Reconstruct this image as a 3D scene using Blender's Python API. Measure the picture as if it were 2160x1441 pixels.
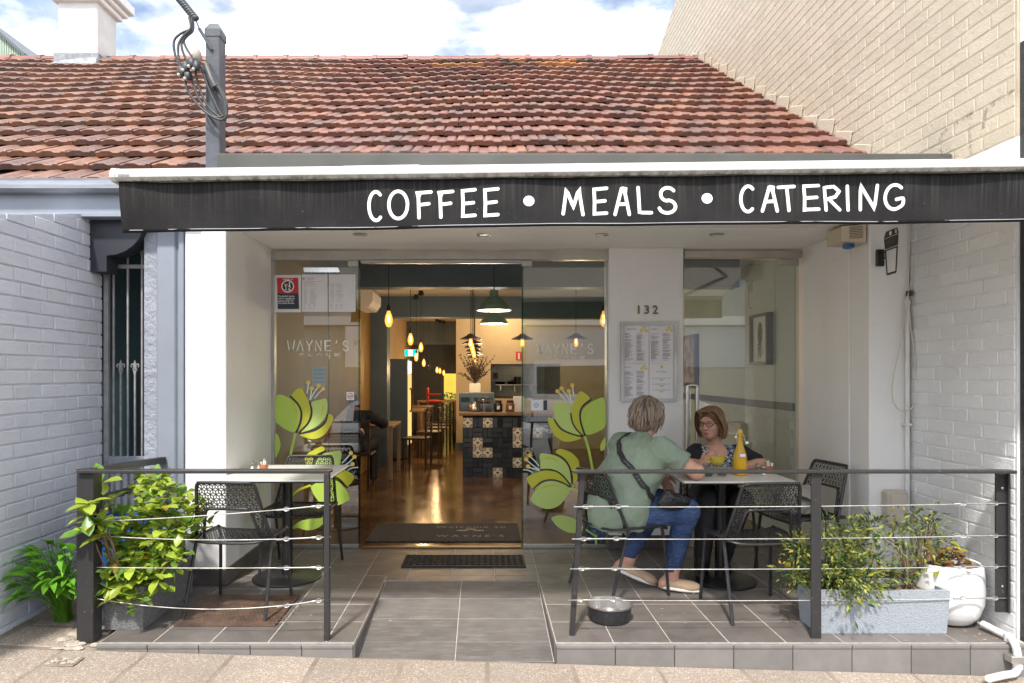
import bpy, bmesh, math, random
import numpy as np
from mathutils import Vector, Matrix, noise
from mathutils.bvhtree import BVHTree
R = math.radians
random.seed(7)
for o in list(bpy.data.objects): bpy.data.objects.remove(o)
scene = bpy.context.scene
# ---------------------------------------------------------------- camera
F, CX, CY, EZ = 1407.0, 1020.0, 790.0, 1.45      # focal length and vanishing point of the photograph in its pixels, eye height
cam_data = bpy.data.cameras.new('camera'); cam = bpy.data.objects.new('camera', cam_data)
scene.collection.objects.link(cam); scene.camera = cam
cam.location = (0, 0, EZ); cam.rotation_euler = (R(90), 0, 0)
cam_data.sensor_width = 36; cam_data.lens = 36 * F / 2160
cam_data.shift_x = (1080 - CX) / 2160; cam_data.shift_y = (CY - 720.5) / 2160
cam_data.clip_start = 0.05; cam_data.clip_end = 500
# ---------------------------------------------------------------- sky
SUN_DIR = Vector((0.26, 1.0, -1.46)).normalized()   # the way the light travels
world = bpy.data.worlds.new('World'); scene.world = world; world.use_nodes = True
wn, wl = world.node_tree.nodes, world.node_tree.links
wn.clear()
wout = wn.new('ShaderNodeOutputWorld'); wbg = wn.new('ShaderNodeBackground')
sky = wn.new('ShaderNodeTexSky'); sky.sky_type = 'NISHITA'; sky.sun_disc = False
sky.sun_elevation = math.asin(-SUN_DIR.z); sky.sun_rotation = math.atan2(-SUN_DIR.x, -SUN_DIR.y)
sky.air_density = 1.0; sky.dust_density = 1.5; sky.ozone_density = 1.0
tc = wn.new('ShaderNodeTexCoord'); mp = wn.new('ShaderNodeMapping'); mp.inputs['Scale'].default_value = (1.0, 1.0, 2.2)
mp.inputs['Location'].default_value = (0.35, 0.1, 0.2)
n1 = wn.new('ShaderNodeTexNoise'); n1.inputs['Scale'].default_value = 3.4; n1.inputs['Detail'].default_value = 9; n1.inputs['Roughness'].default_value = 0.58
n2 = wn.new('ShaderNodeTexNoise'); n2.inputs['Scale'].default_value = 7.0; n2.inputs['Detail'].default_value = 8
rp = wn.new('ShaderNodeValToRGB'); rp.color_ramp.elements[0].position = 0.40; rp.color_ramp.elements[1].position = 0.60
rp.color_ramp.elements[0].color = (0.14, 0.14, 0.14, 1)
rc = wn.new('ShaderNodeValToRGB'); rc.color_ramp.elements[0].position = 0.36; rc.color_ramp.elements[1].position = 0.60
rc.color_ramp.elements[0].color = (2.0, 2.15, 2.45, 1); rc.color_ramp.elements[1].color = (9.4, 9.5, 9.6, 1)
mx = wn.new('ShaderNodeMixRGB')
wl.new(tc.outputs['Generated'], mp.inputs['Vector']); wl.new(mp.outputs['Vector'], n1.inputs['Vector']); wl.new(mp.outputs['Vector'], n2.inputs['Vector'])
wl.new(n1.outputs['Fac'], rp.inputs['Fac']); wl.new(n2.outputs['Fac'], rc.inputs['Fac'])
wl.new(rp.outputs['Color'], mx.inputs['Fac']); dm = wn.new('ShaderNodeMixRGB'); dm.blend_type = 'MULTIPLY'; dm.inputs['Fac'].default_value = 1.0; dm.inputs['Color2'].default_value = (.50, .51, .53, 1); wl.new(sky.outputs['Color'], dm.inputs['Color1']); wl.new(dm.outputs['Color'], mx.inputs['Color1']); wl.new(rc.outputs['Color'], mx.inputs['Color2'])
wl.new(mx.outputs['Color'], wbg.inputs['Color']); wbg.inputs['Strength'].default_value = 0.15
wl.new(wbg.outputs['Background'], wout.inputs['Surface'])
# ---------------------------------------------------------------- sun and exposure
sun_data = bpy.data.lights.new('sun', 'SUN'); sun = bpy.data.objects.new('sun', sun_data); scene.collection.objects.link(sun)
sun_data.energy = 2.0; sun_data.angle = R(4); sun_data.color = (1.0, 0.95, 0.88)
sun.rotation_euler = SUN_DIR.to_track_quat('-Z', 'Y').to_euler()
vs = scene.view_settings
vs.view_transform = 'Standard'; vs.look = 'None'; vs.exposure = 1.55; vs.gamma = 1.0; vs.use_curve_mapping = False
scene.cycles.max_bounces = 10; scene.cycles.transparent_max_bounces = 24; scene.cycles.sample_clamp_indirect = 6.0
scene.cycles.use_denoising = True
# ---------------------------------------------------------------- helpers
COL = scene.collection
def P(px, py, Y):                       # the point at distance Y that stands at a pixel of the photograph
    return Vector(((px - CX) * Y / F, Y, EZ - (py - CY) * Y / F))
def X(px, Y): return (px - CX) * Y / F
def Z(py, Y): return EZ - (py - CY) * Y / F

class MB:                               # collects shapes, then links them as one mesh object
    def __init__(s): s.v = []; s.f = []; s.m = []
    def add(s, vs, fs, mi=0):
        b = len(s.v); s.v += [tuple(v) for v in vs]; s.f += [tuple(i + b for i in f) for f in fs]; s.m += [mi] * len(fs); return s
    def box(s, x0, x1, y0, y1, z0, z1, c=0.0, M=None, mi=0):
        if x0 > x1: x0, x1 = x1, x0
        if y0 > y1: y0, y1 = y1, y0
        if z0 > z1: z0, z1 = z1, z0
        if c <= 0:
            vs = [(x, y, z) for z in (z0, z1) for y in (y0, y1) for x in (x0, x1)]
            fs = [(0, 2, 3, 1), (4, 5, 7, 6), (0, 1, 5, 4), (2, 6, 7, 3), (0, 4, 6, 2), (1, 3, 7, 5)]
        else:
            c = min(c, (x1 - x0) * .45, (y1 - y0) * .45, (z1 - z0) * .45)
            vs = []; idx = {}
            for i, x in enumerate((x0, x1)):
                for j, y in enumerate((y0, y1)):
                    for k, z in enumerate((z0, z1)):
                        sx, sy, sz = (1 - 2 * i) * c, (1 - 2 * j) * c, (1 - 2 * k) * c
                        for a, p in enumerate(((x, y + sy, z + sz), (x + sx, y, z + sz), (x + sx, y + sy, z))):
                            idx[i, j, k, a] = len(vs); vs.append(p)
            fs = []
            for i in (0, 1):
                q = [idx[i, 0, 0, 0], idx[i, 1, 0, 0], idx[i, 1, 1, 0], idx[i, 0, 1, 0]]; fs.append(q if i else q[::-1])
                q = [idx[0, i, 0, 1], idx[1, i, 0, 1], idx[1, i, 1, 1], idx[0, i, 1, 1]]; fs.append(q[::-1] if i else q)
                q = [idx[0, 0, i, 2], idx[1, 0, i, 2], idx[1, 1, i, 2], idx[0, 1, i, 2]]; fs.append(q if i else q[::-1])
            for i in (0, 1):
                for j in (0, 1):
                    q = [idx[i, j, 0, 0], idx[i, j, 1, 0], idx[i, j, 1, 1], idx[i, j, 0, 1]]; fs.append(q if (i + j) % 2 else q[::-1])
                    q = [idx[i, 0, j, 0], idx[i, 1, j, 0], idx[i, 1, j, 2], idx[i, 0, j, 2]]; fs.append(q[::-1] if (i + j) % 2 else q)
                    q = [idx[0, i, j, 1], idx[1, i, j, 1], idx[1, i, j, 2], idx[0, i, j, 2]]; fs.append(q if (i + j) % 2 else q[::-1])
                    for k in (0, 1):
                        q = [idx[i, j, k, 0], idx[i, j, k, 1], idx[i, j, k, 2]]; fs.append(q if (i + j + k) % 2 else q[::-1])
        if M is not None: vs = [M @ Vector(v) for v in vs]
        return s.add(vs, fs, mi)
    def tube(s, pts, r, n=8, caps=True, mi=0, closed=False, flat=1.0):
        pts = [Vector(p) for p in pts]; m = len(pts); rs = r if isinstance(r, (list, tuple)) else [r] * m
        tg = []
        for i in range(m):
            a = pts[(i - 1) % m] if (closed or i) else pts[0]; b = pts[(i + 1) % m] if (closed or i < m - 1) else pts[-1]
            t = b - a; tg.append(t.normalized() if t.length > 1e-9 else Vector((0, 0, 1)))
        u = tg[0].orthogonal().normalized(); vs = []
        for i in range(m):
            u = (u - tg[i] * u.dot(tg[i])); u = u.normalized() if u.length > 1e-6 else tg[i].orthogonal().normalized()
            w = tg[i].cross(u)
            for k in range(n):
                a = 2 * math.pi * (k + .5) / n
                vs.append(pts[i] + (u * math.cos(a) + w * math.sin(a) * flat) * rs[i])
        fs = []
        for i in range(m if closed else m - 1):
            for k in range(n):
                a, b = i * n + k, i * n + (k + 1) % n; c, d = ((i + 1) % m) * n + (k + 1) % n, ((i + 1) % m) * n + k
                fs.append((a, b, c, d))
        if caps and not closed: fs += [tuple(range(n))[::-1], tuple((m - 1) * n + k for k in range(n))]
        return s.add(vs, fs, mi)
    def lathe(s, prof, n=20, c=(0, 0, 0), mi=0, M=None, caps=True):
        vs = []; fs = []; m = len(prof); c = Vector(c)
        for r, z in prof:
            for k in range(n):
                a = 2 * math.pi * k / n; v = Vector((r * math.cos(a), r * math.sin(a), z))
                vs.append((M @ v if M is not None else v) + c)
        for i in range(m - 1):
            for k in range(n): fs.append((i * n + k, i * n + (k + 1) % n, (i + 1) * n + (k + 1) % n, (i + 1) * n + k))
        if caps and prof[0][0] > 1e-6: fs.append(tuple(range(n))[::-1])
        if caps and prof[-1][0] > 1e-6: fs.append(tuple((m - 1) * n + k for k in range(n)))
        return s.add(vs, fs, mi)
    def prism(s, poly, off, mi=0):      # poly: 3D points in a plane, off: the vector of its thickness
        n = len(poly); a = [Vector(p) for p in poly]; b = [p + Vector(off) for p in a]
        return s.add(a + b, [tuple(range(n))[::-1], tuple(range(n, 2 * n))] + [(i, (i + 1) % n, n + (i + 1) % n, n + i) for i in range(n)], mi)
    def sheet(s, poly, mi=0): return s.add(poly, [tuple(range(len(poly)))], mi)
    def ball(s, c, r, n=12, m=8, mi=0, M=None):
        rr = r if isinstance(r, (tuple, list)) else (r, r, r); vs = []; fs = []; c = Vector(c)
        for i in range(m + 1):
            t = math.pi * i / m
            for k in range(n):
                a = 2 * math.pi * k / n; v = Vector((rr[0] * math.sin(t) * math.cos(a), rr[1] * math.sin(t) * math.sin(a), rr[2] * math.cos(t)))
                vs.append((M @ v if M is not None else v) + c)
        for i in range(m):
            for k in range(n): fs.append((i * n + k, (i + 1) * n + k, (i + 1) * n + (k + 1) % n, i * n + (k + 1) % n))
        return s.add(vs, fs, mi)
    def mesh(s, name, mat, smooth=None, weld=False):
        me = bpy.data.meshes.new(name); me.from_pydata(s.v, [], s.f)
        for k in (mat if isinstance(mat, (list, tuple)) else [mat]): me.materials.append(k)
        if max(s.m, default=0): me.polygons.foreach_set('material_index', s.m)
        bm = bmesh.new(); bm.from_mesh(me)
        if weld: bmesh.ops.remove_doubles(bm, verts=bm.verts, dist=1e-5)
        if weld != 'flat': bmesh.ops.recalc_face_normals(bm, faces=bm.faces)
        bm.to_mesh(me); bm.free()
        if smooth:
            me.polygons.foreach_set('use_smooth', [True] * len(me.polygons)); me.set_sharp_from_angle(angle=R(smooth))
        me.update(); return me
    def build(s, name, mat, parent=None, smooth=None, kind=None):
        return link(name, s.mesh(name, mat, smooth), parent, kind)

def link(name, me, parent=None, kind=None, loc=None, rot=None, scale=None):
    o = bpy.data.objects.new(name, me); COL.objects.link(o)
    if parent is not None:
        o.parent = parent
        if parent.type == 'EMPTY': o.matrix_parent_inverse = Matrix.Translation(-parent.location)
    if kind: o['kind'] = kind
    if loc is not None: o.location = loc
    if rot is not None: o.rotation_euler = rot
    if scale is not None: o.scale = scale
    return o
def tag(o, label, cat, group=None):
    o['label'] = label; o['category'] = cat
    if group: o['group'] = group
    return o
def thing(name, label, cat, loc=(0, 0, 0), group=None):
    o = bpy.data.objects.new(name, None); COL.objects.link(o); o.location = loc; o.empty_display_size = .1
    return tag(o, label, cat, group)
def part_empty(name, parent):
    o = bpy.data.objects.new(name, None); COL.objects.link(o); o.parent = parent
    if parent.type == 'EMPTY': o.matrix_parent_inverse = Matrix.Translation(-parent.location)
    return o
def dup(root, loc, rz=0, label=None, group=None):
    def cp(o, p):
        c = o.copy(); COL.objects.link(c)
        if p is not None: c.parent = p
        for ch in list(o.children): cp(ch, c)
        return c
    r = cp(root, None); r.location = loc; r.rotation_euler = (0, 0, rz)
    if label: r['label'] = label
    if group: r['group'] = group
    return r
def copy_part(me, name, parent, M):
    o = link(name, me, parent); o.matrix_local = M if parent.type != 'EMPTY' else M
    return o
def smooth_line(pts, n=6, closed=False):
    pts = [Vector(p) for p in pts]; m = len(pts); out = []
    for i in range(m if closed else m - 1):
        g = (lambda j: pts[j % m]) if closed else (lambda j: pts[min(max(j, 0), m - 1)])
        p0, p1, p2, p3 = g(i - 1), g(i), g(i + 1), g(i + 2)
        for k in range(n):
            t = k / n
            out.append(.5 * ((2 * p1) + (p2 - p0) * t + (2 * p0 - 5 * p1 + 4 * p2 - p3) * t * t + (3 * p1 - p0 - 3 * p2 + p3) * t ** 3))
    if not closed: out.append(pts[-1])
    return out
def ribbon(mb, pts, w, f3, d=0.0, mi=0):          # a brush stroke with round ends; f3(u, v, d) lays it on its surface
    pts = [Vector((p[0], p[1])) for p in pts]; m = len(pts); L = []; Rr = []
    for i in range(m):
        t = pts[min(i + 1, m - 1)] - pts[max(i - 1, 0)]; t = t.normalized() if t.length else Vector((1, 0)); nn = Vector((-t.y, t.x))
        k = 1.0
        if 0 < i < m - 1:
            t1 = (pts[i] - pts[i - 1]).normalized(); k = 1 / max(.5, abs(Vector((-t1.y, t1.x)).dot(nn)))
        L.append(pts[i] + nn * w / 2 * k); Rr.append(pts[i] - nn * w / 2 * k)
    def cap(c, a):                                 # half round from right of a to left of a
        return [c + Vector((math.cos(a + q), math.sin(a + q))) * w / 2 for q in (-math.pi / 2 + math.pi * j / 6 for j in range(1, 6))]
    t0 = pts[0] - pts[1]; t1 = pts[-1] - pts[-2]
    vs = [f3(p.x, p.y, d) for p in L] + [f3(p.x, p.y, d) for p in Rr]
    fs = [(i, m + i, m + i + 1, i + 1) for i in range(m - 1)]
    c1 = cap(pts[-1], math.atan2(t1.y, t1.x)); c0 = cap(pts[0], math.atan2(t0.y, t0.x))
    b = len(vs); vs += [f3(p.x, p.y, d) for p in c1]; fs.append(tuple([2 * m - 1] + list(range(b, b + 5)) + [m - 1]))
    b = len(vs); vs += [f3(p.x, p.y, d) for p in c0]; fs.append(tuple([0] + list(range(b, b + 5)) + [m]))
    mb.add(vs, fs, mi)
def text_into(mb, body, size, f3, d=0.0, align='LEFT', mi=0, bold=0.0, spacing=1.0, mirror=False):
    cu = bpy.data.curves.new('lettering', 'FONT'); cu.body = body; cu.size = size; cu.align_x = align; cu.offset = bold; cu.space_character = spacing; cu.resolution_u = 3
    ob = bpy.data.objects.new('lettering', cu); COL.objects.link(ob)
    dg = bpy.context.evaluated_depsgraph_get(); dg.update()
    me = bpy.data.meshes.new_from_object(ob.evaluated_get(dg))
    s = -1 if mirror else 1
    mb.add([f3(s * v.co.x, v.co.y, d) for v in me.vertices], [tuple(p.vertices) for p in me.polygons], mi)
    bpy.data.objects.remove(ob); bpy.data.curves.remove(cu); bpy.data.meshes.remove(me)
def plane_y(x, z, y, s=1.0):            # lettering on a plane that faces the street
    return lambda u, v, d: Vector((x + u * s, y - d, z + v * s))
def srgb(r, g, b):
    f = lambda c: (c / 255 / 12.92) if c / 255 <= .04045 else ((c / 255 + .055) / 1.055) ** 2.4
    return (f(r), f(g), f(b))
# ---------------------------------------------------------------- materials
class NT:
    def __init__(s, name):
        s.mat = bpy.data.materials.new(name); s.mat.use_nodes = True; s.nt = s.mat.node_tree; s.nt.nodes.clear()
        s.out = s.nt.nodes.new('ShaderNodeOutputMaterial')
    def n(s, t, **kw):
        k = s.nt.nodes.new('ShaderNode' + t)
        for a, b in kw.items():
            if a in k.inputs.keys() if hasattr(k.inputs, 'keys') else False: k.inputs[a].default_value = b
            else: setattr(k, a, b)
        return k
    def l(s, a, b): s.nt.links.new(a, b)
    def noise(s, scale, detail=4, rough=.55, vec=None, stretch=None):
        k = s.n('TexNoise'); k.inputs['Scale'].default_value = scale; k.inputs['Detail'].default_value = detail; k.inputs['Roughness'].default_value = rough
        v = vec if vec is not None else s.pos()
        if stretch:
            m = s.n('Mapping'); m.inputs['Scale'].default_value = stretch; s.l(v, m.inputs['Vector']); v = m.outputs['Vector']
        s.l(v, k.inputs['Vector']); return k.outputs['Fac']
    def pos(s):
        if not hasattr(s, '_p'): s._p = s.n('NewGeometry').outputs['Position']
        return s._p
    def ramp(s, fac, a, b, ca=(0, 0, 0), cb=(1, 1, 1)):
        k = s.n('ValToRGB'); e = k.color_ramp.elements; e[0].position = a; e[1].position = b
        e[0].color = (*ca, 1); e[1].color = (*cb, 1); s.l(fac, k.inputs['Fac']); return k.outputs['Color']
    def mix(s, fac, a, b, mode='MIX'):
        k = s.n('MixRGB', blend_type=mode)
        for v, i in ((fac, 'Fac'), (a, 'Color1'), (b, 'Color2')):
            if isinstance(v, (int, float)): k.inputs[i].default_value = v if i == 'Fac' else (v, v, v, 1)
            elif isinstance(v, tuple): k.inputs[i].default_value = (*v, 1)
            else: s.l(v, k.inputs[i])
        return k.outputs['Color']
    def math(s, op, a, b=0.0):
        k = s.n('Math', operation=op)
        for i, v in enumerate((a, b)):
            if isinstance(v, (int, float)): k.inputs[i].default_value = v
            else: s.l(v, k.inputs[i])
        return k.outputs[0]
    def rnd(s): return s.n('ObjectInfo').outputs['Random']
    def bsdf(s, col, rough=.6, metal=0.0, bump=None, bstr=.3, bdist=.01, spec=.5, **kw):
        b = s.n('BsdfPrincipled')
        for v, i in ((col, 'Base Color'), (rough, 'Roughness')):
            if isinstance(v, tuple): b.inputs[i].default_value = (*v, 1)
            elif isinstance(v, (int, float)): b.inputs[i].default_value = v
            else: s.l(v, b.inputs[i])
        b.inputs['Metallic'].default_value = metal; b.inputs['Specular IOR Level'].default_value = spec
        for a, v in kw.items(): b.inputs[a].default_value = v
        if bump is not None:
            k = s.n('Bump'); k.inputs['Strength'].default_value = bstr; k.inputs['Distance'].default_value = bdist
            s.l(bump, k.inputs['Height']); s.l(k.outputs['Normal'], b.inputs['Normal'])
        s.l(b.outputs[0], s.out.inputs['Surface']); s.b = b; return b

def mat(name, col, rough=.6, metal=0.0, col2=None, scale=6.0, lo=.35, hi=.7, detail=5, bump=0.0, bscale=40.0, bdist=.006, objvar=0.0, rvar=0.0, spec=.5, stretch=None, **kw):
    t = NT(name); c = col
    if col2 is not None: c = t.mix(t.ramp(t.noise(scale, detail, stretch=stretch), lo, hi), col, col2)
    if objvar:
        g = t.math('ADD', t.math('MULTIPLY', t.rnd(), 2 * objvar), 1 - objvar); h = t.n('HueSaturation'); h.inputs['Saturation'].default_value = 1
        t.l(g, h.inputs['Value'])
        if isinstance(c, tuple): h.inputs['Color'].default_value = (*c, 1)
        else: t.l(c, h.inputs['Color'])
        c = h.outputs['Color']
    r = rough
    if rvar: r = t.math('ADD', t.math('MULTIPLY', t.noise(scale * 2.3, 4), 2 * rvar), rough - rvar)
    t.bsdf(c, r, metal, t.noise(bscale, 5) if bump else None, bump, bdist, spec, **kw)
    return t.mat
def emit(name, col, s):
    t = NT(name); e = t.n('Emission'); e.inputs['Color'].default_value = (*col, 1); e.inputs['Strength'].default_value = s
    t.l(e.outputs[0], t.out.inputs['Surface']); return t.mat
def glass(name, tint, refl=1.0, ior=1.52, rough=0.0):
    t = NT(name); tr = t.n('BsdfTransparent'); tr.inputs['Color'].default_value = (*tint, 1)
    gl = t.n('BsdfGlossy'); gl.inputs['Roughness'].default_value = rough; fr = t.n('Fresnel'); fr.inputs['IOR'].default_value = ior
    ms = t.n('MixShader'); bf = t.math('SUBTRACT', 1.0, t.n('NewGeometry').outputs['Backfacing']); t.l(t.math('MULTIPLY', t.math('MULTIPLY', fr.outputs[0], refl), bf), ms.inputs[0]); t.l(tr.outputs[0], ms.inputs[1]); t.l(gl.outputs[0], ms.inputs[2])
    t.l(ms.outputs[0], t.out.inputs['Surface']); return t.mat

M = {}
wp_ = NT('white_paint'); c_ = wp_.mix(wp_.ramp(wp_.noise(1.7, 6), .45, .8), (.79, .785, .775), (.74, .735, .72)); c_ = wp_.mix(wp_.math('MULTIPLY', wp_.ramp(wp_.noise(4.5, 9, .75), .60, .72), .28), c_, (.52, .50, .47))
c_ = wp_.mix(wp_.math('MULTIPLY', wp_.ramp(wp_.noise(1.0, 7, .7, stretch=(14, 14, 1.1)), .60, .75), .16), c_, (.50, .47, .42)); wp_.bsdf(c_, .5, 0, wp_.math('ADD', wp_.noise(9, 6, .6), wp_.math('MULTIPLY', wp_.noise(70, 3), .4)), .22, .012); M['white'] = wp_.mat
M['soffit'] = mat('soffit_paint', (.84, .83, .81), .7, col2=(.80, .79, .765), scale=1.2)
M['render_grey'] = mat('blue_grey_render', (.30, .32, .37), .6, col2=(.24, .26, .30), scale=5, bump=.9, bscale=22, bdist=.02)
M['bluegrey'] = mat('blue_grey_paint', (.25, .28, .33), .45, col2=(.22, .245, .285), scale=3, bump=.15, bscale=90)
M['skirting'] = mat('dark_skirting_tile', (.075, .068, .065), .45, col2=(.11, .10, .095), scale=8, objvar=.1)
def brick_paint(name, a, b, dirt, dirt_amt=.5, bs=.5, zdirt=None):
    t = NT(name); p = t.pos(); n1 = t.noise(3.0, 6); c = t.mix(t.ramp(n1, .35, .7), a, b)
    c = t.mix(t.math('MULTIPLY', t.ramp(t.noise(5.5, 8, .65), .58, .78), dirt_amt), c, dirt)
    c = t.mix(t.math('MULTIPLY', t.ramp(t.noise(1.3, 8, .7, stretch=(1, 1, .35)), .60, .74), dirt_amt * .5), c, dirt)
    g = t.math('ADD', t.math('MULTIPLY', t.rnd(), .10), .95); h = t.n('HueSaturation'); t.l(g, h.inputs['Value']); t.l(c, h.inputs['Color'])
    bm = t.math('ADD', t.math('MULTIPLY', t.noise(28, 6, .6), .8), t.math('MULTIPLY', t.noise(110, 4, .7), .55))
    t.bsdf(h.outputs['Color'], .5, 0, bm, bs, .02); return t.mat
M['brick_blue'] = brick_paint('blue_grey_painted_brick', (.57, .585, .655), (.63, .64, .69), (.47, .475, .50), .4)
M['brick_white'] = brick_paint('white_painted_brick', (.80, .81, .82), (.76, .765, .77), (.60, .59, .56), .35)
M['brick_cream'] = brick_paint('cream_painted_brick', (.56, .485, .37), (.52, .445, .335), (.36, .295, .205), .4)
M['joint_blue'] = mat('blue_grey_joint', (.565, .58, .64), .7, col2=(.47, .48, .53), scale=9, bump=.5)
M['joint_white'] = mat('white_joint', (.77, .775, .78), .7, col2=(.66, .655, .64), scale=9, bump=.5)
M['joint_cream'] = mat('cream_joint', (.53, .455, .345), .8, col2=(.42, .35, .25), scale=9, bump=.5)
k_ = NT('black_mould'); k_.b_ = k_.bsdf((.13, .11, .075), .9); k_.l(k_.math('MULTIPLY', k_.ramp(k_.noise(38, 6, .7), .46, .62), .5), k_.b_.inputs['Alpha']); M['mould'] = k_.mat
M['black_wall'] = mat('black_wall_paint', (.022, .022, .026), .45, col2=(.04, .04, .045), scale=20, bump=.9, bscale=70, bdist=.01)
def tile_mat(name, reds, grime):
    t = NT(name); r = t.rnd(); k = t.n('ValToRGB'); cr = k.color_ramp; cr.interpolation = 'CONSTANT'
    while len(cr.elements) < len(reds): cr.elements.new(.5)
    for i, c in enumerate(reds): cr.elements[i].position = i / len(reds); cr.elements[i].color = (*c, 1)
    t.l(r, k.inputs['Fac'])
    c = t.mix(t.math('MULTIPLY', t.ramp(t.noise(9, 6, .65), .42, .68), grime), k.outputs['Color'], (.05, .04, .034))
    c = t.mix(t.math('MULTIPLY', t.ramp(t.noise(1.6, 7, .7), .5, .68), .5), c, (.075, .058, .048))
    c = t.mix(t.math('MULTIPLY', t.ramp(t.noise(34, 4), .64, .72), .45), c, (.26, .25, .19))
    t.bsdf(c, t.math('ADD', t.math('MULTIPLY', t.noise(12, 4), .4), .36), 0, t.noise(60, 4), .35, .006); return t.mat
M['tile_red'] = tile_mat('red_glazed_tile', [(.20, .082, .058), (.22, .094, .064), (.185, .08, .062), (.24, .10, .064), (.20, .086, .064), (.15, .076, .06), (.25, .115, .07)], .6)
M['tile_orange'] = tile_mat('orange_clay_tile', [(.235, .11, .068), (.215, .10, .068), (.26, .122, .07), (.18, .088, .064), (.16, .082, .064), (.245, .125, .084)], .62)
M['tile_ochre'] = mat('ochre_tile', (.40, .19, .06), .5, col2=(.25, .11, .05), scale=12, bump=.3)
M['tile_dark'] = mat('charred_tile', (.055, .045, .045), .5, col2=(.12, .07, .055), scale=12, bump=.3)
M['ridge'] = mat('ridge_tile', (.25, .085, .065), .5, col2=(.16, .075, .06), scale=8, objvar=.15, bump=.3)
M['deck'] = mat('roof_batten', (.05, .035, .03), .9)
M['lead'] = mat('lead_flashing', (.19, .20, .21), .5, .3, col2=(.29, .30, .31), scale=12, bump=.6, bscale=14, bdist=.02)
M['gutter'] = mat('gutter_paint', (.20, .215, .25), .35, col2=(.14, .145, .165), scale=4, stretch=(1, 1, 6))
M['cream_metal'] = mat('cream_metal', (.66, .65, .60), .35, col2=(.54, .52, .46), scale=8)
M['post_grey'] = mat('grey_post_paint', (.085, .092, .11), .42, col2=(.055, .058, .066), scale=10, bump=.2)
M['cable_black'] = mat('black_cable', (.03, .03, .032), .5, col2=(.06, .06, .06), scale=30)
M['steel'] = mat('stainless_steel', (.62, .61, .59), .28, 1.0, bump=.05, bscale=120)
M['alu'] = mat('brushed_aluminium', (.58, .57, .54), .38, .85, col2=(.45, .44, .42), scale=4)
M['wire'] = mat('wire_rope', (.62, .59, .54), .45, .5, col2=(.45, .42, .38), scale=60)
def worn_black(name):
    t = NT(name); w = t.ramp(t.noise(70, 4, .7), .68, .72); c = t.mix(t.math('MULTIPLY', w, .8), (.028, .027, .028), (.42, .40, .37))
    c = t.mix(t.math('MULTIPLY', t.ramp(t.noise(24, 4), .62, .72), .4), c, (.12, .08, .055))
    t.bsdf(c, .42, 0, t.noise(90, 3), .3, .004); return t.mat
M['worn_black'] = worn_black('worn_black_steel')
M['chair_black'] = mat('black_powder_coat', (.018, .018, .02), .38, col2=(.03, .03, .033), scale=30, bump=.1, bscale=200)
M['black'] = mat('black_enamel', (.015, .015, .016), .35)
M['black_matt'] = mat('matt_black', (.02, .02, .022), .7)
def floor_tile(name, a, b, streak=0.0, rough=.42):
    t = NT(name); c = t.mix(t.ramp(t.noise(7, 7, .6), .35, .7), a, b)
    c = t.mix(t.math('MULTIPLY', t.ramp(t.noise(22, 5), .64, .74), .35), c, (.19, .175, .155))
    h = t.n('HueSaturation'); t.l(t.math('ADD', t.math('MULTIPLY', t.rnd(), .22), .89), h.inputs['Value']); t.l(c, h.inputs['Color'])
    bm = t.noise(16, 7, .6)
    if streak:
        m = t.n('Mapping'); m.inputs['Rotation'].default_value = (0, 0, R(28)); m.inputs['Scale'].default_value = (6, 34, 6); t.l(t.pos(), m.inputs['Vector'])
        k = t.noise(1.0, 6, .62, vec=m.outputs['Vector']); bm = k
        h2 = t.mix(t.math('MULTIPLY', t.ramp(k, .5, .66), streak), h.outputs['Color'], (.27, .25, .225)); col = h2
    else: col = h.outputs['Color']
    t.bsdf(col, t.math('ADD', t.math('MULTIPLY', t.noise(9, 5), .35), rough - .17), 0, bm, .35 if streak else .15, .012); return t.mat
M['floor_tile'] = floor_tile('dark_brown_floor_tile', (.115, .10, .092), (.155, .138, .126), 0, .40)
M['ramp_tile'] = floor_tile('slate_ramp_tile', (.105, .097, .091), (.14, .13, .122), .28, .6)
M['face_tile'] = floor_tile('grey_step_tile', (.15, .14, .132), (.19, .178, .166), 0, .65)
M['grout'] = mat('pale_grout', (.44, .41, .375), .85, col2=(.30, .28, .25), scale=20)
def aggregate(name):
    t = NT(name); v = t.n('TexVoronoi'); v.inputs['Scale'].default_value = 170; t.l(t.pos(), v.inputs['Vector'])
    c = t.mix(t.ramp(t.noise(2.2, 6), .35, .7), (.275, .218, .172), (.31, .26, .212))
    k = t.n('SeparateColor'); t.l(v.outputs['Color'], k.inputs[0])
    c = t.mix(t.math('MULTIPLY', t.ramp(k.outputs[0], .80, .84), .45), c, (.16, .12, .095))
    c = t.mix(t.math('MULTIPLY', t.ramp(k.outputs[1], .82, .86), .55), c, (.58, .54, .48))
    c = t.mix(t.math('MULTIPLY', t.ramp(t.noise(1.1, 8, .7), .52, .68), .55), c, (.17, .14, .11))
    h = t.n('HueSaturation'); t.l(t.math('ADD', t.math('MULTIPLY', t.rnd(), .14), .93), h.inputs['Value']); t.l(c, h.inputs['Color'])
    t.bsdf(h.outputs['Color'], .8, 0, t.math('ADD', v.outputs['Distance'], t.noise(30, 5)), .25, .006); return t.mat
M['aggregate'] = aggregate('exposed_aggregate')
M['concrete'] = mat('rough_concrete', (.27, .223, .175), .9, col2=(.17, .137, .105), scale=5, detail=9, bump=1.0, bscale=18, bdist=.02)
M['pale_mortar'] = mat('broken_mortar', (.45, .40, .33), .9, col2=(.30, .26, .20), scale=25, bump=1.0, bscale=30, bdist=.02)
M['dirt'] = mat('soil', (.07, .045, .03), .95, col2=(.16, .10, .06), scale=50, bump=1.0, bscale=60, bdist=.02)
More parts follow.
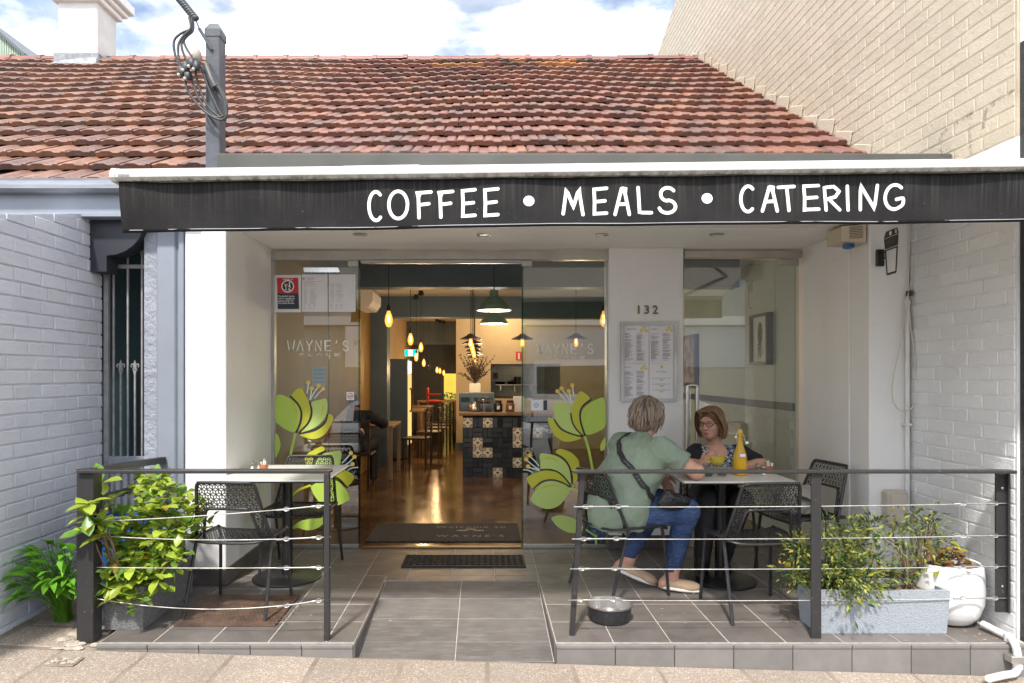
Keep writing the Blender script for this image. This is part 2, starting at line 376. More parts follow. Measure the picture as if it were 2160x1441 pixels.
M['asphalt'] = mat('asphalt', (.05, .05, .052), .85, col2=(.07, .07, .07), scale=30, bump=.4, bscale=150)
M['rust'] = mat('rusty_plate', (.085, .055, .042), .6, .3, col2=(.19, .11, .07), scale=9, lo=.4, hi=.75, detail=8, bump=.5, bscale=50)
M['glass'] = glass('clear_pane', (.79, .86, .86), 5.6, 1.5)
M['glass_edge'] = glass('green_glass_edge', (.45, .66, .58), 1.6)
M['drink_glass'] = glass('drinking_glass', (.90, .93, .92), 2.2, 1.5)
M['lime'] = mat('lime_film', (.47, .66, .105), .4, Alpha=.93)
M['lime2'] = mat('pale_lime_film', (.53, .70, .20), .4, Alpha=.9)
M['chartreuse'] = mat('chartreuse_film', (.56, .57, .045), .4, Alpha=.93)
M['film_dark'] = mat('dark_green_film', (.012, .02, .014), .5)
M['film_pale'] = mat('pale_blue_film', (.62, .76, .74), .5)
M['film_yellow'] = mat('amber_film', (.78, .52, .10), .5)
M['film_white'] = mat('white_film', (.85, .87, .85), .5)
M['paper'] = mat('paper', (.80, .79, .82), .6, col2=(.75, .74, .77), scale=10)
M['ink'] = mat('grey_ink', (.16, .16, .18), .7)
M['ink_soft'] = mat('pale_ink', (.42, .41, .45), .7)
M['sign_red'] = mat('sign_red', (.58, .035, .045), .5)
M['sign_navy'] = mat('sign_navy', (.03, .045, .075), .5)
M['yellow_print'] = mat('yellow_print', (.70, .55, .08), .6)
M['brass'] = mat('aged_brass', (.22, .16, .08), .4, .8)
# ---------------------------------------------------------------- ground, terrace and ramp
def pz(x): return -.03 - .0283 * (x + 2.08)          # the footpath falls to the right
XL, XR, YF, YB, YP = -2.715, 2.93, 3.59, 5.58, 4.58   # side walls, terrace edge, shop glass, front of the piers
def struct(name, mb, m, smooth=None): return mb.build(name, m, None, smooth, 'structure')
g = MB(); g.add([(-60, -12.2, -.55), (60, -12.2, -.55), (60, 60, -.55), (-60, 60, -.55)], [(0, 1, 2, 3)]); struct('ground', g, M['concrete'])
g = MB(); g.add([(-60, -8, -.40), (60, -8, -.40), (60, .3, -.40), (-60, .3, -.40)], [(0, 1, 2, 3)]); struct('road', g, M['asphalt'])
g = MB(); g.box(-60, 60, .3, .45, -.6, -.27, .01); struct('kerb', g, M['aggregate'])
g = MB(); g.box(-60, 60, -12, -8, -.6, -.26, .01); struct('far_pavement', g, M['aggregate'])
pave = MB()
xs = [-6, -4, -2.72, -2.07, -1, 0, 1, 2.93, 4.5]
vs = []; 
for y in (.45, 3.0, 3.585, 4.8):
    for x in xs: vs.append((x, y, pz(max(-4, min(4.5, x))) - .0028 - (.02 if y < 1 else 0) + (.0 if y < 3.6 else .015)))
fs = [(j * 9 + i, j * 9 + i + 1, j * 9 + 10 + i, j * 9 + 9 + i) for j in range(3) for i in range(8) if j < 2 or i < 3]
pave.add(vs, fs); footpath = struct('pavement', pave, M['concrete'])
x = -2.70; k = 0
while x < 3.4:                                        # one row of slabs along the step
    w = .448; y0, y1 = (3.06, 3.575)
    mb = MB(); mb.box(-w / 2 + .004, w / 2 - .004, -.257, .257, -.04, 0, .006)
    o = mb.build('paving_slab', M['aggregate'], footpath); o.location = (x + w / 2, 3.318, pz(x + w / 2) + random.uniform(-.002, .002)); o.rotation_euler = (0, math.atan(.0283), random.uniform(-.004, .004)); x += w + .006; k += 1
mb = MB(); mb.box(-.20, .20, -.13, .13, -.03, 0, .006)
for (xx, yy, w, h) in ((-2.46, 3.74, .42, .24), (-2.44, 4.02, .44, .26)):
    o = mb.build('paving_slab', M['aggregate'], footpath); o.location = (xx, yy, pz(xx) + .002); o.rotation_euler = (0, math.atan(.0283), random.uniform(-.05, .05))
bits = MB()                                           # broken mortar by the corner post
for i in range(26):
    a = random.uniform(0, 6.3); px_, py_ = -2.12 + random.uniform(-.22, .10), 3.66 + random.uniform(-.08, .14)
    bits.ball((px_, py_, pz(px_) + .004), (random.uniform(.012, .045), random.uniform(.01, .03), random.uniform(.006, .014)), 7, 4)
bits.build('mortar_rubble', M['pale_mortar'], None, 40, 'stuff')
d = MB(); d.box(-.085, .085, -.05, .05, -.004, .003, .002); dp = d.build('drain_cover', M['concrete'], footpath); dp.location = (-2.16, 3.42, pz(-2.16) + .004)
rb = MB()
for i in range(30): rb.ball((-2.16 + random.uniform(-.07, .07), 3.42 + random.uniform(-.035, .035), pz(-2.16) + .009), (random.uniform(.004, .018), random.uniform(.004, .012), .004), 6, 4)
rb.build('litter', M['pale_mortar'], None, None, 'stuff')

t = MB()                                              # body of the terrace round the ramp
RX0, RX1, RY = -.70, .39, 4.69
for (a, b, c, dd) in ((-2.08, RX0, YF + .02, RY), (RX1, XR, YF + .02, RY), (-2.08, XR, RY, YB + .1)): t.box(a, b, c, dd, -.5, -.0015)
terrace = struct('terrace_floor', t, M['grout'])
PX, PY = .312, .30
TX = [-.856 + PX * i for i in range(-4, 13)]; TY = [5.41 - PY * j for j in range(-1, 7)]
def tile_piece(x0, x1, y0, y1, parent, m, name='floor_tile'):
    if x1 - x0 < .02 or y1 - y0 < .02: return
    mb = MB(); gp = .003; w, h = (x1 - x0) / 2 - gp, (y1 - y0) / 2 - gp
    mb.box(-w, w, -h, h, -.02, 0, .0015); o = mb.build(name, m, parent)
    o.location = ((x0 + x1) / 2, (y0 + y1) / 2, random.uniform(-.0006, .0006)); o.rotation_euler = (random.uniform(-.002, .002), random.uniform(-.002, .002), 0); return o
for i in range(len(TX) - 1):
    for j in range(len(TY) - 1):
        x0, x1, y1, y0 = TX[i], TX[i + 1], TY[j], TY[j + 1]
        y0 = max(y0, YF); y1 = min(y1, YB + .02); x0 = max(x0, -2.08); x1 = min(x1, XR)
        if y1 > RY + .01 and y0 < RY - .01 and x1 > RX0 and x0 < RX1:       # rows that meet the head of the ramp
            if x0 < RX0 - .01: tile_piece(x0, min(x1, RX0), y0, y1, terrace, M['floor_tile'])
            elif x1 > RX1 + .01: tile_piece(max(x0, RX1), x1, y0, y1, terrace, M['floor_tile'])
            xa, xb = max(x0, RX0), min(x1, RX1)
            tile_piece(xa, xb, RY + .004, y1, terrace, M['floor_tile'])
        elif y1 <= RY and x1 > RX0 + .01 and x0 < RX1 - .01:
            if x0 < RX0 - .02: tile_piece(x0, RX0, y0, y1, terrace, M['floor_tile'])
            if x1 > RX1 + .02: tile_piece(RX1, x1, y0, y1, terrace, M['floor_tile'])
        else: tile_piece(x0, x1, y0, y1, terrace, M['floor_tile'])
for a, b in ((-2.08, RX0), (RX1, XR)):               # riser tiles along the front edge
    n = round((b - a) / .306)
    for i in range(n):
        x0, x1 = a + (b - a) * i / n + .002, a + (b - a) * (i + 1) / n - .002; zb = pz((x0 + x1) / 2) - .03
        mb = MB(); mb.box(x0, x1, YF - .012, YF + .02, zb, -.024, .002); mb.build('riser_tile', M['face_tile'], terrace)
        mb = MB(); mb.box(x0, x1, YF - .016, YF + .002, -.022, -.0015, .003); mb.build('nosing_tile', M['face_tile'], terrace)
ramp = MB(); zf = pz(-.15) - .004
ramp.add([(RX0, RY, -.003), (RX1, RY, -.003), (RX1 + .0, YF - .01, zf - .0055), (RX0, YF - .01, zf - .0055)], [(0, 1, 2, 3)]); rampo = struct('ramp', ramp, M['grout'])
ang = math.atan2(-zf, RY - YF + .01); ln = math.hypot(zf, RY - YF + .01); cuts = [0, .30, .60, .90, ln]
for i in range(4):
    for a, b in ((RX0 + .012, -.155), (-.155, RX1 - .012)):
        mb = MB(); w, h = (b - a) / 2 - .003, (cuts[i + 1] - cuts[i]) / 2 - .003; mb.box(-w, w, -h, h, -.016, 0, .002)
        o = mb.build('ramp_tile', M['ramp_tile'], rampo); s = (cuts[i] + cuts[i + 1]) / 2
        o.location = ((a + b) / 2, RY - s * math.cos(ang), -s * math.sin(ang) - .001); o.rotation_euler = (ang, 0, 0)
mb = MB()                                             # cheeks of the ramp
for xx, s in ((RX0, 1), (RX1, -1)):
    mb.prism([(xx, RY, -.004), (xx, YF - .012, -.004), (xx, YF - .012, pz(xx) - .03), (xx, RY - .3, -.06)], (s * .010, 0, 0))
mb.build('ramp_cheek', M['skirting'], rampo)

# ---------------------------------------------------------------- brick walls
def brick_meshes(m, L=.23, H=.076, T=.04, n=4, ch=.0042):
    out = []
    for i in range(n):
        mb = MB(); mb.box(0, T, 0, L, 0, H, ch); rnd = random.Random(i)
        mb.v = [(v[0] + rnd.uniform(-.0004, .0004), v[1] + rnd.uniform(-.0015, .0015), v[2] + rnd.uniform(-.0015, .0015)) for v in mb.v]
        out.append(mb.mesh('brick', m))
    return out
def lay(parent, meshes, xface, side, y0, y1, z0, z1, keep, stuff=None, limit=10 ** 6, course=.0855, top=None, jit=1.0):
    """courses on a wall at xface; side +1: its face looks to +x. keep(y, z) says what the photograph shows"""
    cells = []; c = 0; z = z0
    while z + .07 < z1:
        y = y0 - (.12 if c % 2 else 0) - (.06 if c % 5 == 3 else 0)
        while y < y1 - .02:
            a, b = max(y, y0), min(y + .23, y1)
            if b - a > .03 and keep((a + b) / 2, z + .04): cells.append((a, b, z))
            y += .24
        z += course; c += 1
    cells.sort(key=lambda q: q[0])
    rest = MB()
    for i, (a, b, z) in enumerate(cells):
        T = .04; xb = (xface - T) if side > 0 else xface; jx = random.uniform(0, .002) * side * jit
        if i < limit:
            if top and z + .076 > min(top(a), top(b)):
                if min(top(a), top(b)) - z < .006: continue
                mb = MB(); mb.prism([(xb + jx, a, z), (xb + jx, b, z), (xb + jx, b, min(z + .076, top(b))), (xb + jx, a, min(z + .076, top(a)))], (T, 0, 0)); mb.build('brick', meshes[0].materials[0], parent); continue
            o = link('brick', random.choice(meshes), parent); o.location = (xb + jx, a, z + random.uniform(-.0015, .0015)); o.scale = (1, (b - a) / .23, 1)
            o.rotation_euler = (random.uniform(-.004, .004), 0, random.uniform(-.006, .006) * jit)
        else: rest.box(xb + jx, xb + jx + T, a, b, z, z + .076, .006)
    if rest.v: rest.build('distant_bricks', stuff, parent, None, 'stuff')
    return len(cells)

# terrace house next door: brick side wall, tiled roof, gutter, chimney
house = thing('terrace_house', 'blue-grey brick terrace house with orange tiled roof, chimney and grey gutter', 'house', (-2.9, 4.7, 0))
w = MB(); zt = lambda y: 2.352 + (y - 3.75) * .243
w.prism([(XL - .006, 2.6, -.4), (XL - .006, 4.745, -.4), (XL - .006, 4.745, zt(4.745)), (XL - .006, 2.6, zt(2.6))], (-.22, 0, 0))
swall = w.build('side_wall', M['joint_blue'], house)
bl = brick_meshes(M['brick_blue'])
lay(swall, bl, XL, 1, 3.62, 4.745, -.06, 2.60, lambda y, z: z - .02 < zt(y) and z > pz(-2.7) - .1, top=zt)
# portico front of the cafe
cafe = thing('cafe_building', 'white single-storey cafe with recessed glass front and red tiled roof', 'building', (0, 4.6, 0))
def cpart(name, m, *boxes, c=.004, parent=None, smooth=None):
    mb = MB()
    for b in boxes: mb.box(*b, c)
    return mb.build(name, m, parent or cafe, smooth)
cpart('pier', M['white'], (-2.05, -1.77, YP, YB + .1, 0, 2.5), c=.006)
cpart('pier', M['white'], (2.65, XR - .004, YP, YP + .24, -.01, 2.5), c=.006)
cpart('reveal', M['white'], (2.64, XR - .01, YP + .24, 5.09, -.01, 2.5), c=.004)
cpart('reveal', M['white'], (2.655, XR - .01, 5.09, YB + .1, -.01, 2.5), c=.004)
cpart('pier', M['white'], (1.04, 1.655, 5.52, 5.75, 0, 2.5), c=.006)
cpart('lintel', M['white'], (-2.05, XR - .004, YP + .004, YP + .22, 2.502, 2.74))
soff = cpart('soffit', M['soffit'], (-1.80, 2.70, YP + .224, 5.80, 2.497, 2.60), c=0)
cpart('skirting', M['skirting'], (-2.055, -1.765, YP - .008, YB, .0, .115)); cpart('skirting', M['skirting'], (1.032, 1.663, 5.512, 5.6, 0, .12))
cpart('skirting', M['skirting'], (2.645, XR, YP - .006, YP + .2, 0, .10))
for px_, py_ in ((760, 494), (1019, 495), (1268, 495), (1512, 494)):
    y = (2.497 - EZ) * F / (CY - py_); mb = MB()
    mb.lathe([(.052, 0), (.056, -.006), (.044, -.008), (.040, .002)], 24, (X(px_, y), y, 2.496)); dl = mb.build('downlight', M['alu'], cafe, 40)
    mb = MB(); mb.lathe([(.039, -.002), (.0, -.004)], 20, (X(px_, y), y, 2.4965)); mb.build('lens', M['alu'], dl)
cpart('front_parapet', M['white'], (-1.95, XR - .006, YP + .225, 5.05, 2.62, 2.93))

# tiles
SA = math.atan2(2.67, 4.07); SV = Vector((0, math.cos(SA), math.sin(SA))); SN = Vector((0, -math.sin(SA), math.cos(SA))); EAVE = Vector((0, 5.09, 3.10)); GA = .3245; TW = .224
def tile_mesh(m, kind=0):
    hp = [(0, .016), (.05, .027), (.27, .029), (.36, .017), (.60, .017), (.68, .029), (.93, .029), (.985, .018)] if kind == 0 else \
         [(0, .017), (.10, .018), (.22, .030), (.50, .031), (.60, .018), (.80, .017), (.88, .027), (.985, .025)]
    mb = MB(); vs = []; n = len(hp)
    for (yy, f) in ((.002, lambda h: -.028 + h * .35), (-.001, lambda h: h - .006), (.010, lambda h: h), (.385, lambda h: h - .056)):
        for u, h in hp: vs.append((u * TW, yy, f(h)))
    fs = [(r * n + i, r * n + i + 1, (r + 1) * n + i + 1, (r + 1) * n + i) for r in range(3) for i in range(n - 1)]
    b = len(vs); vs += [(hp[0][0] * TW, .385, -.066), (hp[-1][0] * TW, .385, -.066)]
    fs += [(0, n, 2 * n, 3 * n, b), (n - 1, b + 1, 4 * n - 1, 3 * n - 1, 2 * n - 1)]
    mb.add(vs, fs); return mb.mesh('roof_tile', m, 30)
tm = {'red': tile_mesh(M['tile_red'], 0), 'orange': tile_mesh(M['tile_orange'], 1), 'ochre': tile_mesh(M['tile_ochre'], 0), 'dark': tile_mesh(M['tile_dark'], 0)}
def lay_roof(parent, x0, x1, k0, k1, key):
    for k in range(k0, k1):
        v = k * GA; y = (EAVE + SV * v).y; x = x0 + (TW * .5 if k % 2 else 0) - TW
        while x < x1:
            if x + TW > x0 + .03 and x + TW > -.725 * y - .1:
                kk = key
                if key == 'red' and k >= k1 - 2 and -1.9 < x < 1.6:
                    q = random.random(); kk = 'ochre' if q < .22 else 'dark' if q < .40 else 'red'
                sag = .02 * math.sin(x * 1.7 + 1) * math.sin(v * .6) + random.uniform(-.004, .004)
                M4 = Matrix(((1, 0, 0, x + random.uniform(-.002, .002)), (0, SV.y, SN.y, 0), (0, SV.z, SN.z, 0), (0, 0, 0, 1)))
                o = link('roof_tile', tm[kk], parent); p = EAVE + SV * (v + random.uniform(-.006, .006)) + SN * (.03 + sag)
                M4[1][3], M4[2][3] = p.y, p.z; o.matrix_local = M4 @ Matrix.Rotation(random.uniform(-.015, .015), 4, 'Z')
            x += TW
def roof_deck(parent, x0, x1, v0):
    a, b = EAVE + SV * v0, EAVE + SV * (15 * GA); mb = MB()
    mb.prism([(x0, a.y, a.z - .03), (x0, b.y, b.z - .03), (x0, b.y + 4.2, b.z - 2.75), (x0, b.y + 4.2, 2.86), (x0, a.y, a.z - .16)], (x1 - x0, 0, 0))
    return mb.build('roof', M['deck'], parent)
XB = -1.90
roof = roof_deck(cafe, XB, XR, .0); lay_roof(roof, XB, XR - .01, 0, 15, 'red')
hroof = roof_deck(house, -9, XB - .004, -.65); lay_roof(hroof, -9, XB - .03, -2, 15, 'orange')
RT = EAVE + SV * (15 * GA) + SN * .03
def ridge_caps(parent, x0, x1, m):
    x = x0
    while x < x1:
        L = min(.43, x1 - x); mb = MB(); pr = [(math.cos(a) * .105, math.sin(a) * .075) for a in [math.pi * i / 8 for i in range(9)]]
        a = [(0, q[0], q[1]) for q in pr] + [(L - .05, q[0], q[1]) for q in pr] + [(L - .05, q[0] * 1.12, q[1] * 1.2) for q in pr] + [(L + .01, q[0] * 1.12, q[1] * 1.2) for q in pr]
        fs = [(r * 9 + i, r * 9 + i + 1, r * 9 + 10 + i, r * 9 + 9 + i) for r in range(3) for i in range(8)] + [tuple(range(9)), tuple(range(27, 36))]
        mb.add(a, fs); o = mb.build('ridge_cap', m, parent, 40); o.location = (x, RT.y + .06, RT.z - .035 + random.uniform(-.006, .006)); o.rotation_euler = (0, random.uniform(-.012, .012), 0); x += .42
ridge_caps(roof, XB, XR, M['ridge']); ridge_caps(hroof, -6.9, XB, M['ridge'])
# gutter and fascia of the house
gm = MB(); pr = [(0, .10), (-.012, .10), (-.012, .085), (-.03, .07), (-.05, .045), (-.055, .02), (-.03, 0), (.08, 0), (.08, .10)]
gm.prism([(-6, 4.50 + a, 2.672 + b) for a, b in pr], (4.05, 0, 0)); gm.build('gutter', M['gutter'], house)
gm = MB(); gm.box(-6, -1.955, 4.53, 4.60, 2.515, 2.675, .004); gm.build('fascia', M['bluegrey'], house)
gm = MB(); gm.box(-6, -1.955, 4.505, 4.53, 2.515, 2.545, .004); gm.build('fascia_trim', M['bluegrey'], house)
gm = MB(); gm.box(-6, -2.06, 4.62, 5.4, 2.52, 2.56); gm.build('verandah_ceiling', M['bluegrey'], house)
gm = MB(); gm.box(-2.375, -2.275, 4.66, 5.3, -.3, 2.52, .006); gm.build('rendered_pier', M['render_grey'], house)
gm = MB(); gm.box(-2.275, -2.135, 4.63, 5.2, -.3, 2.52, .012); gm.build('pilaster', M['bluegrey'], house)
gm = MB(); gm.box(-2.135, -2.11, 4.645, 5.0, -.3, 2.52, .004); gm.box(-2.11, -2.075, 4.615, 5.0, -.3, 2.52, .004); gm.box(-2.075, -2.052, 4.64, 5.0, -.3, 2.52, .004); gm.build('corner_moulding', M['bluegrey'], house)
# dark bracket under the verandah beam
bk = MB(); cx, cz = -2.40, 2.20; pts = [(-2.93, 2.515), (-2.93, 2.235), (-2.71, 2.235), (-2.71, 2.16), (-2.60, 2.16), (-2.60, 2.27)] + [(-2.60 + .26 * math.sin(a), 2.27 + .24 * (1 - math.cos(a))) for a in [R(15 * i) for i in range(1, 7)]] + [(-2.34, 2.515)]
bk.prism([(a, 4.60, b) for a, b in pts], (0, .14, 0)); bk.build('arch_bracket', mat('dark_navy_paint', (.022, .024, .034), .5), house)
bb = MB(); bb.box(-3.8, -2.2, 5.25, 5.3, -.2, 2.5); bb.build('passage_door', mat('dark_teal_door', (.004, .014, .017), .7, col2=(.008, .024, .028), scale=2, spec=.15), house)
# chimney
ch = MB(); ch.box(-5.68, -5.155, 8.9, 9.37, 5.3, 6.46, .01); chim = ch.build('chimney', mat('chimney_render', (.68, .67, .65), .7, col2=(.58, .57, .55), scale=4, bump=.2), house)
ch = MB(); ch.box(-5.74, -5.095, 8.84, 9.43, 6.42, 6.49, .01); ch.box(-5.79, -5.045, 8.79, 9.48, 6.49, 6.56, .012); ch.box(-5.85, -4.985, 8.73, 9.54, 6.56, 6.69, .012); ch.build('chimney_cornice', M['white'], chim)
ch = MB(); ch.box(-5.72, -5.115, 8.86, 9.3, 5.45, 5.73, .01); ch.build('flashing', M['lead'], chim)
ch = MB()
ch.add([P(95, 136, 8.8), P(122, 128, 8.85), P(205, 118, 8.87), P(248, 125, 9.2), P(258, 132, 9.1), P(200, 140, 8.78)], [(0, 1, 2, 3, 4, 5)]); ch.build('flashing', M['lead'], chim)

# brick building on the right
ware = thing('brick_warehouse', 'tall brick building with cream upper wall, white lower wall and black front', 'building', (5, 6, 0))
top = lambda y: 7.17 + .32 * (10.18 - y)
w = MB(); w.box(XR + .003, 9, 3.665, 14, -.6, 2.76); w.build('lower_wall', M['joint_white'], ware)
w = MB(); w.prism([(XR + .0025, 3.665, 2.76), (XR + .0025, 14, 2.76), (XR + .0025, 14, top(14)), (XR + .0025, 3.665, top(3.665))], (6, 0, 0)); wall_up = w.build('upper_wall', M['joint_cream'], ware)
w = MB(); w.box(XR + .016, 9, 3.63, 3.662, -.6, 3.27); w.build('front_wall', M['black_wall'], ware)
w = MB(); w.box(XR + .016, 9, 3.632, 3.662, 3.272, 9.2); w.build('front_wall', M['brick_white'], ware)
wh = brick_meshes(M['brick_white']); cr = brick_meshes(M['brick_cream'])
lowp = [c for c in ware.children if c.name.startswith('lower_wall')][0]
lay(lowp, wh, XR, -1, 3.68, YP - .002, -.12, 2.76, lambda y, z: z > -.2 and z < 2.6 or y > 3.6, jit=.5)
def see_up(y, z):
    zr = 3.06 + .656 * (y - 5.09) - .12 if y > 5.0 else 2.7
    if y > 9.2: zr = 5.6
    return z > zr and z < 1.45 + .5615 * y + .08 and z < top(y) - .05
lay(wall_up, cr, XR, -1, 3.68, 11.6, 2.765, 8.0, see_up, M['brick_cream'], 300, jit=.2)
# painted-over stain lines and mortar fillets where the roof meets this wall
st = MB()
ribbon(st, smooth_line([(4.27, 2.84), (4.275, 2.96), (4.21, 3.0), (4.10, 3.01), (4.0, 3.015)], 5), .025, lambda u, v, d: Vector((XR - .0045 - d, u, v)))
ribbon(st, smooth_line([(4.005, 3.01), (4.012, 2.90), (4.005, 2.78)], 5), .022, lambda u, v, d: Vector((XR - .0047 - d, u, v)))
ribbon(st, smooth_line([(3.90, 2.90), (3.89, 2.98), (3.80, 3.01), (3.70, 3.015)], 5), .03, lambda u, v, d: Vector((XR - .0045 - d, u, v)))
st.build('mould_stain', M['mould'], wall_up)
fl = MB()
for k in range(16):
    p = EAVE + SV * (k * GA) + SN * .05; fl.box(-.012, .0, -.12, .13, 0, .085 + .02 * (k % 3), .004, Matrix.Translation((XR - .004, p.y + .1, p.z + .0)) @ Matrix.Rotation(.35, 4, 'X'))
fl.build('stepped_flashing', M['brick_cream'], wall_up)
# service post on the roof edge
# metal shed seen beyond the ridge
shed = thing('metal_shed', 'pale green corrugated metal shed behind the ridge, far left', 'shed', (-11, 14, 0))
mb = MB(); a0, a1 = P(-40, 35, 14), P(58, 121, 14)
for i in range(40):
    xx = a0.x + (a1.x - a0.x) * i / 40; x2 = a0.x + (a1.x - a0.x) * (i + 1) / 40; zz = a0.z + (a1.z - a0.z) * (i + .5) / 40; yy = 14 - (.012 if i % 2 else 0)
    mb.box(xx, x2, yy, 14.3, 5, zz - .03)
mb.build('corrugated_wall', mat('green_sheet_metal', (.33, .41, .33), .5, col2=(.28, .35, .28), scale=3), shed)
mb = MB(); mb.prism([a0 + Vector((0, -.1, -.02)), a1 + Vector((0, -.1, -.02)), a1 + Vector((0, -.1, .05)), a0 + Vector((0, -.1, .05))], (0, 3, 0)); mb.build('roof', mat('dark_trim', (.10, .11, .12), .5), shed)
# ---------------------------------------------------------------- cafe interior
I = {}
I['ochre'] = mat('ochre_wall_paint', (.30, .175, .04), .6, col2=(.25, .145, .032), scale=2)
I['cream'] = mat('cream_wall_paint', (.62, .50, .34), .6, col2=(.56, .45, .31), scale=2)
I['navy'] = mat('slate_blue_paint', (.085, .13, .175), .5, col2=(.07, .11, .15), scale=3)
I['ceil'] = mat('ceiling_paint', (.50, .47, .42), .8)
I['greenwhite'] = mat('cool_white_wall', (.60, .66, .67), .6, col2=(.54, .60, .61), scale=2)
def wood_floor():
    t = NT('polished_brown_floor'); c = t.mix(t.ramp(t.noise(2.2, 8, .65), .35, .65), (.055, .026, .012), (.20, .105, .045))
    c = t.mix(t.math('MULTIPLY', t.ramp(t.noise(9, 6, .7), .5, .7), .5), c, (.035, .018, .01))
    t.bsdf(c, t.math('ADD', t.math('MULTIPLY', t.noise(5, 5), .24), .06), 0, t.noise(24, 4), .12, .006); return t.mat
I['floor'] = wood_floor()
I['timber'] = mat('worn_timber', (.30, .20, .12), .55, col2=(.20, .12, .07), scale=14, stretch=(1, 1, .2))
I['dark_timber'] = mat('dark_timber', (.035, .022, .017), .4, col2=(.06, .035, .025), scale=14)
I['ivory'] = mat('ivory_tile', (.80, .75, .64), .3)
I['black_tile'] = mat('black_glazed_tile', (.035, .043, .055), .10, objvar=.45, bump=.15, bscale=14, bdist=.01)
I['brown_print'] = mat('brown_tile_print', (.03, .02, .014), .4)
I['green'] = mat('sage_enamel', (.17, .28, .22), .35)
I['enamel_white'] = mat('white_enamel', (.8, .77, .7), .4)
bk_ = NT('amber_bulb_glass'); e_ = bk_.n('Emission'); e_.inputs['Color'].default_value = (1, .42, .07, 1); e_.inputs['Strength'].default_value = 1.1; tr_ = bk_.n('BsdfTransparent'); tr_.inputs['Color'].default_value = (1, .7, .35, 1); ms_ = bk_.n('MixShader'); ms_.inputs[0].default_value = .45; bk_.l(tr_.outputs[0], ms_.inputs[1]); bk_.l(e_.outputs[0], ms_.inputs[2]); bk_.l(ms_.outputs[0], bk_.out.inputs['Surface']); I['bulb'] = bk_.mat
I['filament'] = emit('hot_filament', (1.0, .66, .26), 9.0)
I['warmwhite'] = emit('warm_lamp', (1.0, .82, .55), 2.0)
I['exit_green'] = emit('exit_sign_green', (.0, .55, .25), 1.2)
I['exit_white'] = emit('exit_sign_white', (.85, 1.0, .9), 1.3)
g = MB(); g.box(-1.78, 2.65, YB + .02, 18, -.3, .004); struct('interior_floor', g, I['floor'])
g = MB(); g.box(-2.0, 2.8, 5.8, 18.2, 2.68, 2.78); struct('interior_ceiling', g, I['ceil'])
g = MB(); g.box(-1.9, -1.78, YB + .1, 10.5, -.1, 2.7); struct('interior_wall_ochre', g, I['ochre'])
g = MB(); g.box(-1.9, -1.78, 10.5, 18.2, -.1, 2.7); struct('interior_wall_left', g, I['cream'])
g = MB(); g.box(-1.78, -1.52, 10.5, 10.85, 0, 2.354); struct('interior_pilaster', g, I['navy'])
for nm, b in (('interior_beam', (-1.78, 2.65, 6.9, 7.12, 2.354, 2.70)), ('interior_beam_middle', (-1.78, 2.65, 10.5, 10.85, 2.354, 2.70)), ('interior_beam_far', (-1.78, -.54, 15.4, 15.6, 2.14, 2.70))):
    g = MB(); g.box(*b, .004); struct(nm, g, I['navy'])
g = MB(); x0, x1, zt_ = X(936, 17), X(962, 17), 1.47
g.box(-1.78, x0, 17, 17.12, 0, 2.7); g.box(x0, -.5, 17, 17.12, zt_, 2.7); struct('interior_wall_back', g, I['navy'])
g = MB(); hx0, hx1 = .14, 1.5
g.box(-.536, hx0, 13, 13.1, 0, 2.7); g.box(hx0, hx1, 13, 13.1, 1.655, 2.7); g.box(hx0, hx1, 13, 13.1, 0, .98); g.box(hx1, 2.65, 13, 13.1, 0, 2.7); g.box(-.536, -.436, 13.1, 18, 0, 2.7)
struct('interior_wall_cream', g, I['cream'])
g = MB(); g.box(-.55, .14, 12.985, 13, 0, .12); struct('interior_skirting', g, I['navy'])
g = MB(); g.box(2.65, 2.78, YB + .1, 13.2, -.1, 2.7); rwall = struct('interior_wall_right', g, I['greenwhite'])
g = MB(); g.box(-.436, 2.65, 14.5, 14.6, 0, 2.7); kit = struct('kitchen_wall', g, M['grout'])
def small_tiles(parent, name, m, gen, chamfer=.002):
    cache = {}
    for (sx, sy, sz, loc) in gen:
        key = (round(sx, 4), round(sy, 4), round(sz, 4))
        if key not in cache:
            mb = MB(); mb.box(-sx / 2, sx / 2, -sy / 2, sy / 2, -sz / 2, sz / 2, chamfer); cache[key] = mb.mesh(name, m)
        o = link(name, cache[key], parent); o.location = loc
M['wall_tile'] = mat('white_wall_tile', (.52, .56, .52), .18, objvar=.06)
small_tiles(kit, 'wall_tile', M['wall_tile'], [(.146, .012, .146, (.2 + .15 * i, 14.495, 1.05 + .15 * j)) for i in range(8) for j in range(5)])
small_tiles(rwall, 'wainscot_tile', M['wall_tile'], [(.010, .148, .073, (2.648, 5.78 + .152 * i + (.076 if j % 2 else 0), 1.09 - .077 * j)) for j in range(11) for i in range(17)])
g = MB(); g.box(2.636, 2.65, YB + .1, 8.9, 1.135, 1.205, .003); g.build('dado_band', mat('charcoal_dado', (.035, .04, .05), .3), rwall)
# yard beyond the back door
g = MB(); g.box(-3.0, 1.0, 19.6, 19.7, -.2, 3.4); struct('yard_wall', g, mat('yellow_yard_wall', (.75, .50, .05), .7, col2=(.65, .42, .04), scale=3))
yd = MB(); rr = random.Random(3)
for i in range(500):
    c = Vector((rr.uniform(-1.7, -.3), rr.uniform(18.6, 19.4), rr.uniform(0, .95))); a = Vector((rr.uniform(-1, 1), rr.uniform(-1, 1), rr.uniform(-.6, 1))).normalized() * .07; b = a.orthogonal().normalized() * .03
    yd.add([c - a, c + b, c + a, c - b], [(0, 1, 2, 3)])
ydo = yd.build('yard_foliage', mat('pale_leaf', (.16, .26, .06), .6), None, None, 'stuff')

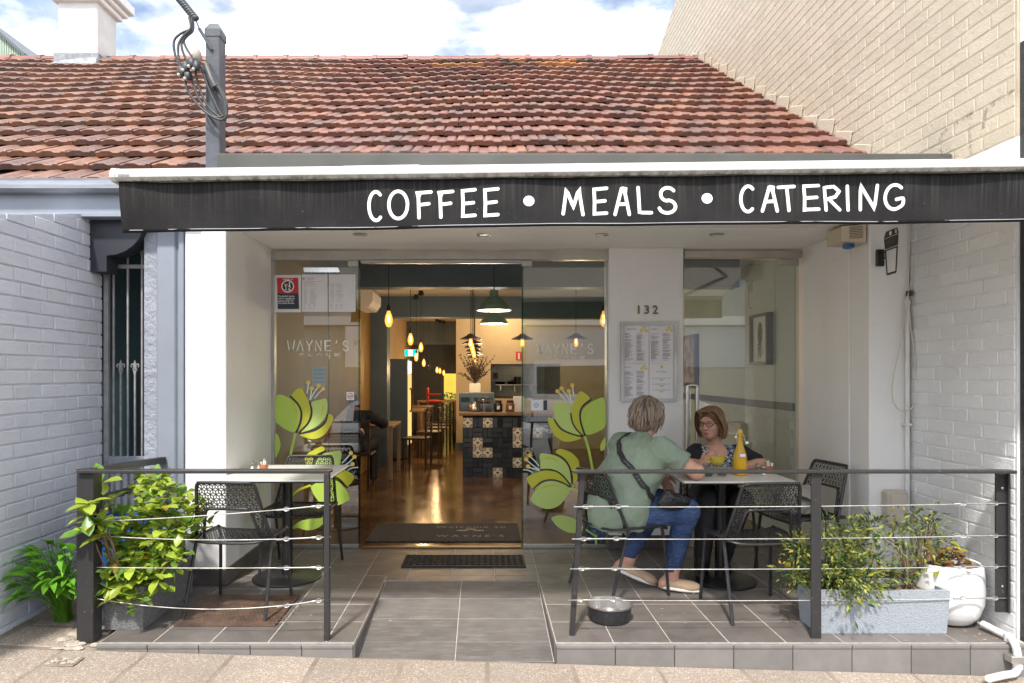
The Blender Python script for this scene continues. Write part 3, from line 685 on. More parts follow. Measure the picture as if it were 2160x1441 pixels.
def point(parent, loc, w, col=(1, .72, .42), r=.04):
    L = bpy.data.lights.new('lamp_light', 'POINT'); L.energy = w; L.color = col; L.shadow_soft_size = r
    o = bpy.data.objects.new('lamp_light', L); COL.objects.link(o); o.parent = parent; o.matrix_parent_inverse = Matrix.Translation(-parent.location); o.location = loc; return o
def bulb_lamp(px_, py_, Y, label, lit=True, s=1.0, w=5):
    c = P(px_, py_, Y); t = thing('pendant_bulb', label, 'pendant lamp', (c.x, c.y, 2.68), 'bare bulb pendants over the aisle')
    mb = MB(); mb.lathe([(.001, -.075 * s), (.018 * s, -.07 * s), (.031 * s, -.04 * s), (.034 * s, -.012 * s), (.027 * s, .025 * s), (.015 * s, .055 * s), (.013 * s, .065 * s)], 14, c); mb.build('bulb', I['bulb'] if lit else M['drink_glass'], t, 50)
    mb = MB(); mb.tube([c + Vector((0, 0, z)) for z in (.065 * s, .075 * s, .11 * s, .12 * s)], [.016 * s, .018 * s, .018 * s, .006], 10); mb.build('socket', M['black_matt'], t, 40)
    mb = MB(); mb.tube([c + Vector((0, 0, .12 * s)), (c.x, c.y, 2.685)], .004, 5); mb.build('cord', M['black_matt'], t)
    mb = MB(); mb.lathe([(.03, 0), (.045, -.06), (.03, -.075)], 12, (c.x, c.y, 2.683)); mb.build('ceiling_rose', M['black_matt'], t)
    if lit:
        mb = MB(); mb.tube([c + Vector((0, 0, -.035 * s)), c + Vector((0, 0, .03 * s))], .011 * s, 6); mb.build('filament', I['filament'], t)
        if w: point(t, c + Vector((0, -.02, -.12)), w, (1, .62, .28))
    return t
bulb_lamp(820, 672, 6.6, 'nearest lit amber bulb pendant, hanging in the open doorway', True, 1.15, .9)
bulb_lamp(866, 715, 8.6, 'lit amber bulb pendant second along the aisle, above the blue pilaster edge', True, 1.1, 1.4)
bulb_lamp(888, 732, 9.8, 'lit amber bulb pendant third along the aisle, right of the exit sign', True, 1.0, 2)
bulb_lamp(878, 753, 10.3, 'low lit amber bulb pendant hanging just below the green exit sign', True, .9, 0)
bulb_lamp(894, 765, 11.6, 'lit amber bulb pendant hanging beside the long framed picture', True, .95, 8)
bulb_lamp(905, 772, 12.4, 'unlit clear bulb pendant before the far blue wall', False, .9, 0)
bulb_lamp(922, 780, 14.6, 'leftmost of three small lit bulbs before the far doorway', True, 1.0, 7)
bulb_lamp(928, 782, 15.0, 'middle one of three small lit bulbs before the far doorway', True, .9, 0)
bulb_lamp(936, 786, 15.2, 'rightmost of three small lit bulbs, beside the far doorway', True, .9, 0)
bulb_lamp(1274, 672, 6.6, 'lit amber bulb pendant behind the right glass panel', True, 1.15, .6)
discs = [(993, 713, 8.2, 'nearest black disc pendant of the receding row over the counter'), (996, 723, 8.8, 'second black disc pendant of the receding row over the counter'), (998, 731, 9.4, 'third black disc pendant of the receding row over the counter'),
         (1000, 739, 10.0, 'fourth black disc pendant of the receding row over the counter'), (1001, 746, 10.6, 'fifth black disc pendant of the receding row over the counter'), (1002, 753, 11.2, 'farthest black disc pendant of the receding row over the counter'),
         (1102, 713, 8.2, 'black disc pendant at the edge of the right glass panel'), (1215, 712, 8.2, 'black disc pendant hanging behind the right glass panel')]
for i, (a, b, Y, lab) in enumerate(discs):
    c = P(a, b, Y); t = thing('disc_pendant', lab, 'pendant lamp', (c.x, c.y, 2.68), 'black disc pendants with bare bulbs')
    mb = MB(); mb.lathe([(.005, .055), (.03, .05), (.05, .03), (.135, -.012), (.137, -.016), (.05, .018), (.02, .03), (.001, .03)], 24, c); mb.build('shade', M['black'], t, 40)
    q = c + Vector((0, 0, -.06)); mb = MB(); mb.lathe([(.001, -.06), (.024, -.045), (.03, -.015), (.022, .03), (.014, .06)], 12, q); mb.build('bulb', I['bulb'], t, 50)
    mb = MB(); mb.tube([q + Vector((0, 0, -.03)), q + Vector((0, 0, .03))], .010, 6); mb.build('filament', I['filament'], t)
    mb = MB(); mb.tube([c + Vector((0, 0, .05)), (c.x, c.y, 2.685)], .004, 5); mb.build('cord', M['black_matt'], t)
    if i in (0, 2, 5, 7): point(t, q + Vector((0, -.02, -.10)), 5, (1, .74, .45))
for i, (a, b, Y, lab) in enumerate(((1042, 655, 6.5, 'nearer sage green dome pendant lamp, upper of the two'), (1042, 683, 8.0, 'farther sage green dome pendant lamp, below the nearer one'))):
    c = P(a, b, Y); t = thing('dome_pendant', lab, 'pendant lamp', (c.x, c.y, 2.68), 'sage green dome pendants')
    r = .17; mb = MB(); mb.lathe([(.02, .20), (.042, .195), (.046, .135), (.075, .125), (.085, .10), (.14, .055), (.165, .02), (.172, 0), (.168, -.002)], 28, c, caps=False); mb.build('shade', I['green'], t, 40)
    mb = MB(); mb.lathe([(.168, -.001), (.155, .02), (.13, .05), (.07, .10), (.001, .11)], 28, c, caps=False); mb.build('shade_lining', I['enamel_white'], t, 40)
    mb = MB(); mb.ball(c + Vector((0, 0, .03)), .04, 12, 8); mb.build('bulb', I['warmwhite'], t, 60)
    mb = MB(); mb.tube([c + Vector((0, 0, .2)), (c.x, c.y, 2.685)], .004, 5); mb.build('cord', M['black_matt'], t)
    point(t, c + Vector((0, 0, -.06)), 3, (1, .92, .82))
for i, (a, b) in enumerate(((1063, 683), (1077, 677))):
    p = P(a, b, 12.4 - i); mb = MB(); mb.lathe([(.05, 0), (.06, -.008), (.001, -.01)], 16, (p.x, p.y, 2.679)); o = mb.build('ceiling_spot', I['warmwhite'], None)
    tag(o, ('round recessed ceiling spot above the kitchen hatch', 'round recessed ceiling spot right of the farther green lamp')[i], 'ceiling light', 'recessed spots'); point(o, (p.x, p.y, 2.60), 7, (1, .74, .42))
# air conditioner, fridge, signs, picture
t = thing('air_conditioner', 'white wall-mounted air conditioner on the ochre wall by the doorway', 'air conditioner', (-1.7, 9.7, 2.5))
mb = MB(); pr = [(-1.78, 2.655), (-1.585, 2.655), (-1.55, 2.60), (-1.555, 2.48), (-1.62, 2.39), (-1.78, 2.38)]
mb.prism([(a, 9.35, b) for a, b in pr], (0, .75, 0)); mb.build('casing', M['white'], t, 30)
mb = MB(); mb.box(-1.64, -1.60, 9.37, 10.06, 2.40, 2.405); mb.build('louvre', M['ink_soft'], t)
t = thing('drinks_fridge', 'tall slate blue drinks fridge with lit glass door beyond the pilaster', 'fridge', (-1.45, 11.5, 0))
mb = MB(); mb.box(-1.70, -1.29, 11.3, 11.75, .02, 1.715, .01); mb.build('cabinet', I['navy'], t)
mb = MB(); mb.box(-1.288, -1.262, 11.34, 11.70, .25, 1.45, .004); mb.build('door', emit('lit_fridge_door', (1, .66, .22), .4), t)
mb = MB(); mb.box(-1.288, -1.262, 11.34, 11.70, 1.46, 1.68, .004); mb.build('lit_header', emit('fridge_header', (.9, .95, 1), .5), t)
mb = MB(); mb.tube(smooth_line([(-1.262, 11.36, 1.2), (-1.23, 11.36, 1.18), (-1.23, 11.36, .85), (-1.262, 11.36, .83)]), .012, 6); mb.build('handle', M['black'], t)
t = thing('exit_sign', 'green and white running-man exit sign hanging in the aisle', 'exit sign', (-1.2, 11, 2))
a, b = P(854, 738, 10.95), P(881, 751, 10.95)
mb = MB(); mb.box(a.x - .008, b.x + .008, 10.95, 11.0, b.z - .008, a.z + .008); mb.build('casing', M['white'], t)
mb = MB(); mb.box(a.x, b.x, 10.946, 10.95, b.z, a.z); mb.build('panel', I['exit_green'], t)
mb = MB(); cx = (a.x + b.x) / 2 - .01; mb.box(cx - .035, cx + .03, 10.943, 10.946, b.z + .004, a.z - .004); mb.build('pictogram_field', I['exit_white'], t)
mb = MB(); f = plane_y(cx, (a.z + b.z) / 2, 10.942)
ribbon(mb, [(.005, .02), (-.005, 0), (.01, -.015), (.005, -.035)], .009, f); ribbon(mb, [(-.005, 0), (-.02, -.012), (-.03, -.01)], .008, f, .0004); ribbon(mb, [(.002, .015), (.018, .008)], .007, f, .0006); ribbon(mb, [(.007, .034), (.009, .036)], .014, f, .0002); mb.build('running_man', I['exit_green'], t)
mb = MB(); mb.tube([((a.x + b.x) / 2, 10.97, a.z), ((a.x + b.x) / 2, 10.97, 2.7)], .006, 5); mb.build('drop_rod', M['black'], t)
t = thing('extinguisher_sign', 'small red fire extinguisher sign on the cream wall', 'sign', (1, 13, 1.8))
a, b = P(1088, 742, 12.99), P(1101, 760, 12.99); mb = MB(); mb.box(a.x, b.x, 12.985, 12.998, b.z, a.z); mb.build('panel', M['sign_red'], t)
mb = MB(); f = plane_y((a.x + b.x) / 2, (a.z + b.z) / 2, 12.984); ribbon(mb, [(0, -.05), (0, .025)], .035, f); ribbon(mb, [(-.02, .05), (.02, .055)], .012, f, .0004); mb.build('extinguisher_pictogram', M['film_white'], t)
def picture(name, label, pts, m_art, fr=.03, depth=.03):
    pass
t = thing('framed_picture', 'tall framed abstract picture on the amber lit wall past the fridge', 'picture', (-1.74, 13, 1.4))
mb = MB(); y0, y1, z0, z1 = 12.6, 14.3, Z(843, 13), Z(762, 12.8); mb.box(-1.78, -1.72, y0, y1, z0, z1, .006); mb.build('frame', M['black'], t)
mb = MB(); mb.box(-1.722, -1.716, y0 + .05, y1 - .05, z0 + .05, z1 - .05); mb.build('canvas', mat('abstract_canvas', (.62, .52, .40), .7, col2=(.10, .08, .07), scale=9, lo=.52, hi=.6), t)
t = thing('framed_portrait', 'black framed ink portrait on the wall behind the right glass door', 'picture', (2.6, 6.3, 1.8))
y0, y1, z0, z1 = 6.10, 6.50, 1.545, 2.02; mb = MB()
for q in ((y0, y0 + .025, z0, z1), (y1 - .025, y1, z0, z1), (y0, y1, z0, z0 + .025), (y0, y1, z1 - .025, z1)): mb.box(2.585, 2.648, q[0] + .0005 * (q[2] == z0), q[1], q[2], q[3])
mb.build('frame', M['black'], t); mb = MB(); mb.box(2.615, 2.645, y0 + .02, y1 - .02, z0 + .02, z1 - .02); mb.build('mount', M['paper'], t)
mb = MB(); fx = lambda u, v, d: Vector((2.6135 - d, 6.31 - u, 1.80 + v))
mb.sheet([fx(q.x, q.y, 0) for q in smooth_line([(-.02, .14), (.03, .13), (.055, .07), (.05, .0), (.03, -.05), (0, -.075), (-.03, -.05), (-.05, .01), (-.05, .08)], 4, True)])
for i in range(14):
    u = random.uniform(-.05, .05); ribbon(mb, [(u, -.06), (u + random.uniform(-.03, .03), -.10), (u + random.uniform(-.03, .03), -.16 - random.random() * .04)], .005, fx, .0004 + i * .0001)
mb.build('ink_portrait', mat('portrait_ink', (.05, .05, .055), .7, col2=(.35, .34, .33), scale=40, lo=.5, hi=.7), t)
t = thing('framed_print', 'dark framed print at the left edge of the right glass door', 'picture', (2.6, 8.5, 1.5))
mb = MB(); mb.box(2.60, 2.648, 8.2, 8.75, 1.30, 1.95, .004); mb.build('frame', M['black'], t); mb = MB(); mb.box(2.596, 2.60, 8.25, 8.70, 1.35, 1.90); mb.build('print', mat('sepia_print', (.45, .30, .18), .6, col2=(.12, .08, .06), scale=7, lo=.45, hi=.6), t)
# counter with its tiles
CT = 9.36; cx0 = X(976, CT); T1 = .1402
ctr = thing('service_counter', 'cafe counter clad in black and patterned cream tiles with timber top', 'counter', (0.5, CT + .3, 0))
mb = MB(); mb.box(cx0, cx0 + 9 * T1, CT + .012, CT + .75, .0, .865); body = mb.build('carcass', M['black_matt'], ctr)
mb = MB(); mb.box(cx0 - .05, cx0 + 9 * T1 + .1, CT - .03, CT + .8, .872, .915, .006); mb.build('timber_top', I['timber'], ctr)
pm = MB(); h = T1 / 2 - .0025; pm.box(-h, h, 0, .012, -h, h, .002); fpl = lambda u, v, d: Vector((u, -.0006 - d, v))
ribbon(pm, [(-.006, 0), (.006, 0)], .026, fpl, .0002, 1)
for sx in (-1, 1):
    for sy in (-1, 1):
        ribbon(pm, [(sx * (.0675 - .042 * math.cos(a)), sy * (.0675 - .042 * math.sin(a))) for a in [math.pi / 2 * i / 8 for i in range(1, 8)]], .012, fpl, .0003 + .0001 * (sx + 2 * sy + 3), 1)
        ribbon(pm, [(sx * .052, sy * .06), (sx * .06, sy * .052)], .010, fpl, .0002, 1)
pmesh = pm.mesh('patterned_tile', [I['ivory'], I['brown_print']])
hh = MB(); hh.box(-h, h, 0, .012, -h / 2 + .001, h / 2 - .001, .003); hv = MB(); hv.box(-h / 2 + .001, h / 2 - .001, 0, .012, -h, h, .003)
hmesh, vmesh = hh.mesh('black_tile', I['black_tile']), hv.mesh('black_tile', I['black_tile'])
PT = {(0, 1), (2, 1), (5, 2), (1, 3), (5, 3), (1, 4), (2, 4), (5, 5), (3, 6), (7, 2), (6, 4), (8, 5), (7, 6)}
for ci in range(9):
    for ri in range(1, 7):
        cxx, czz = cx0 + T1 * (ci + .5), .862 - .02 - T1 * (ri - .5)
        if (ci, ri) in PT: o = link('patterned_tile', pmesh, body); o.location = (cxx, CT, czz)
        elif (ci + ri) % 2: 
            for s in (-1, 1): o = link('black_tile', hmesh, body); o.location = (cxx, CT + random.uniform(0, .003), czz + s * T1 / 4); o.rotation_euler = (random.uniform(-.03, .03), 0, random.uniform(-.03, .03))
        else:
            for s in (-1, 1): o = link('black_tile', vmesh, body); o.location = (cxx + s * T1 / 4, CT + random.uniform(0, .003), czz); o.rotation_euler = (random.uniform(-.03, .03), 0, random.uniform(-.03, .03))
ZT = .916
# things on the counter
t = thing('flower_vase', 'square cream vase of dark dried native flowers on the counter', 'vase', (0, 9.7, ZT))
c = P(1002, 870, 9.95); c.z = ZT + .26
mb = MB(); mb.box(-.36, .16, 9.75, 10.1, ZT, ZT + .26, .006); dk = thing('display_cabinet', 'dark glass-topped display cabinet standing on the counter', 'cabinet', (-.1, 9.9, ZT)); mb.build('cabinet_body', I['navy'], dk); mb = MB(); mb.box(-.33, .13, 9.742, 9.75, ZT + .04, ZT + .2); mb.build('glass_front', M['drink_glass'], dk)
mb = MB(); mb.box(c.x - .085, c.x + .085, c.y - .07, c.y + .07, ZT + .262, ZT + .40, .006); mb.build('pot', I['ivory'], t)
st = MB(); lf = MB(); rr = random.Random(5)
for i in range(46):
    e = Vector((c.x + rr.gauss(0, .13), c.y + rr.gauss(0, .1), ZT + .45 + rr.uniform(.08, .42))); b0 = Vector((c.x, c.y, ZT + .39)); st.tube([b0, (b0 + e) / 2 + Vector((0, 0, .03)), e], .003, 3)
    for k in range(14):
        q = b0.lerp(e, rr.uniform(.35, 1)); a = Vector((rr.uniform(-1, 1), rr.uniform(-1, 1), rr.uniform(-.3, 1))).normalized() * .035; bq = a.orthogonal().normalized() * .010; lf.add([q, q + a * .5 + bq, q + a, q + a * .5 - bq], [(0, 1, 2, 3)], rr.choice((0, 0, 1)))
st.build('stems', I['dark_timber'], t); lf.build('foliage', [mat('dried_leaf', (.045, .05, .03), .7), mat('dried_red_leaf', (.10, .035, .03), .7)], t)
for a, lab, rr_ in ((999, 'steel cake dome at the left of the counter, nearer the vase', .085), (1021, 'larger glass cake dome on a stand in the middle of the counter', .105)):
    q = P(a, 866, 9.55); q.z = ZT; t = thing('cake_dome', lab, 'cake dome', q)
    hgt = .02 if a == 999 else .11; mb = MB(); mb.lathe([(.06, 0), (.06, .008), (.015, .012), (.015, hgt - .006), (rr_ + .01, hgt), (rr_ + .01, hgt + .006), (.001, hgt + .006)], 24, q); mb.build('stand', M['steel'], t, 40)
    mb = MB(); mb.lathe([(rr_, hgt + .008), (rr_, hgt + .03), (rr_ * .85, hgt + .07), (rr_ * .45, hgt + .10), (.012, hgt + .108), (.010, hgt + .12), (.018, hgt + .13), (.001, hgt + .14)], 24, q); mb.build('dome', M['drink_glass'] if a != 999 else M['steel'], t, 40)
    mb = MB(); mb.lathe([(rr_ * .7, hgt + .007), (rr_ * .7, hgt + .05), (.001, hgt + .055)], 18, q); mb.build('cake', I['dark_timber'], t, 40)
for a, lab, m in ((1051, 'dark labelled jar on the counter beside the cake dome', M['black']), (1076, 'glass jar of brown biscuits with black lid on the counter', mat('biscuits', (.25, .12, .05), .8, col2=(.08, .04, .02), scale=45, bump=.8))):
    q = P(a, 868, 9.5); q.z = ZT; t = thing('counter_jar', lab, 'jar', q); mb = MB(); mb.lathe([(.055, 0), (.062, .01), (.062, .11), (.045, .135)], 18, q); mb.build('jar_body', m, t, 40)
    mb = MB(); mb.lathe([(.048, .135), (.048, .165), (.001, .168)], 18, q); mb.build('lid', M['black_matt'], t, 40); mb = MB(); mb.box(q.x - .02, q.x + .02, q.y - .066, q.y - .063, q.z + .04, q.z + .09); mb.build('label', M['paper'], t)
for k in range(4):
    q = P(1094, 868, 9.55); mb = MB(); mb.box(q.x - .075, q.x + .075, 9.5, 9.66, ZT + .055 * k + .001, ZT + .055 * k + .054, .003); o = mb.build('carton', M['paper'], None)
    tag(o, ('lowest white carton stacked at the counter end', 'second white carton from the bottom of the counter stack', 'third white carton from the bottom of the counter stack', 'topmost white carton of the counter stack')[k], 'carton', 'white cartons stacked on the counter')
# kitchen hatch: shelf and pans
t = thing('kitchen_shelf', 'steel shelf on brackets seen through the kitchen hatch', 'shelf', (.6, 14.3, 1.3)); q = P(1045, 811, 14.2)
mb = MB(); mb.box(q.x, q.x + .9, 14.1, 14.48, q.z - .02, q.z, .003); mb.build('shelf_board', M['steel'], t)
for xx in (.1, .4, .75): mb = MB(); mb.box(q.x + xx, q.x + xx + .02, 14.15, 14.48, q.z - .14, q.z - .02); mb.build('bracket', M['steel'], t)
for i, (dx, lab) in enumerate(((.10, 'black frying pan lying on the left of the kitchen shelf'), (.36, 'black lidded pan in the middle of the kitchen shelf'))):
    mb = MB(); c = (q.x + dx, 14.25, q.z + .002); mb.lathe([(.09, 0), (.12, .06), (.115, .06), (.03, .075), (.012, .08), (.012, .10), (.001, .10)] if i else [(.09, 0), (.12, .055), (.112, .055), (.085, .01), (.001, .01)], 18, c); o = mb.build('pan', M['black'], None, 40)
    tag(o, lab, 'pan', 'pans on the kitchen shelf')
q2 = P(1092, 800, 14.2); mb = MB(); mb.lathe([(.08, 0), (.085, .16), (.08, .16), (.075, .02), (.001, .02)], 18, (q2.x, 14.2, q.z + .002)); tag(mb.build('stock_pot', M['black'], None, 40), 'tall dark stock pot on the right of the kitchen shelf', 'pot')
a, b = P(1040, 788, 14.47), P(1050, 797, 14.47)
mb = MB(); mb.box(a.x, b.x, 14.465, 14.485, b.z - .02, a.z + .02); o = mb.build('kitchen_photo', mat('photo_print', (.10, .07, .06), .6, col2=(.4, .3, .25), scale=30), None); tag(o, 'small dark photo stuck on the kitchen tiles', 'photo')
# tables and chairs along the aisle
def timber_table(x0, x1, y0, y1, label, top=.75, leg=.05):
    t = thing('timber_table', label, 'table', ((x0 + x1) / 2, (y0 + y1) / 2, 0), 'timber tables along the aisle')
    mb = MB(); mb.box(x0, x1, y0, y1, top - .04, top, .004); mb.build('table_top', I['timber'], t)
    for a in (x0 + .01, x1 - .01 - leg):
        for b in (y0 + .01, y1 - .01 - leg): mb = MB(); mb.box(a, a + leg, b, b + leg, .006, top - .042, .003); mb.build('leg', I['timber'], t)
timber_table(-1.76, -1.24, 9.10, 10.05, 'light timber table nearest the doorway, where a seated person leans')
timber_table(-1.74, -1.10, 12.2, 12.9, 'first timber table of the far row past the fridge', .80)
timber_table(-1.74, -1.05, 13.4, 14.1, 'second timber table of the far row, under the long picture', .80)
timber_table(-1.5, -.62, 15.0, 15.6, 'farthest timber table across the aisle near the yellow door', .86)
def dark_chair():
    t = thing('dining_chair', 'dark timber dining chair beside the aisle tables', 'chair', (0, 0, 0), 'dark dining chairs in the aisle')
    mb = MB(); mb.box(-.2, .2, -.2, .2, .43, .46, .008); mb.build('seat', I['dark_timber'], t)
    for a in (-.18, .15):
        mb = MB(); mb.box(a, a + .03, .16, .19, .006, .43); mb.build('leg', I['dark_timber'], t); mb = MB(); mb.box(a, a + .03, -.2, -.17, .006, .88); mb.build('leg', I['dark_timber'], t)
    for zz in (.62, .78): mb = MB(); mb.box(-.18, .18, -.195, -.178, zz, zz + .07, .003); mb.build('back_rail', I['dark_timber'], t)
    return t
dc = dark_chair(); dc.location = (-1.05, 10.55, 0); dc.rotation_euler = (0, 0, R(80)); dc['label'] = 'dark dining chair just past the first light timber table'
for x, y, a, lab in ((-.95, 11.75, 85, 'dark dining chair standing by the fridge side of the aisle'), (-.88, 12.55, 92, 'dark dining chair at the first table of the far row'), (-.85, 13.3, 88, 'dark dining chair between the two far tables'), (-.82, 14.0, 95, 'dark dining chair at the second far table'), (-.78, 14.7, 90, 'dark dining chair nearest the yellow far doorway')):
    dup(dc, (x, y, 0), R(a), lab)
t = thing('high_chair', 'red child high chair standing in front of the far blue wall', 'high chair', (-1.1, 14.3, 0)); c = P(916, 845, 14.4)
mb = MB(); mb.box(c.x - .14, c.x + .14, 14.25, 14.5, .84, .90, .02); mb.build('seat', M['sign_red'], t); mb = MB(); mb.box(c.x - .16, c.x - .12, 14.25, 14.5, .90, 1.16, .015); mb.build('backrest', M['sign_red'], t); mb = MB(); mb.box(c.x - .12, c.x + .16, 14.25, 14.28, 1.0, 1.04, .01); mb.build('armrest', M['sign_red'], t)
for a in (-.16, .16):
    for b in (14.22, 14.53): mb = MB(); mb.tube([(c.x + a * 1.25, b, .006), (c.x + a * .8, b, .86)], .014, 6); mb.build('leg', I['timber'], t)
# door mat with its lettering
t = thing('door_mat', 'dark flecked doormat lettered Welcome to WAYNE’S in the open doorway', 'doormat', (0, 5.8, 0))
y0, y1 = EZ * F / (1147 - CY), EZ * F / (1108 - CY); x0, x1 = X(768, y0), X(1100, y0)
mb = MB(); mb.box(x0, x1, y0 + .03, y1 + .02, .005, .016, .004)
def fleck():
    k = NT('flecked_mat'); v = k.noise(160, 2, .5); c = k.mix(k.ramp(v, .66, .69), (.028, .031, .036), (.36, .34, .30)); k.bsdf(c, .85, 0, k.noise(200, 3), .6, .004); return k.mat
mb.build('mat_body', fleck(), t); mm = mat('faded_mat_print', (.33, .29, .23), .8)
fl = lambda u, v, d: Vector((-.12 + u, (y0 + y1) / 2 + .03 + v, .0175 + d)); mb = MB()
text_into(mb, "WAYNE'S", .105, lambda u, v, d: fl(u, v - .21, d), 0, 'CENTER', 0, .0, 1.5); text_into(mb, 'Welcome to', .105, lambda u, v, d: fl(u, v + .135, d), 0, 'CENTER', 0, 0, 1.25)
for cxx, rr_ in ((-.085, .5), (0, 1.25), (.085, 2.5)):
    mb.sheet([fl(cxx * .9 + .055 * math.cos(a), .03 + (.05 if rr_ == 1.25 else 0) + .028 * math.sin(a), .0002) for a in [2 * math.pi * i / 12 for i in range(12)]])
mb.build('mat_lettering', mm, t)
t = MB(); t.box(X(762, YB), X(1100, YB), YB - .03, YB + .03, .0, .012, .003); struct('threshold', t, M['brass'])
# ---------------------------------------------------------------- shop glass
ZH0, ZH1 = Z(549, YB), Z(530, YB)
def fr(name, *b): return cpart(name, M['alu'], *b, c=.003)
fr('window_head', (X(572, YB), X(1287, YB), YB - .03, YB + .05, ZH0, ZH1 - .001)); fr('window_head', (X(1442, YB), X(1688, YB), YB - .03, YB + .05, Z(545, YB), ZH1 - .001))
fr('jamb', (X(573, YB), X(580, YB), YB - .02, YB + .04, 0, ZH0 - .002)); fr('jamb', (X(1279, YB), X(1286, YB), YB - .02, YB + .04, 0, ZH0 - .002))
fr('door_track', (X(762, YB), X(1100, YB), YB - .024, YB + .03, Z(556, YB), ZH0 - .002))
fr('bottom_rail', (X(581, YB), X(757, YB), YB - .014, YB + .02, .001, .03)); fr('bottom_rail', (X(1103, YB), X(1278, YB), YB - .014, YB + .02, .001, .03))
for a, b in ((668, 690), (1100, 1122)): fr('patch_clamp', (X(a + 66 * (a == 668), YB), X(b + 66 * (a == 668), YB), YB - .012, YB + .02, Z(562, YB), ZH0 - .003))
class Decal:                                            # film on the street side of a pane, traced in a crop of 3.79 times
    def __init__(s, ox, oy, Y): s.ox, s.oy, s.Y = ox, oy, Y; s.ps = []; s.k = 0
    def p(s, x, y, d=0): q = P(s.ox + x / 3.79, s.oy + y / 3.79, s.Y); return Vector((q.x, s.Y - d, q.z))
    def new(s, key): s.k += 1; mb = MB(); s.ps.append((key, mb)); return mb, .0008 + .00008 * s.k
    def petal(s, key, pts): mb, d = s.new(key); mb.sheet([s.p(q.x, q.y, d) for q in smooth_line(pts, 4, True)])
    def line(s, key, pts, w): mb, d = s.new(key); ribbon(mb, smooth_line([(*p, 0) for p in pts], 5), w, lambda u, v, d: s.p(u, v, d), d)
    def dot(s, x, y, r): mb, d = s.new('film_yellow'); mb.sheet([s.p(x + r * math.cos(a), y + r * math.sin(a), d) for a in [2 * math.pi * i / 14 for i in range(14)]])
    def done(s, parent):
        nm = {'lime': 'petal', 'lime2': 'petal', 'chartreuse': 'petal', 'film_dark': 'petal_outline', 'film_pale': 'stamen', 'film_yellow': 'anther', 'film_white': 'letter'}
        for k, mb in s.ps: mb.build(nm[k], M[k], parent)
def pts(s): v = [float(q) for q in s.replace(';', ',').split(',')]; return list(zip(v[::2], v[1::2]))
YG = YB - .006
gl = thing('glass_panel', 'left shopfront glass panel with lime flower decals and WAYNE’S PLACE lettering', 'glass panel', (X(665, YB), YB, 0))
mb = MB(); mb.box(X(580, YB), X(756, YB), YB - .005, YB + .005, .03, ZH0 - .002); mb.build('pane', M['glass'], gl)
mb = MB(); mb.box(X(756.3, YB), X(760, YB), YB - .006, YB + .008, .012, ZH0 - .002); mb.build('pane_edge', M['glass_edge'], gl)
mb = MB(); mb.box(X(692, YB), X(693.5, YB), YB + .012, YB + .022, .03, ZH0 - .002); mb.build('sliding_leaf_edge', M['glass_edge'], gl)
D = Decal(570, 780, YG)
D.petal('lime', pts('65,198;150,225;215,280;240,340;230,420;195,498;120,475;60,430;40,400;38,260'))
D.petal('chartreuse', pts('168,212;240,147;290,220;318,290;318,360;290,430;215,495;245,430;252,350;230,280'))
D.petal('lime2', pts('330,262;395,240;448,233;458,300;445,370;400,430;330,475;245,498;300,445;335,380;338,310'))
D.petal('chartreuse', pts('465,357;503,375;490,430;450,500;400,540;340,555;290,545;235,520;320,505;390,475;440,430'))
D.petal('chartreuse', pts('160,250;185,285;200,330;205,400;216,360;210,310;195,275')); D.petal('chartreuse', pts('425,275;430,310;418,350;390,395;408,350;415,310'))
for q, w in (('165,215;225,280;250,350;240,430;205,505', 15), ('315,260;332,330;320,390;285,450;230,505', 12), ('458,360;440,420;380,470;310,495;235,512', 12)): D.line('film_dark', pts(q), w)
D.line('lime', pts('200,515;178,610;155,710'), 22); D.petal('lime', pts('40,510;70,540;82,600;70,650;42,700'))
for x, y in ((305, 101), (333, 148), (390, 127), (425, 151), (646, 667), (674, 696), (659, 754)): D.dot(x, y, 17)
for q in ('304,118;302,150;294,188', '330,165;326,200;318,238', '380,142;350,185;324,235', '412,165;380,195;356,228', '632,685;605,715;576,744', '660,712;625,745;585,770', '644,766;610,775;585,800', '700,780;655,785;622,803'): D.line('film_pale', pts(q), 9)
D.petal('chartreuse', pts('275,710;300,670;350,640;415,612;437,642;385,668;350,705;320,800;300,790'))
D.petal('lime2', pts('565,652;500,654;430,670;375,715;345,790;328,895;400,870;480,840;545,790;565,720'))
D.petal('chartreuse', pts('575,798;672,850;618,933;570,890;500,862;420,872;330,915;400,858;490,835'))
D.petal('lime', pts('325,925;380,895;460,875;540,890;600,950;640,1025;590,1065;530,1085;460,1085;400,1060;350,1000'))
for q, w in (('440,650;385,678;350,725;330,820', 12), ('322,925;400,880;480,855;550,872;615,942', 12)): D.line('film_dark', pts(q), w)
D.line('chartreuse', pts('318,925;230,960;160,1015'), 18); D.petal('lime', pts('160,1280;230,1215;320,1190;435,1150;430,1220;370,1270;290,1282;220,1265'))
def place_word(D, x0, x1, y0, y1, w, glyphs):            # glyphs in a 0..1 box each, advanced along
    n = len(glyphs); adv = (x1 - x0) / (n - .25)
    for i, g in enumerate(glyphs):
        mb, d0 = D.new('film_white')
        for j, s in enumerate(g):
            ribbon(mb, [(x0 + adv * i + q[0] * adv * .74, y0 + (y1 - y0) * q[1]) for q in s], w, lambda u, v, d: D.p(u, v, d), d0 + .00003 * j)
arc = lambda cx, cy, rx, ry, a0, a1, n=10: [(cx + rx * math.cos(R(a0 + (a1 - a0) * i / n)), cy + ry * math.sin(R(a0 + (a1 - a0) * i / n))) for i in range(n + 1)]
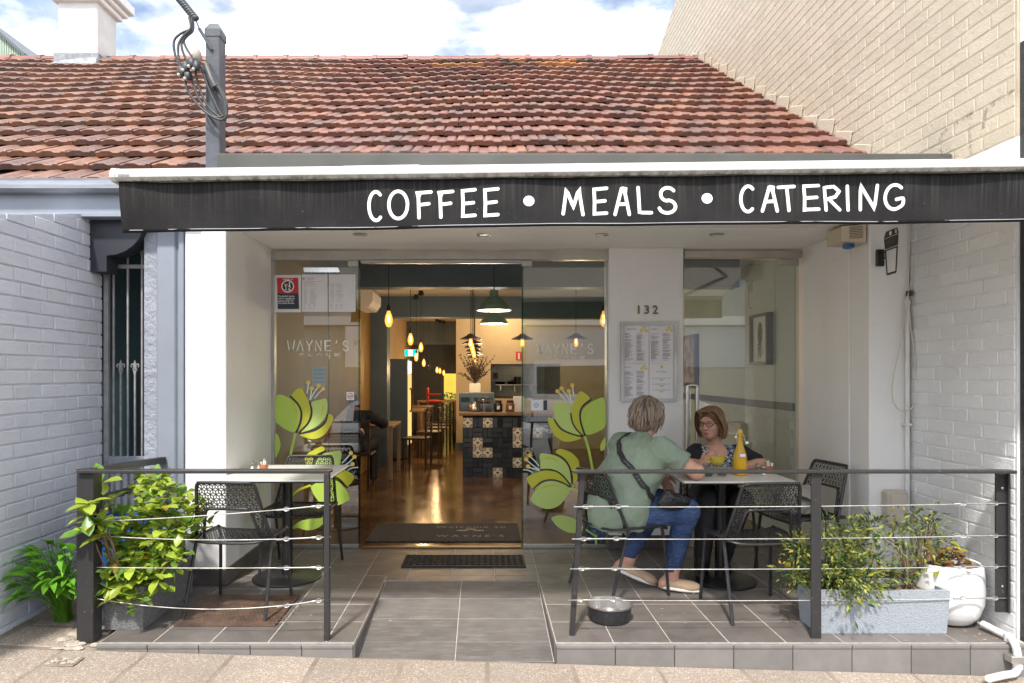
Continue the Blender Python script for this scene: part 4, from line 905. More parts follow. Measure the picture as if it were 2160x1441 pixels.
G = {'W': [[(0, 0), (.27, 1), (.5, .3), (.73, 1), (1, 0)]], 'A': [[(.05, 1), (.5, 0), (.95, 1)]], 'Y': [[(.05, 0), (.5, .5), (.95, 0)], [(.5, .5), (.5, 1)]], 'N': [[(.1, 1), (.1, 0), (.9, 1), (.9, 0)]],
     'E': [[(.9, 0), (.15, 0), (.15, 1), (.9, 1)], [(.15, .5), (.8, .5)]], "'": [[(.5, 0), (.45, .25)]], 'S': [arc(.5, .26, .36, .26, -20, -270) + arc(.5, .76, .38, .24, -90, 160)], 'P': [[(.2, 1), (.2, 0), (.6, 0), (.85, .25), (.6, .52), (.2, .52)]],
     'L': [[(.2, 0), (.2, 1), (.85, 1)]], 'C': [arc(.55, .5, .42, .5, -45, -315)]}
place_word(D, (607 - 570) * 3.79, (737 - 570) * 3.79, (719 - 780) * 3.79, (740 - 780) * 3.79, 9, [G[c] for c in "WAYNE'S"])
place_word(D, (630 - 570) * 3.79, (718 - 570) * 3.79, (745.5 - 780) * 3.79, (750.5 - 780) * 3.79, 3.2, [G[c] for c in 'PLACE'])
D.done(gl)
g2 = thing('glass_panel', 'right shopfront glass panel with lime flower decals beside the white menu pier', 'glass panel', (X(1190, YB), YB, 0))
mb = MB(); mb.box(X(1104, YB), X(1279, YB), YB - .005, YB + .005, .03, ZH0 - .002); mb.build('pane', M['glass'], g2)
mb = MB(); mb.box(X(1100, YB), X(1103.7, YB), YB - .006, YB + .008, .012, ZH0 - .002); mb.build('pane_edge', M['glass_edge'], g2)
D = Decal(1090, 780, YG)
D.petal('lime', pts('685,222;708,262;710,350;708,450;650,495;560,520;525,460;512,390;530,320;590,262'))
D.petal('chartreuse', pts('515,172;587,235;530,285;500,350;510,430;535,520;470,460;438,380;445,290;480,215'))
D.petal('lime2', pts('305,262;370,262;425,280;432,340;440,400;470,460;515,520;440,510;360,465;310,400;296,330'))
D.petal('chartreuse', pts('247,392;292,392;310,430;350,475;420,515;520,540;470,565;400,577;340,555;285,500'))
D.petal('chartreuse', pts('580,290;555,320;540,370;545,410;552,360;566,320'))
for q, w in (('592,240;535,285;508,340;512,420;545,525', 15), ('432,350;445,420;480,480;530,530', 12), ('300,400;350,470;430,510;520,535', 12)): D.line('film_dark', pts(q), w)
D.line('lime', pts('545,540;575,640;608,810'), 20); D.petal('lime', pts('708,540;685,565;668,610;675,650;708,620'))
for x, y in ((325, 172), (358, 149), (416, 170), (444, 124), (104, 686), (75, 716), (91, 773)): D.dot(x, y, 17)
for q in ('338,186;365,215;393,250', '368,166;400,205;432,262', '422,187;428,215;432,250', '446,141;450,175;458,211', '116,702;145,730;176,767', '88,730;130,765;181,802', '104,784;140,792;176,804', '55,800;90,803;125,820'): D.line('film_pale', pts(q), 9)
D.petal('chartreuse', pts('345,632;430,660;490,720;500,790;485,870;455,918;448,840;420,760;370,700;312,665'))
D.petal('lime2', pts('187,672;260,675;340,700;400,755;430,830;440,910;360,850;280,805;200,800;188,740'))
D.petal('chartreuse', pts('78,870;140,830;220,805;300,815;360,850;430,925;350,895;270,880;200,895;138,953'))
D.petal('lime2', pts('425,950;380,1040;330,1090;260,1113;190,1100;112,1045;145,970;200,910;270,890;350,905'))
D.petal('chartreuse', pts('190,950;240,925;300,920;345,935;290,932;230,945')); D.petal('chartreuse', pts('215,705;260,695;310,715;335,740;290,718;245,712'))
for q, w in (('312,672;380,715;425,790;442,912', 12), ('190,800;280,800;360,840;435,930', 12), ('135,950;200,895;280,880;360,900;432,942', 12)): D.line('film_dark', pts(q), w)
D.line('lime', pts('435,945;470,960;502,978'), 20); D.petal('lime2', pts('277,1183;340,1163;410,1172;480,1205;550,1280;500,1300;420,1303;340,1265;300,1225'))
D.line('lime', pts('550,1275;600,1310;636,1330'), 14); D.line('lime', pts('634,1325;634,1370;633,1412'), 18)
place_word(D, (1132 - 1090) * 3.79, (1252 - 1090) * 3.79, (726 - 780) * 3.79, (746 - 780) * 3.79, 9, [G[c] for c in "WAYNE'S"])
place_word(D, (1152 - 1090) * 3.79, (1235 - 1090) * 3.79, (752 - 780) * 3.79, (757 - 780) * 3.79, 3.2, [G[c] for c in 'PLACE'])
D.done(g2)
g3 = thing('glass_door', 'frameless glass door with tall steel handle right of the menu pier', 'glass door', (X(1565, YB), YB, 0))
mb = MB(); mb.box(X(1443, YB), X(1684, YB), YB - .005, YB + .005, .012, Z(549, YB)); mb.build('pane', M['glass'], g3)
mb = MB(); mb.box(X(1640, YB), X(1684, YB), YB - .016, YB + .016, Z(560, YB), Z(547, YB), .003); mb.build('patch_hinge', M['alu'], g3)
hx = X(1456, YB); mb = MB(); mb.tube(smooth_line([(hx - .045, YB - .005, .45), (hx - .045, YB - .06, .45), (hx - .045, YB - .07, .55), (hx - .045, YB - .07, 1.28), (hx - .042, YB - .06, 1.345), (hx - .002, YB - .055, 1.36), (hx + .035, YB - .06, 1.345), (hx + .038, YB - .06, 1.28), (hx + .038, YB - .06, .5)], 5), .017, 10); mb.build('handle', M['steel'], g3, 60)
# papers taped to the left panel
def paper(name, a, b, c, d, label, Y=YG - .0026):
    t = thing(name, label, 'poster', (X((a + c) / 2, Y), Y, Z((b + d) / 2, Y))); mb = MB(); mb.box(X(a, Y), X(c, Y), Y - .0008, Y, Z(d, Y), Z(b, Y)); mb.build('sheet', M['paper'], t)
    return t, lambda u, v, dd: Vector((X(u, Y), Y - .0012 - dd, Z(v, Y)))
t, f = paper('alcohol_poster', 579, 580, 635, 659, 'red and navy UNDER 18 no alcohol poster taped to the left glass')
q = MB(); q.sheet([f(584, 586, 0), f(629, 586, 0), f(630, 619, 0), f(585, 619, 0)]); q.build('red_field', M['sign_red'], t)
q = MB(); q.sheet([f(585, 619, 0), f(630, 619, 0), f(631, 652, 0), f(586, 652, 0)]); q.build('navy_field', M['sign_navy'], t)
q = MB(); q.sheet([f(607 + 13.6 * math.cos(a), 604 + 13.2 * math.sin(a), .0002) for a in [2 * math.pi * i / 28 for i in range(28)]]); q.build('roundel', M['film_white'], t)
q = MB(); q.sheet([f(607 + 11 * math.cos(a), 604 + 10.7 * math.sin(a), .0004) for a in [2 * math.pi * i / 28 for i in range(28)]]); q.build('roundel_centre', M['sign_navy'], t)
q = MB(); q.sheet([f(*p, .0006) for p in ((608.5, 613), (608.5, 603), (609.6, 601), (609.6, 595), (612, 595), (612, 601), (613, 603), (613, 613))]); q.sheet([f(*p, .0006) for p in ((600, 599), (606.5, 599), (606, 603), (604, 605), (604, 610.5), (607, 612), (600, 612), (602.5, 610.5), (602.5, 605), (600.5, 603))]); q.build('bottle_and_glass', M['film_white'], t)
q = MB(); q.sheet([f(*p, .0008) for p in ((599, 598), (600.5, 596.5), (615, 610.5), (613.5, 612))]); q.build('strike_bar', M['sign_red'], t)
q = MB(); fy = lambda x, y: (lambda u, v, d: f(x + u, y - v, .0004 + d))
text_into(q, 'UNDER 18', 4.6, fy(607, 591), 0, 'CENTER', 0, .10)
for i, s in enumerate(('No alcohol can be', 'sold or supplied to', 'anyone under 18.', "It's against the law.")): text_into(q, s, 5.0, fy(587, 626.5 + 4.8 * i), 0, 'LEFT', 0, .10, .93)
q.build('poster_lettering', M['film_white'], t)
def print_lines(mb, f, x0, x1, y0, y1, step, rnd, w=.55, cols=None):
    y = y0
    while y < y1:
        if rnd.random() < .88:
            for (a, b) in (cols or ((x0, x1),)):
                e = a + (b - a) * rnd.uniform(.45, 1); mb.sheet([f(a, y, .0002), f(e, y, .0002), f(e, y + w, .0002), f(a, y + w, .0002)])
        y += step
for (a, c, lab, sd) in ((637, 691, 'white liquor licence notice, middle of three sheets on the left glass', 1), (693.5, 750, 'white licence sheet, rightmost of three sheets on the left glass', 2)):
    t, f = paper('licence_notice', a, 579, c, 658, lab); rn = random.Random(sd); q = MB()
    if sd == 1: q.sheet([f(640 + 3.2 * math.cos(x), 588 + 2.4 * math.sin(x), .0002) for x in [2 * math.pi * i / 12 for i in range(12)]]); print_lines(q, f, 648, 668, 586, 592, 2.2, rn, .8)
    print_lines(q, f, a + 3, c - 6, 594, 600, 2.6, rn, .7); print_lines(q, f, a + 4, a + 14, 602, 640, 1.9, rn, .5, ((a + 4, a + 13), (a + 17, a + 32))); print_lines(q, f, a + 4, c - 8, 642, 653, 1.9, rn, .5, ((a + 4, a + 9), (a + 14, a + 20), (a + 24, a + 30)))
    q.build('print', M['ink_soft'], t)
t, f = paper('garage_notice', 659, 774, 687, 815, 'small WANTED LOCKUP GARAGE notice showing mirrored on the left glass', YB + .008)
q = MB()
for i, s in enumerate(('WANTED', 'LOCKUP', 'GARAGE', 'FOR LEASE')): text_into(q, s, 6.4 if i < 3 else 5, (lambda i: lambda u, v, d: f(673 + u, 783 + 8.2 * i - v, d))(i), 0, 'CENTER', 0, .06, 1.0, True)
q.build('notice_lettering', M['ink_soft'], t)
t, f = paper('no_smoking_sticker', 731, 827, 747, 844, 'small square no smoking sticker on the left glass panel', YG - .0026)
q = MB(); ribbon(q, [(739 + 5.6 * math.cos(a), 835.5 + 5.6 * math.sin(a)) for a in [2 * math.pi * i / 20 for i in range(21)]], 1.2, f, .0002); ribbon(q, [(735, 839.5), (743, 831.5)], 1.1, f, .0004); q.build('prohibition_ring', M['sign_red'], t)
q = MB(); ribbon(q, [(735.5, 837), (743, 836)], 1.4, f, .0001); q.build('cigarette', M['ink'], t)
t, f = paper('card_sticker', 1121, 844, 1155, 866, 'pale blue and navy payment sticker on the right glass panel', YG - .0026)
q = MB(); q.sheet([f(1146, 844.5, .0002), f(1154.5, 844.5, .0002), f(1154.5, 865.5, .0002), f(1146, 865.5, .0002)]); q.build('navy_strip', M['sign_navy'], t)
q = MB(); ribbon(q, [(1131 + 4 * math.cos(a), 855 + 4.5 * math.sin(a)) for a in [2 * math.pi * i / 16 for i in range(17)]], 1.6, f, .0002); ribbon(q, [(1127, 855), (1135, 855)], 1.2, f, .0003); q.build('round_mark', mat('sky_blue_print', (.05, .35, .6), .5), t)
# number and menu board
YM = 5.52
nb = thing('house_number', 'brass house number 132 on the white pier', 'house number', (X(1365, YM), YM, Z(650, YM)))
for dx, ch_ in ((1347, '1'), (1364, '3'), (1382, '2')):
    mb = MB()
    text_into(mb, ch_, .098, lambda u, v, d: Vector((X(dx, YM) + u, YM - .004, Z(662, YM) + v)), 0, 'CENTER', 0, .002)
    mb.build('digit', M['brass'], nb).modifiers.new('depth', 'SOLIDIFY').thickness = .003

t = thing('menu_board', 'silver framed menu board with four sheets on the white pier', 'menu board', (X(1367, YM), YM, Z(764, YM))); mb = MB()
a, b, c, d = X(1308, YM), Z(847, YM), X(1427, YM), Z(680, YM); w = .028
for poly in (((a, d), (c, d), (c - w, d - w), (a + w, d - w)), ((a, b), (c, b), (c - w, b + w), (a + w, b + w)), ((a, b), (a, d), (a + w, d - w), (a + w, b + w)), ((c, b), (c, d), (c - w, d - w), (c - w, b + w))): mb.prism([(p[0], YM - .022, p[1]) for p in poly], (0, .021, 0))
mb.build('frame', M['alu'], t); f = lambda u, v, dd: Vector((X(u, YM), YM - .0105 - dd, Z(v, YM))); rn = random.Random(4)
for k, (x0, y0, x1, y1) in enumerate(((1314, 687, 1368, 766), (1369, 687, 1421, 766), (1314, 767, 1368, 841), (1369, 767, 1421, 841))):
    q = MB(); q.box(X(x0, YM), X(x1, YM), YM - .010, YM - .004, Z(y1, YM), Z(y0, YM)); sh = q.build('menu_sheet', M['paper'], t); q = MB()
    if k < 3:
        text_into(q, ('BREAKFAST', 'LUNCH', 'LUNCH')[k], 4.0, (lambda xx, yy: lambda u, v, dd: f(xx + u, yy - v, .0002))(x0 + (8 if k == 0 else 3), y0 + 9), 0, 'LEFT', 0, .04)
        for a0, b0 in ((x0 + 3, x0 + 21), (x0 + 28, x0 + 46)): print_lines(q, f, a0, b0, y0 + 16, y1 - 5, 1.35, rn, .6)
        q2 = MB()
        for cx_, cy_ in ((x1 - 15, y0 + 10), (x1 - 6, y0 + 11), (x1 - 10, y0 + 5)): q2.sheet([f(cx_ + 4 * math.cos(z), cy_ + 3.4 * math.sin(z), .0002) for z in [2 * math.pi * i / 10 for i in range(10)]])
        q2.build('yellow_flower_print', mat('soft_yellow_print', (.72, .60, .25), .6), sh)
    else:
        text_into(q, "WAYNE'S", 4.6, lambda u, v, dd: f(1395 + u, 786 - v, .0002), 0, 'CENTER', 0, 0, 1.3)
        for i, s in enumerate(('Bacon & Egg Roll + Regular Coffee', 'Bacon & Egg Roll + Regular Coffee', 'Bacon & Egg Roll + Regular Coffee')): text_into(q, s, 2.7, (lambda yy: lambda u, v, dd: f(1395 + u, yy - v, .0002))(798.5 + 12.5 * i), 0, 'CENTER', 0, .02)
        q2 = MB()
        for i in range(3): q2.sheet([f(1391, 800 + 12.5 * i, .0002), f(1399, 800 + 12.5 * i, .0002), f(1399, 802.6 + 12.5 * i, .0002), f(1391, 802.6 + 12.5 * i, .0002)])
        q2.sheet([f(1395 + 3 * math.cos(z), 774 + 4 * math.sin(z), .0002) for z in [2 * math.pi * i / 10 for i in range(10)]]); q2.build('yellow_print', M['yellow_print'], sh)
    q.build('menu_print', M['ink'], sh, None, 'stuff')

# ---------------------------------------------------------------- awning
def dusty_black():
    k = NT('dusty_black_canvas'); s = k.noise(1.0, 5, .6, stretch=(75, 8, 1.2)); u = k.n('SeparateXYZ'); k.l(k.pos(), u.inputs[0])
    m = k.n('MapRange'); m.inputs['From Min'].default_value = 2.17; m.inputs['From Max'].default_value = 2.36; k.l(u.outputs['Z'], m.inputs['Value'])
    st_ = k.math('MULTIPLY', k.ramp(s, .48, .75), k.math('ADD', k.math('MULTIPLY', m.outputs[0], .34), .03)); c = k.mix(st_, (.016, .0155, .0155), (.15, .145, .135))
    c = k.mix(k.math('MULTIPLY', k.ramp(k.noise(3.0, 8, .7), .45, .75), .35), c, (.05, .047, .044)); c = k.mix(k.math('MULTIPLY', k.ramp(k.noise(150, 2), .74, .78), .5), c, (.4, .38, .35))
    k.bsdf(c, .85, 0, k.noise(300, 2), .2, .003, .2); return k.mat
M['canvas'] = dusty_black()
def canopy_mat():  # unseen cloth, made pale and translucent to brighten the recess beneath
    k = NT('pale_fill_canopy'); d = k.n('BsdfDiffuse'); d.inputs['Color'].default_value = (.72, .70, .66, 1); t = k.n('BsdfTranslucent'); t.inputs['Color'].default_value = (.72, .70, .66, 1); m = k.n('MixShader'); m.inputs[0].default_value = .45; k.l(d.outputs[0], m.inputs[1]); k.l(t.outputs[0], m.inputs[2]); k.l(m.outputs[0], k.out.inputs['Surface']); return k.mat
aw = thing('awning', 'black canvas awning lettered COFFEE MEALS CATERING over the shopfront', 'awning', (0.6, 3.0, 2.4))
AY = 2.985; AX0, AX1 = X(255, AY), 2.92; tilt = lambda x: .0118 * (x - AX0)
def cloth(x, z):                                        # how far the canvas hangs out from its plane
    s = (2.36 - z) / .25; e = math.exp(-((x - AX0) / .16) ** 2)
    return .012 * s * math.sin(x * 2.1 + .6) + .006 * s * math.sin(x * 5.3 + 1.1) + .014 * e * math.sin(9 * (z - 2.1) - 6 * (x - AX0)) + .004 * math.sin(x * 11 + z * 14)
zt0, zb0 = Z(384, AY), Z(490, AY)
mb = MB(); nx, nz = 120, 12; vs = []
for i in range(nx + 1):
    x = AX0 + (AX1 - AX0) * i / nx
    for j in range(nz + 1): z = zb0 + (zt0 - zb0) * j / nz + tilt(x) + (.02 if j == 0 else 0) * 0; vs.append((x, AY - cloth(x, z - tilt(x)), z))
mb.add(vs, [(i * (nz + 1) + j, (i + 1) * (nz + 1) + j, (i + 1) * (nz + 1) + j + 1, i * (nz + 1) + j + 1) for i in range(nx) for j in range(nz)])
val = mb.build('valance', M['canvas'], aw, 60); sm = val.modifiers.new('thickness', 'SOLIDIFY'); sm.thickness = .002; sm.offset = -1
mb = MB(); mb.tube([(AX0 + (AX1 - AX0) * i / 40, AY - cloth(AX0 + (AX1 - AX0) * i / 40, zb0) - .001, zb0 + .012 + tilt(AX0 + (AX1 - AX0) * i / 40)) for i in range(41)], .0022, 5); mb.build('hem_stitching', M['ink_soft'], val)
fv = lambda u, v, d: (lambda x, z: Vector((x, AY - cloth(x, z - tilt(x)) - .003 - d, z)))(X(u, AY), Z(v, AY))
HG = {'C': ([arc(.56, .5, .50, .5, -52, -308, 14)],), 'O': ([arc(.5, .5, .47, .5, 0, 350, 18) + [(.97, .5)]],), 'F': ([[(1, .02), (.08, .06), (.14, 1)], [(.12, .52), (.85, .47)]],), 'E': ([[(1, .0), (.06, .04), (.1, .5), (.08, .98), (1, .95)], [(.1, .52), (.88, .48)]],),
      'M': ([[(0, .98), (.18, .02), (.52, .72), (.80, 0), (1, 1)]],), 'A': ([[(0, 1), (.45, 0), (.62, .02), (1, 1)], [(.2, .62), (.84, .60)]],), 'L': ([[(.0, 0), (.12, .95), (1, .96)]],), 'S': ([arc(.52, .26, .42, .26, -35, -260, 9) + arc(.48, .74, .48, .25, -80, 165, 9)],),
      'T': ([[(0, .05), (1, .0)], [(.52, .04), (.66, 1)]],), 'R': ([[(.12, 1), (.02, .06), (.62, .02), (.95, .22), (.72, .44), (.14, .56)], [(.3, .54), (1, .98)]],), 'I': ([[(.3, 0), (.7, 1)]],), 'N': ([[(.06, 1), (0, 0), (.92, .96), (1, 0)]],), 'G': ([arc(.52, .5, .5, .5, -50, -300, 12) + [(.96, .80), (.95, .56), (.62, .60)]],)}
LT = [('C', 776, 806, 405, 464), ('O', 819, 861, 404, 461), ('F', 880, 909, 404, 460), ('F', 926, 955, 403, 459), ('E', 974, 1002, 401, 458), ('E', 1021, 1050, 400, 457), ('M', 1187, 1229, 399, 454), ('E', 1251, 1279, 398, 453), ('A', 1297, 1327, 398, 453), ('L', 1345, 1373, 397, 452), ('S', 1389, 1425, 397, 451),
      ('C', 1560, 1590, 394, 447), ('A', 1607, 1638, 395, 446), ('T', 1640, 1674, 394, 445), ('E', 1693, 1727, 391, 444), ('R', 1739, 1773, 392, 443), ('I', 1786, 1794, 392, 442), ('N', 1816, 1851, 391, 441), ('G', 1868, 1908, 390, 440)]
for i, (c, x0, x1, y0, y1) in enumerate(LT):
    mb = MB()
    for j, s in enumerate(HG[c][0]):
        pl = smooth_line([(x0 + (x1 - x0) * a, y0 + (y1 - y0) * b, 0) for a, b in s], 3) if c in 'COSG' else [Vector((x0 + (x1 - x0) * a, y0 + (y1 - y0) * b, 0)) for a, b in s]
        if c not in 'COSG':
            pl2 = []
            for a, b in zip(pl, pl[1:]): pl2 += [a.lerp(b, k / 5) for k in range(5)]
            pl = pl2 + [pl[-1]]
        ribbon(mb, pl, 7.1, fv, .0006 * j)
    mb.build('letter', M['film_white'], val)
for cx, cy in ((1115, 426), (1491, 419)):
    mb = MB(); mb.sheet([fv(cx + 11.6 * math.cos(a), cy + 11 * math.sin(a), 0) for a in [2 * math.pi * i / 24 for i in range(24)]]); mb.build('lettering_dot', M['film_white'], val)
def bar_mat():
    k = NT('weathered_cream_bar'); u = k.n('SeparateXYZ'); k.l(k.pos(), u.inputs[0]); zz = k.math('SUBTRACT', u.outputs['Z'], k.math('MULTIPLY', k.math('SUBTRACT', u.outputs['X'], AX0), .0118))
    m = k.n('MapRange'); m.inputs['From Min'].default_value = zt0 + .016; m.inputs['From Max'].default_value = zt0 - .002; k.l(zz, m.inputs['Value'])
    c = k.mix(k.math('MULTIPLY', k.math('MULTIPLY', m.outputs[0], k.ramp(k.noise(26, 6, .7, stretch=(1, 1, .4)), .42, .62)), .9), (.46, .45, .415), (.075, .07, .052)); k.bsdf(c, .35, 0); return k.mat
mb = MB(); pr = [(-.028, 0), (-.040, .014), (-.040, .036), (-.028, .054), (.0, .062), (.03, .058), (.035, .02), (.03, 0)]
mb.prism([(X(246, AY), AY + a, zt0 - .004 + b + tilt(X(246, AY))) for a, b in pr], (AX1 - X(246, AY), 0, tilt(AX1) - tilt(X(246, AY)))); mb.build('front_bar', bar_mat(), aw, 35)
mb = MB(); mb.prism([(X(246, AY) - .008, AY + a * 1.08, zt0 - .006 + b * 1.08) for a, b in pr], (.02, 0, 0)); ec = mb.build('end_cap', M['cream_metal'], aw, 35)
mb = MB(); text_into(mb, 'ozsun', .022, plane_y(X(259, AY), zt0 + .012, AY - .0422), 0, 'LEFT', 0, .0004); mb.build('maker_mark', M['ink'], ec)
mb = MB(); mb.add([(AX0 + .03, AY + .02, zt0 + .045), (AX1, AY + .02, zt0 + .045 + tilt(AX1)), (AX1, 4.2, 2.735), (AX0 + .03, 4.2, 2.73)], [(0, 1, 2, 3)]); o = mb.build('canopy', canopy_mat(), aw); k = o.modifiers.new('thickness', 'SOLIDIFY'); k.thickness = .003
mb = MB(); mb.box(-1.665, 2.925, 4.16, 4.60, 2.70, Z(323, 4.16), .008); mb.build('hood', mat('weathered_hood', (.075, .075, .066), .5, col2=(.05, .05, .045), scale=3), aw)  # unseen depth carried back to the wall to block sun leaking behind
for xx in (-.9, 2.2): mb = MB(); mb.tube([(xx, 4.2, 2.74), (xx + .55, 3.6, 2.56), (xx + .05, 3.04, zt0 + .02)], .022, 8); mb.build('folding_arm', M['cream_metal'], aw, 40)
for xx in (-1.4, .6, 2.5): mb = MB(); mb.box(xx - .04, xx + .04, 4.40, YP + .002, 2.62, 2.698, .004); mb.build('wall_bracket', M['cream_metal'], aw)

# ---------------------------------------------------------------- fittings on the white piers
t = thing('alarm_siren', 'cream slatted alarm siren box with blue lens under the soffit', 'alarm box', (2.58, 4.7, 2.4))
mb = MB(); mb.prism([(2.50, 4.66, 2.485), (2.638, 4.60, 2.485), (2.638, 4.60, 2.36), (2.50, 4.66, 2.38)], (.0, .2, 0)); mb.build('casing', mat('aged_cream_plastic', (.55, .47, .36), .5), t)
n_ = Vector((-.06, -.138, 0)).normalized(); mb = MB()
for i in range(8):
    z = 2.395 + i * .011; a, b = Vector((2.545, 4.6405, z)), Vector((2.62, 4.6079, z)); mb.prism([a + n_ * .002, b + n_ * .002, b + n_ * .002 + Vector((0, 0, .004)), a + n_ * .002 + Vector((0, 0, .004))], n_ * -.004)
mb.build('slats', M['dirt'], t); mb = MB(); mb.lathe([(.038, 0), (.036, -.022), (.02, -.028), (.001, -.028)], 16, (2.572, 4.70, 2.362)); mb.build('lens', mat('blue_lens', (.01, .12, .30), .2), t, 40)
t = thing('cup_sign', 'black cut-out takeaway coffee cup sign projecting from the white pier', 'sign', (2.71, 4.5, 2.2))
bx = X(1862, 4.57); mb = MB(); mb.box(X(1848, 4.57), X(1863, 4.57), 4.552, 4.579, Z(562, 4.57), Z(527, 4.57), .003); mb.build('wall_plate', M['black'], t)
cup = lambda u, v: Vector((2.715 - u * .02, 4.53 - u * .20, 2.115 + v * .29))    # u outwards from the wall, v up
mb = MB(); off = (.004, 0, 0)
def plate(pp): mb.prism([cup(*p) for p in pp], off)
plate([(.10, .62), (.92, .62), (.955, .86), (.04, .86)]); plate([(.03, .875), (.96, .875), (.955, .90), (.04, .90)]); plate([(.05, .90), (.36, .90), (.36, .99), (.14, .99)]); plate([(.55, .90), (.74, .90), (.74, .99), (.55, .99)]); plate([(.87, .90), (.955, .90), (.90, .99), (.86, .99)]); plate([(.13, .992), (.90, .992), (.86, 1.02), (.17, 1.02)])
plate([(.10, .60), (.16, .60), (.25, .05), (.20, .03)]); plate([(.86, .60), (.92, .60), (.83, .03), (.78, .05)]); plate([(.20, .03), (.25, .0), (.78, .0), (.83, .03), (.78, .05), (.25, .05)]); plate([(.13, .57), (.90, .57), (.905, .602), (.105, .602)])
mb.build('cup_outline', M['black'], t); mb = MB()
for v in (.42, .56): a, b = cup(.12, v), Vector((2.717, 4.554, cup(0, v).z)); mb.tube([a, b], .005, 6)
mb.build('bracket_arms', M['black'], t)
mb = MB(); text_into(mb, "WAYNE'S", .036, lambda u, v, d: cup(.5 + u / .20, .72 + v / .29) + Vector((-.0008, 0, 0)), 0, 'CENTER'); mb.build('sleeve_lettering', mat('dull_gold', (.16, .13, .07), .5), t)
t = thing('meter_box', 'beige plastic meter box low on the white pier', 'meter box', (2.84, 4.56, .53))
mb = MB(); mb.box(X(1873, 4.5), X(1915, 4.5), 4.50, 4.579, Z(1110, 4.5), Z(1036, 4.5), .012); mb.build('casing', mat('beige_plastic', (.50, .45, .38), .5, col2=(.46, .41, .34), scale=6), t); mb = MB(); mb.box(X(1879, 4.5), X(1912, 4.5), 4.492, 4.502, Z(1103, 4.5), Z(1043, 4.5), .008); mb.build('lid', mat('beige_plastic_lid', (.53, .48, .41), .45), t)
pv = mat('white_pvc', (.74, .74, .72), .4, col2=(.66, .65, .62), scale=7)
t = thing('conduit', 'white conduit pipe running down the corner of the white pier', 'pipe', (2.89, 4.55, 1)); px_ = 2.895
mb = MB(); mb.tube([(px_, 4.555, .02), (px_, 4.555, 1.93)], .015, 10); mb.lathe([(.019, 0), (.019, .03), (.012, .04)], 10, (px_, 4.555, 1.925)); mb.build('pipe', pv, t, 40)
for z in (.5, 1.1): mb = MB(); mb.box(px_ - .032, px_ + .022, 4.537, 4.579, z, z + .016, .003); mb.build('saddle', pv, t)
mb = MB(); mb.box(px_ - .004, px_ + .02, 4.52, 4.57, 1.985, 2.02, .004); mb.build('terminal', M['dirt'], t)
wire = mat('cream_cable', (.62, .58, .48), .5)
c = lambda a, b, y=4.54: P(a, b, y); mb = MB()
mb.tube(smooth_line([c(1942, 460, 4.50), c(1930, 560, 4.53), c(1918, 610), c(1914, 640), c(1900, 720), c(1884, 800, 4.52), c(1884, 845, 4.5), c(1900, 866, 4.49), c(1922, 862, 4.49), c(1937, 830, 4.5), c(1930, 760, 4.52), c(1921, 690), c(1917, 640)], 6), .0042, 6); o = mb.build('hanging_cable', wire, None, 60); tag(o, 'loose cream cable looping down over the white pier corner', 'cable')
mb = MB(); mb.tube(smooth_line([c(1919, 470, 4.56), c(1917, 560, 4.565), c(1913, 640, 4.565), c(1915, 700, 4.57)], 6), .004, 6); o = mb.build('wall_cable', pv, None, 60); tag(o, 'white cable clipped straight down the upper pier corner', 'cable')
# ---------------------------------------------------------------- service post with its cables
sp = thing('service_post', 'dark grey steel power service post rising above the gutter', 'post', (-1.864, 4.62, 2.5))
mb = MB(); y0 = 4.58; a, b = X(433, y0), X(461, y0); zt1 = Z(70, y0)
mb.box(a, b + .008, y0, y0 + .11, 2.5, zt1, .006); mb.build('post_body', M['post_grey'], sp)
mb = MB(); mb.add([(a - .004, y0 - .004, zt1 - .02), (b + .012, y0 - .004, zt1 - .02), (b + .012, y0 + .114, zt1 - .02), (a - .004, y0 + .114, zt1 - .02), (a - .004, y0 - .004, zt1 + .03), (b + .012, y0 - .004, zt1 + .03), (b + .012, y0 + .114, zt1 + .03), (a - .004, y0 + .114, zt1 + .03), (a + .02, y0 + .02, zt1 + .075), (b - .01, y0 + .02, zt1 + .075), (b - .01, y0 + .09, zt1 + .075), (a + .02, y0 + .09, zt1 + .075)],
    [(0, 1, 5, 4), (1, 2, 6, 5), (2, 3, 7, 6), (3, 0, 4, 7), (4, 5, 9, 8), (5, 6, 10, 9), (6, 7, 11, 10), (7, 4, 8, 11), (8, 9, 10, 11)]); mb.build('post_cap', M['post_grey'], sp)
q = lambda px_, py_, y=4.52: P(px_, py_, y)
mb = MB(); u, v = q(420, 60, 4.54), q(447, 105, 4.57); mb.tube([u, v], .014, 4, flat=.4); mb.tube([q(437, 238), q(450, 260, 4.57)], .012, 4, flat=.4); mb.build('strain_bracket', M['post_grey'], sp)
mb = MB(); mb.tube([q(421, 62, 4.54), q(408, 30, 4.5)], .004, 5); mb.build('strain_wire', M['cable_black'], sp)
mb = MB(); d_ = (q(378, 0) - q(411, 38)); 
for i in range(9): c_ = q(411, 38).lerp(q(380, 0), i / 8); mb.ball(c_, (.030, .022, .020), 8, 5)
mb.tube([q(414, 42), q(378, -4)], .016, 6); mb.build('strain_clamp', M['cable_black'], sp, 60)
runs = (((399, 36), (402, 60), (385, 78), (376, 98), (378, 130), (383, 148)), ((404, 38), (404, 62), (392, 75), (383, 95), (390, 120), (400, 138)), ((407, 38), (407, 64), (395, 76), (388, 88), (398, 110), (414, 128)), ((402, 36), (406, 58), (380, 72), (367, 88), (370, 118), (381, 142)))
for i, r_ in enumerate(runs): mb = MB(); mb.tube(smooth_line([q(*p, 4.50 + .006 * i) for p in r_], 6), .008, 7); mb.build('mains_cable', M['cable_black'], sp, 60)
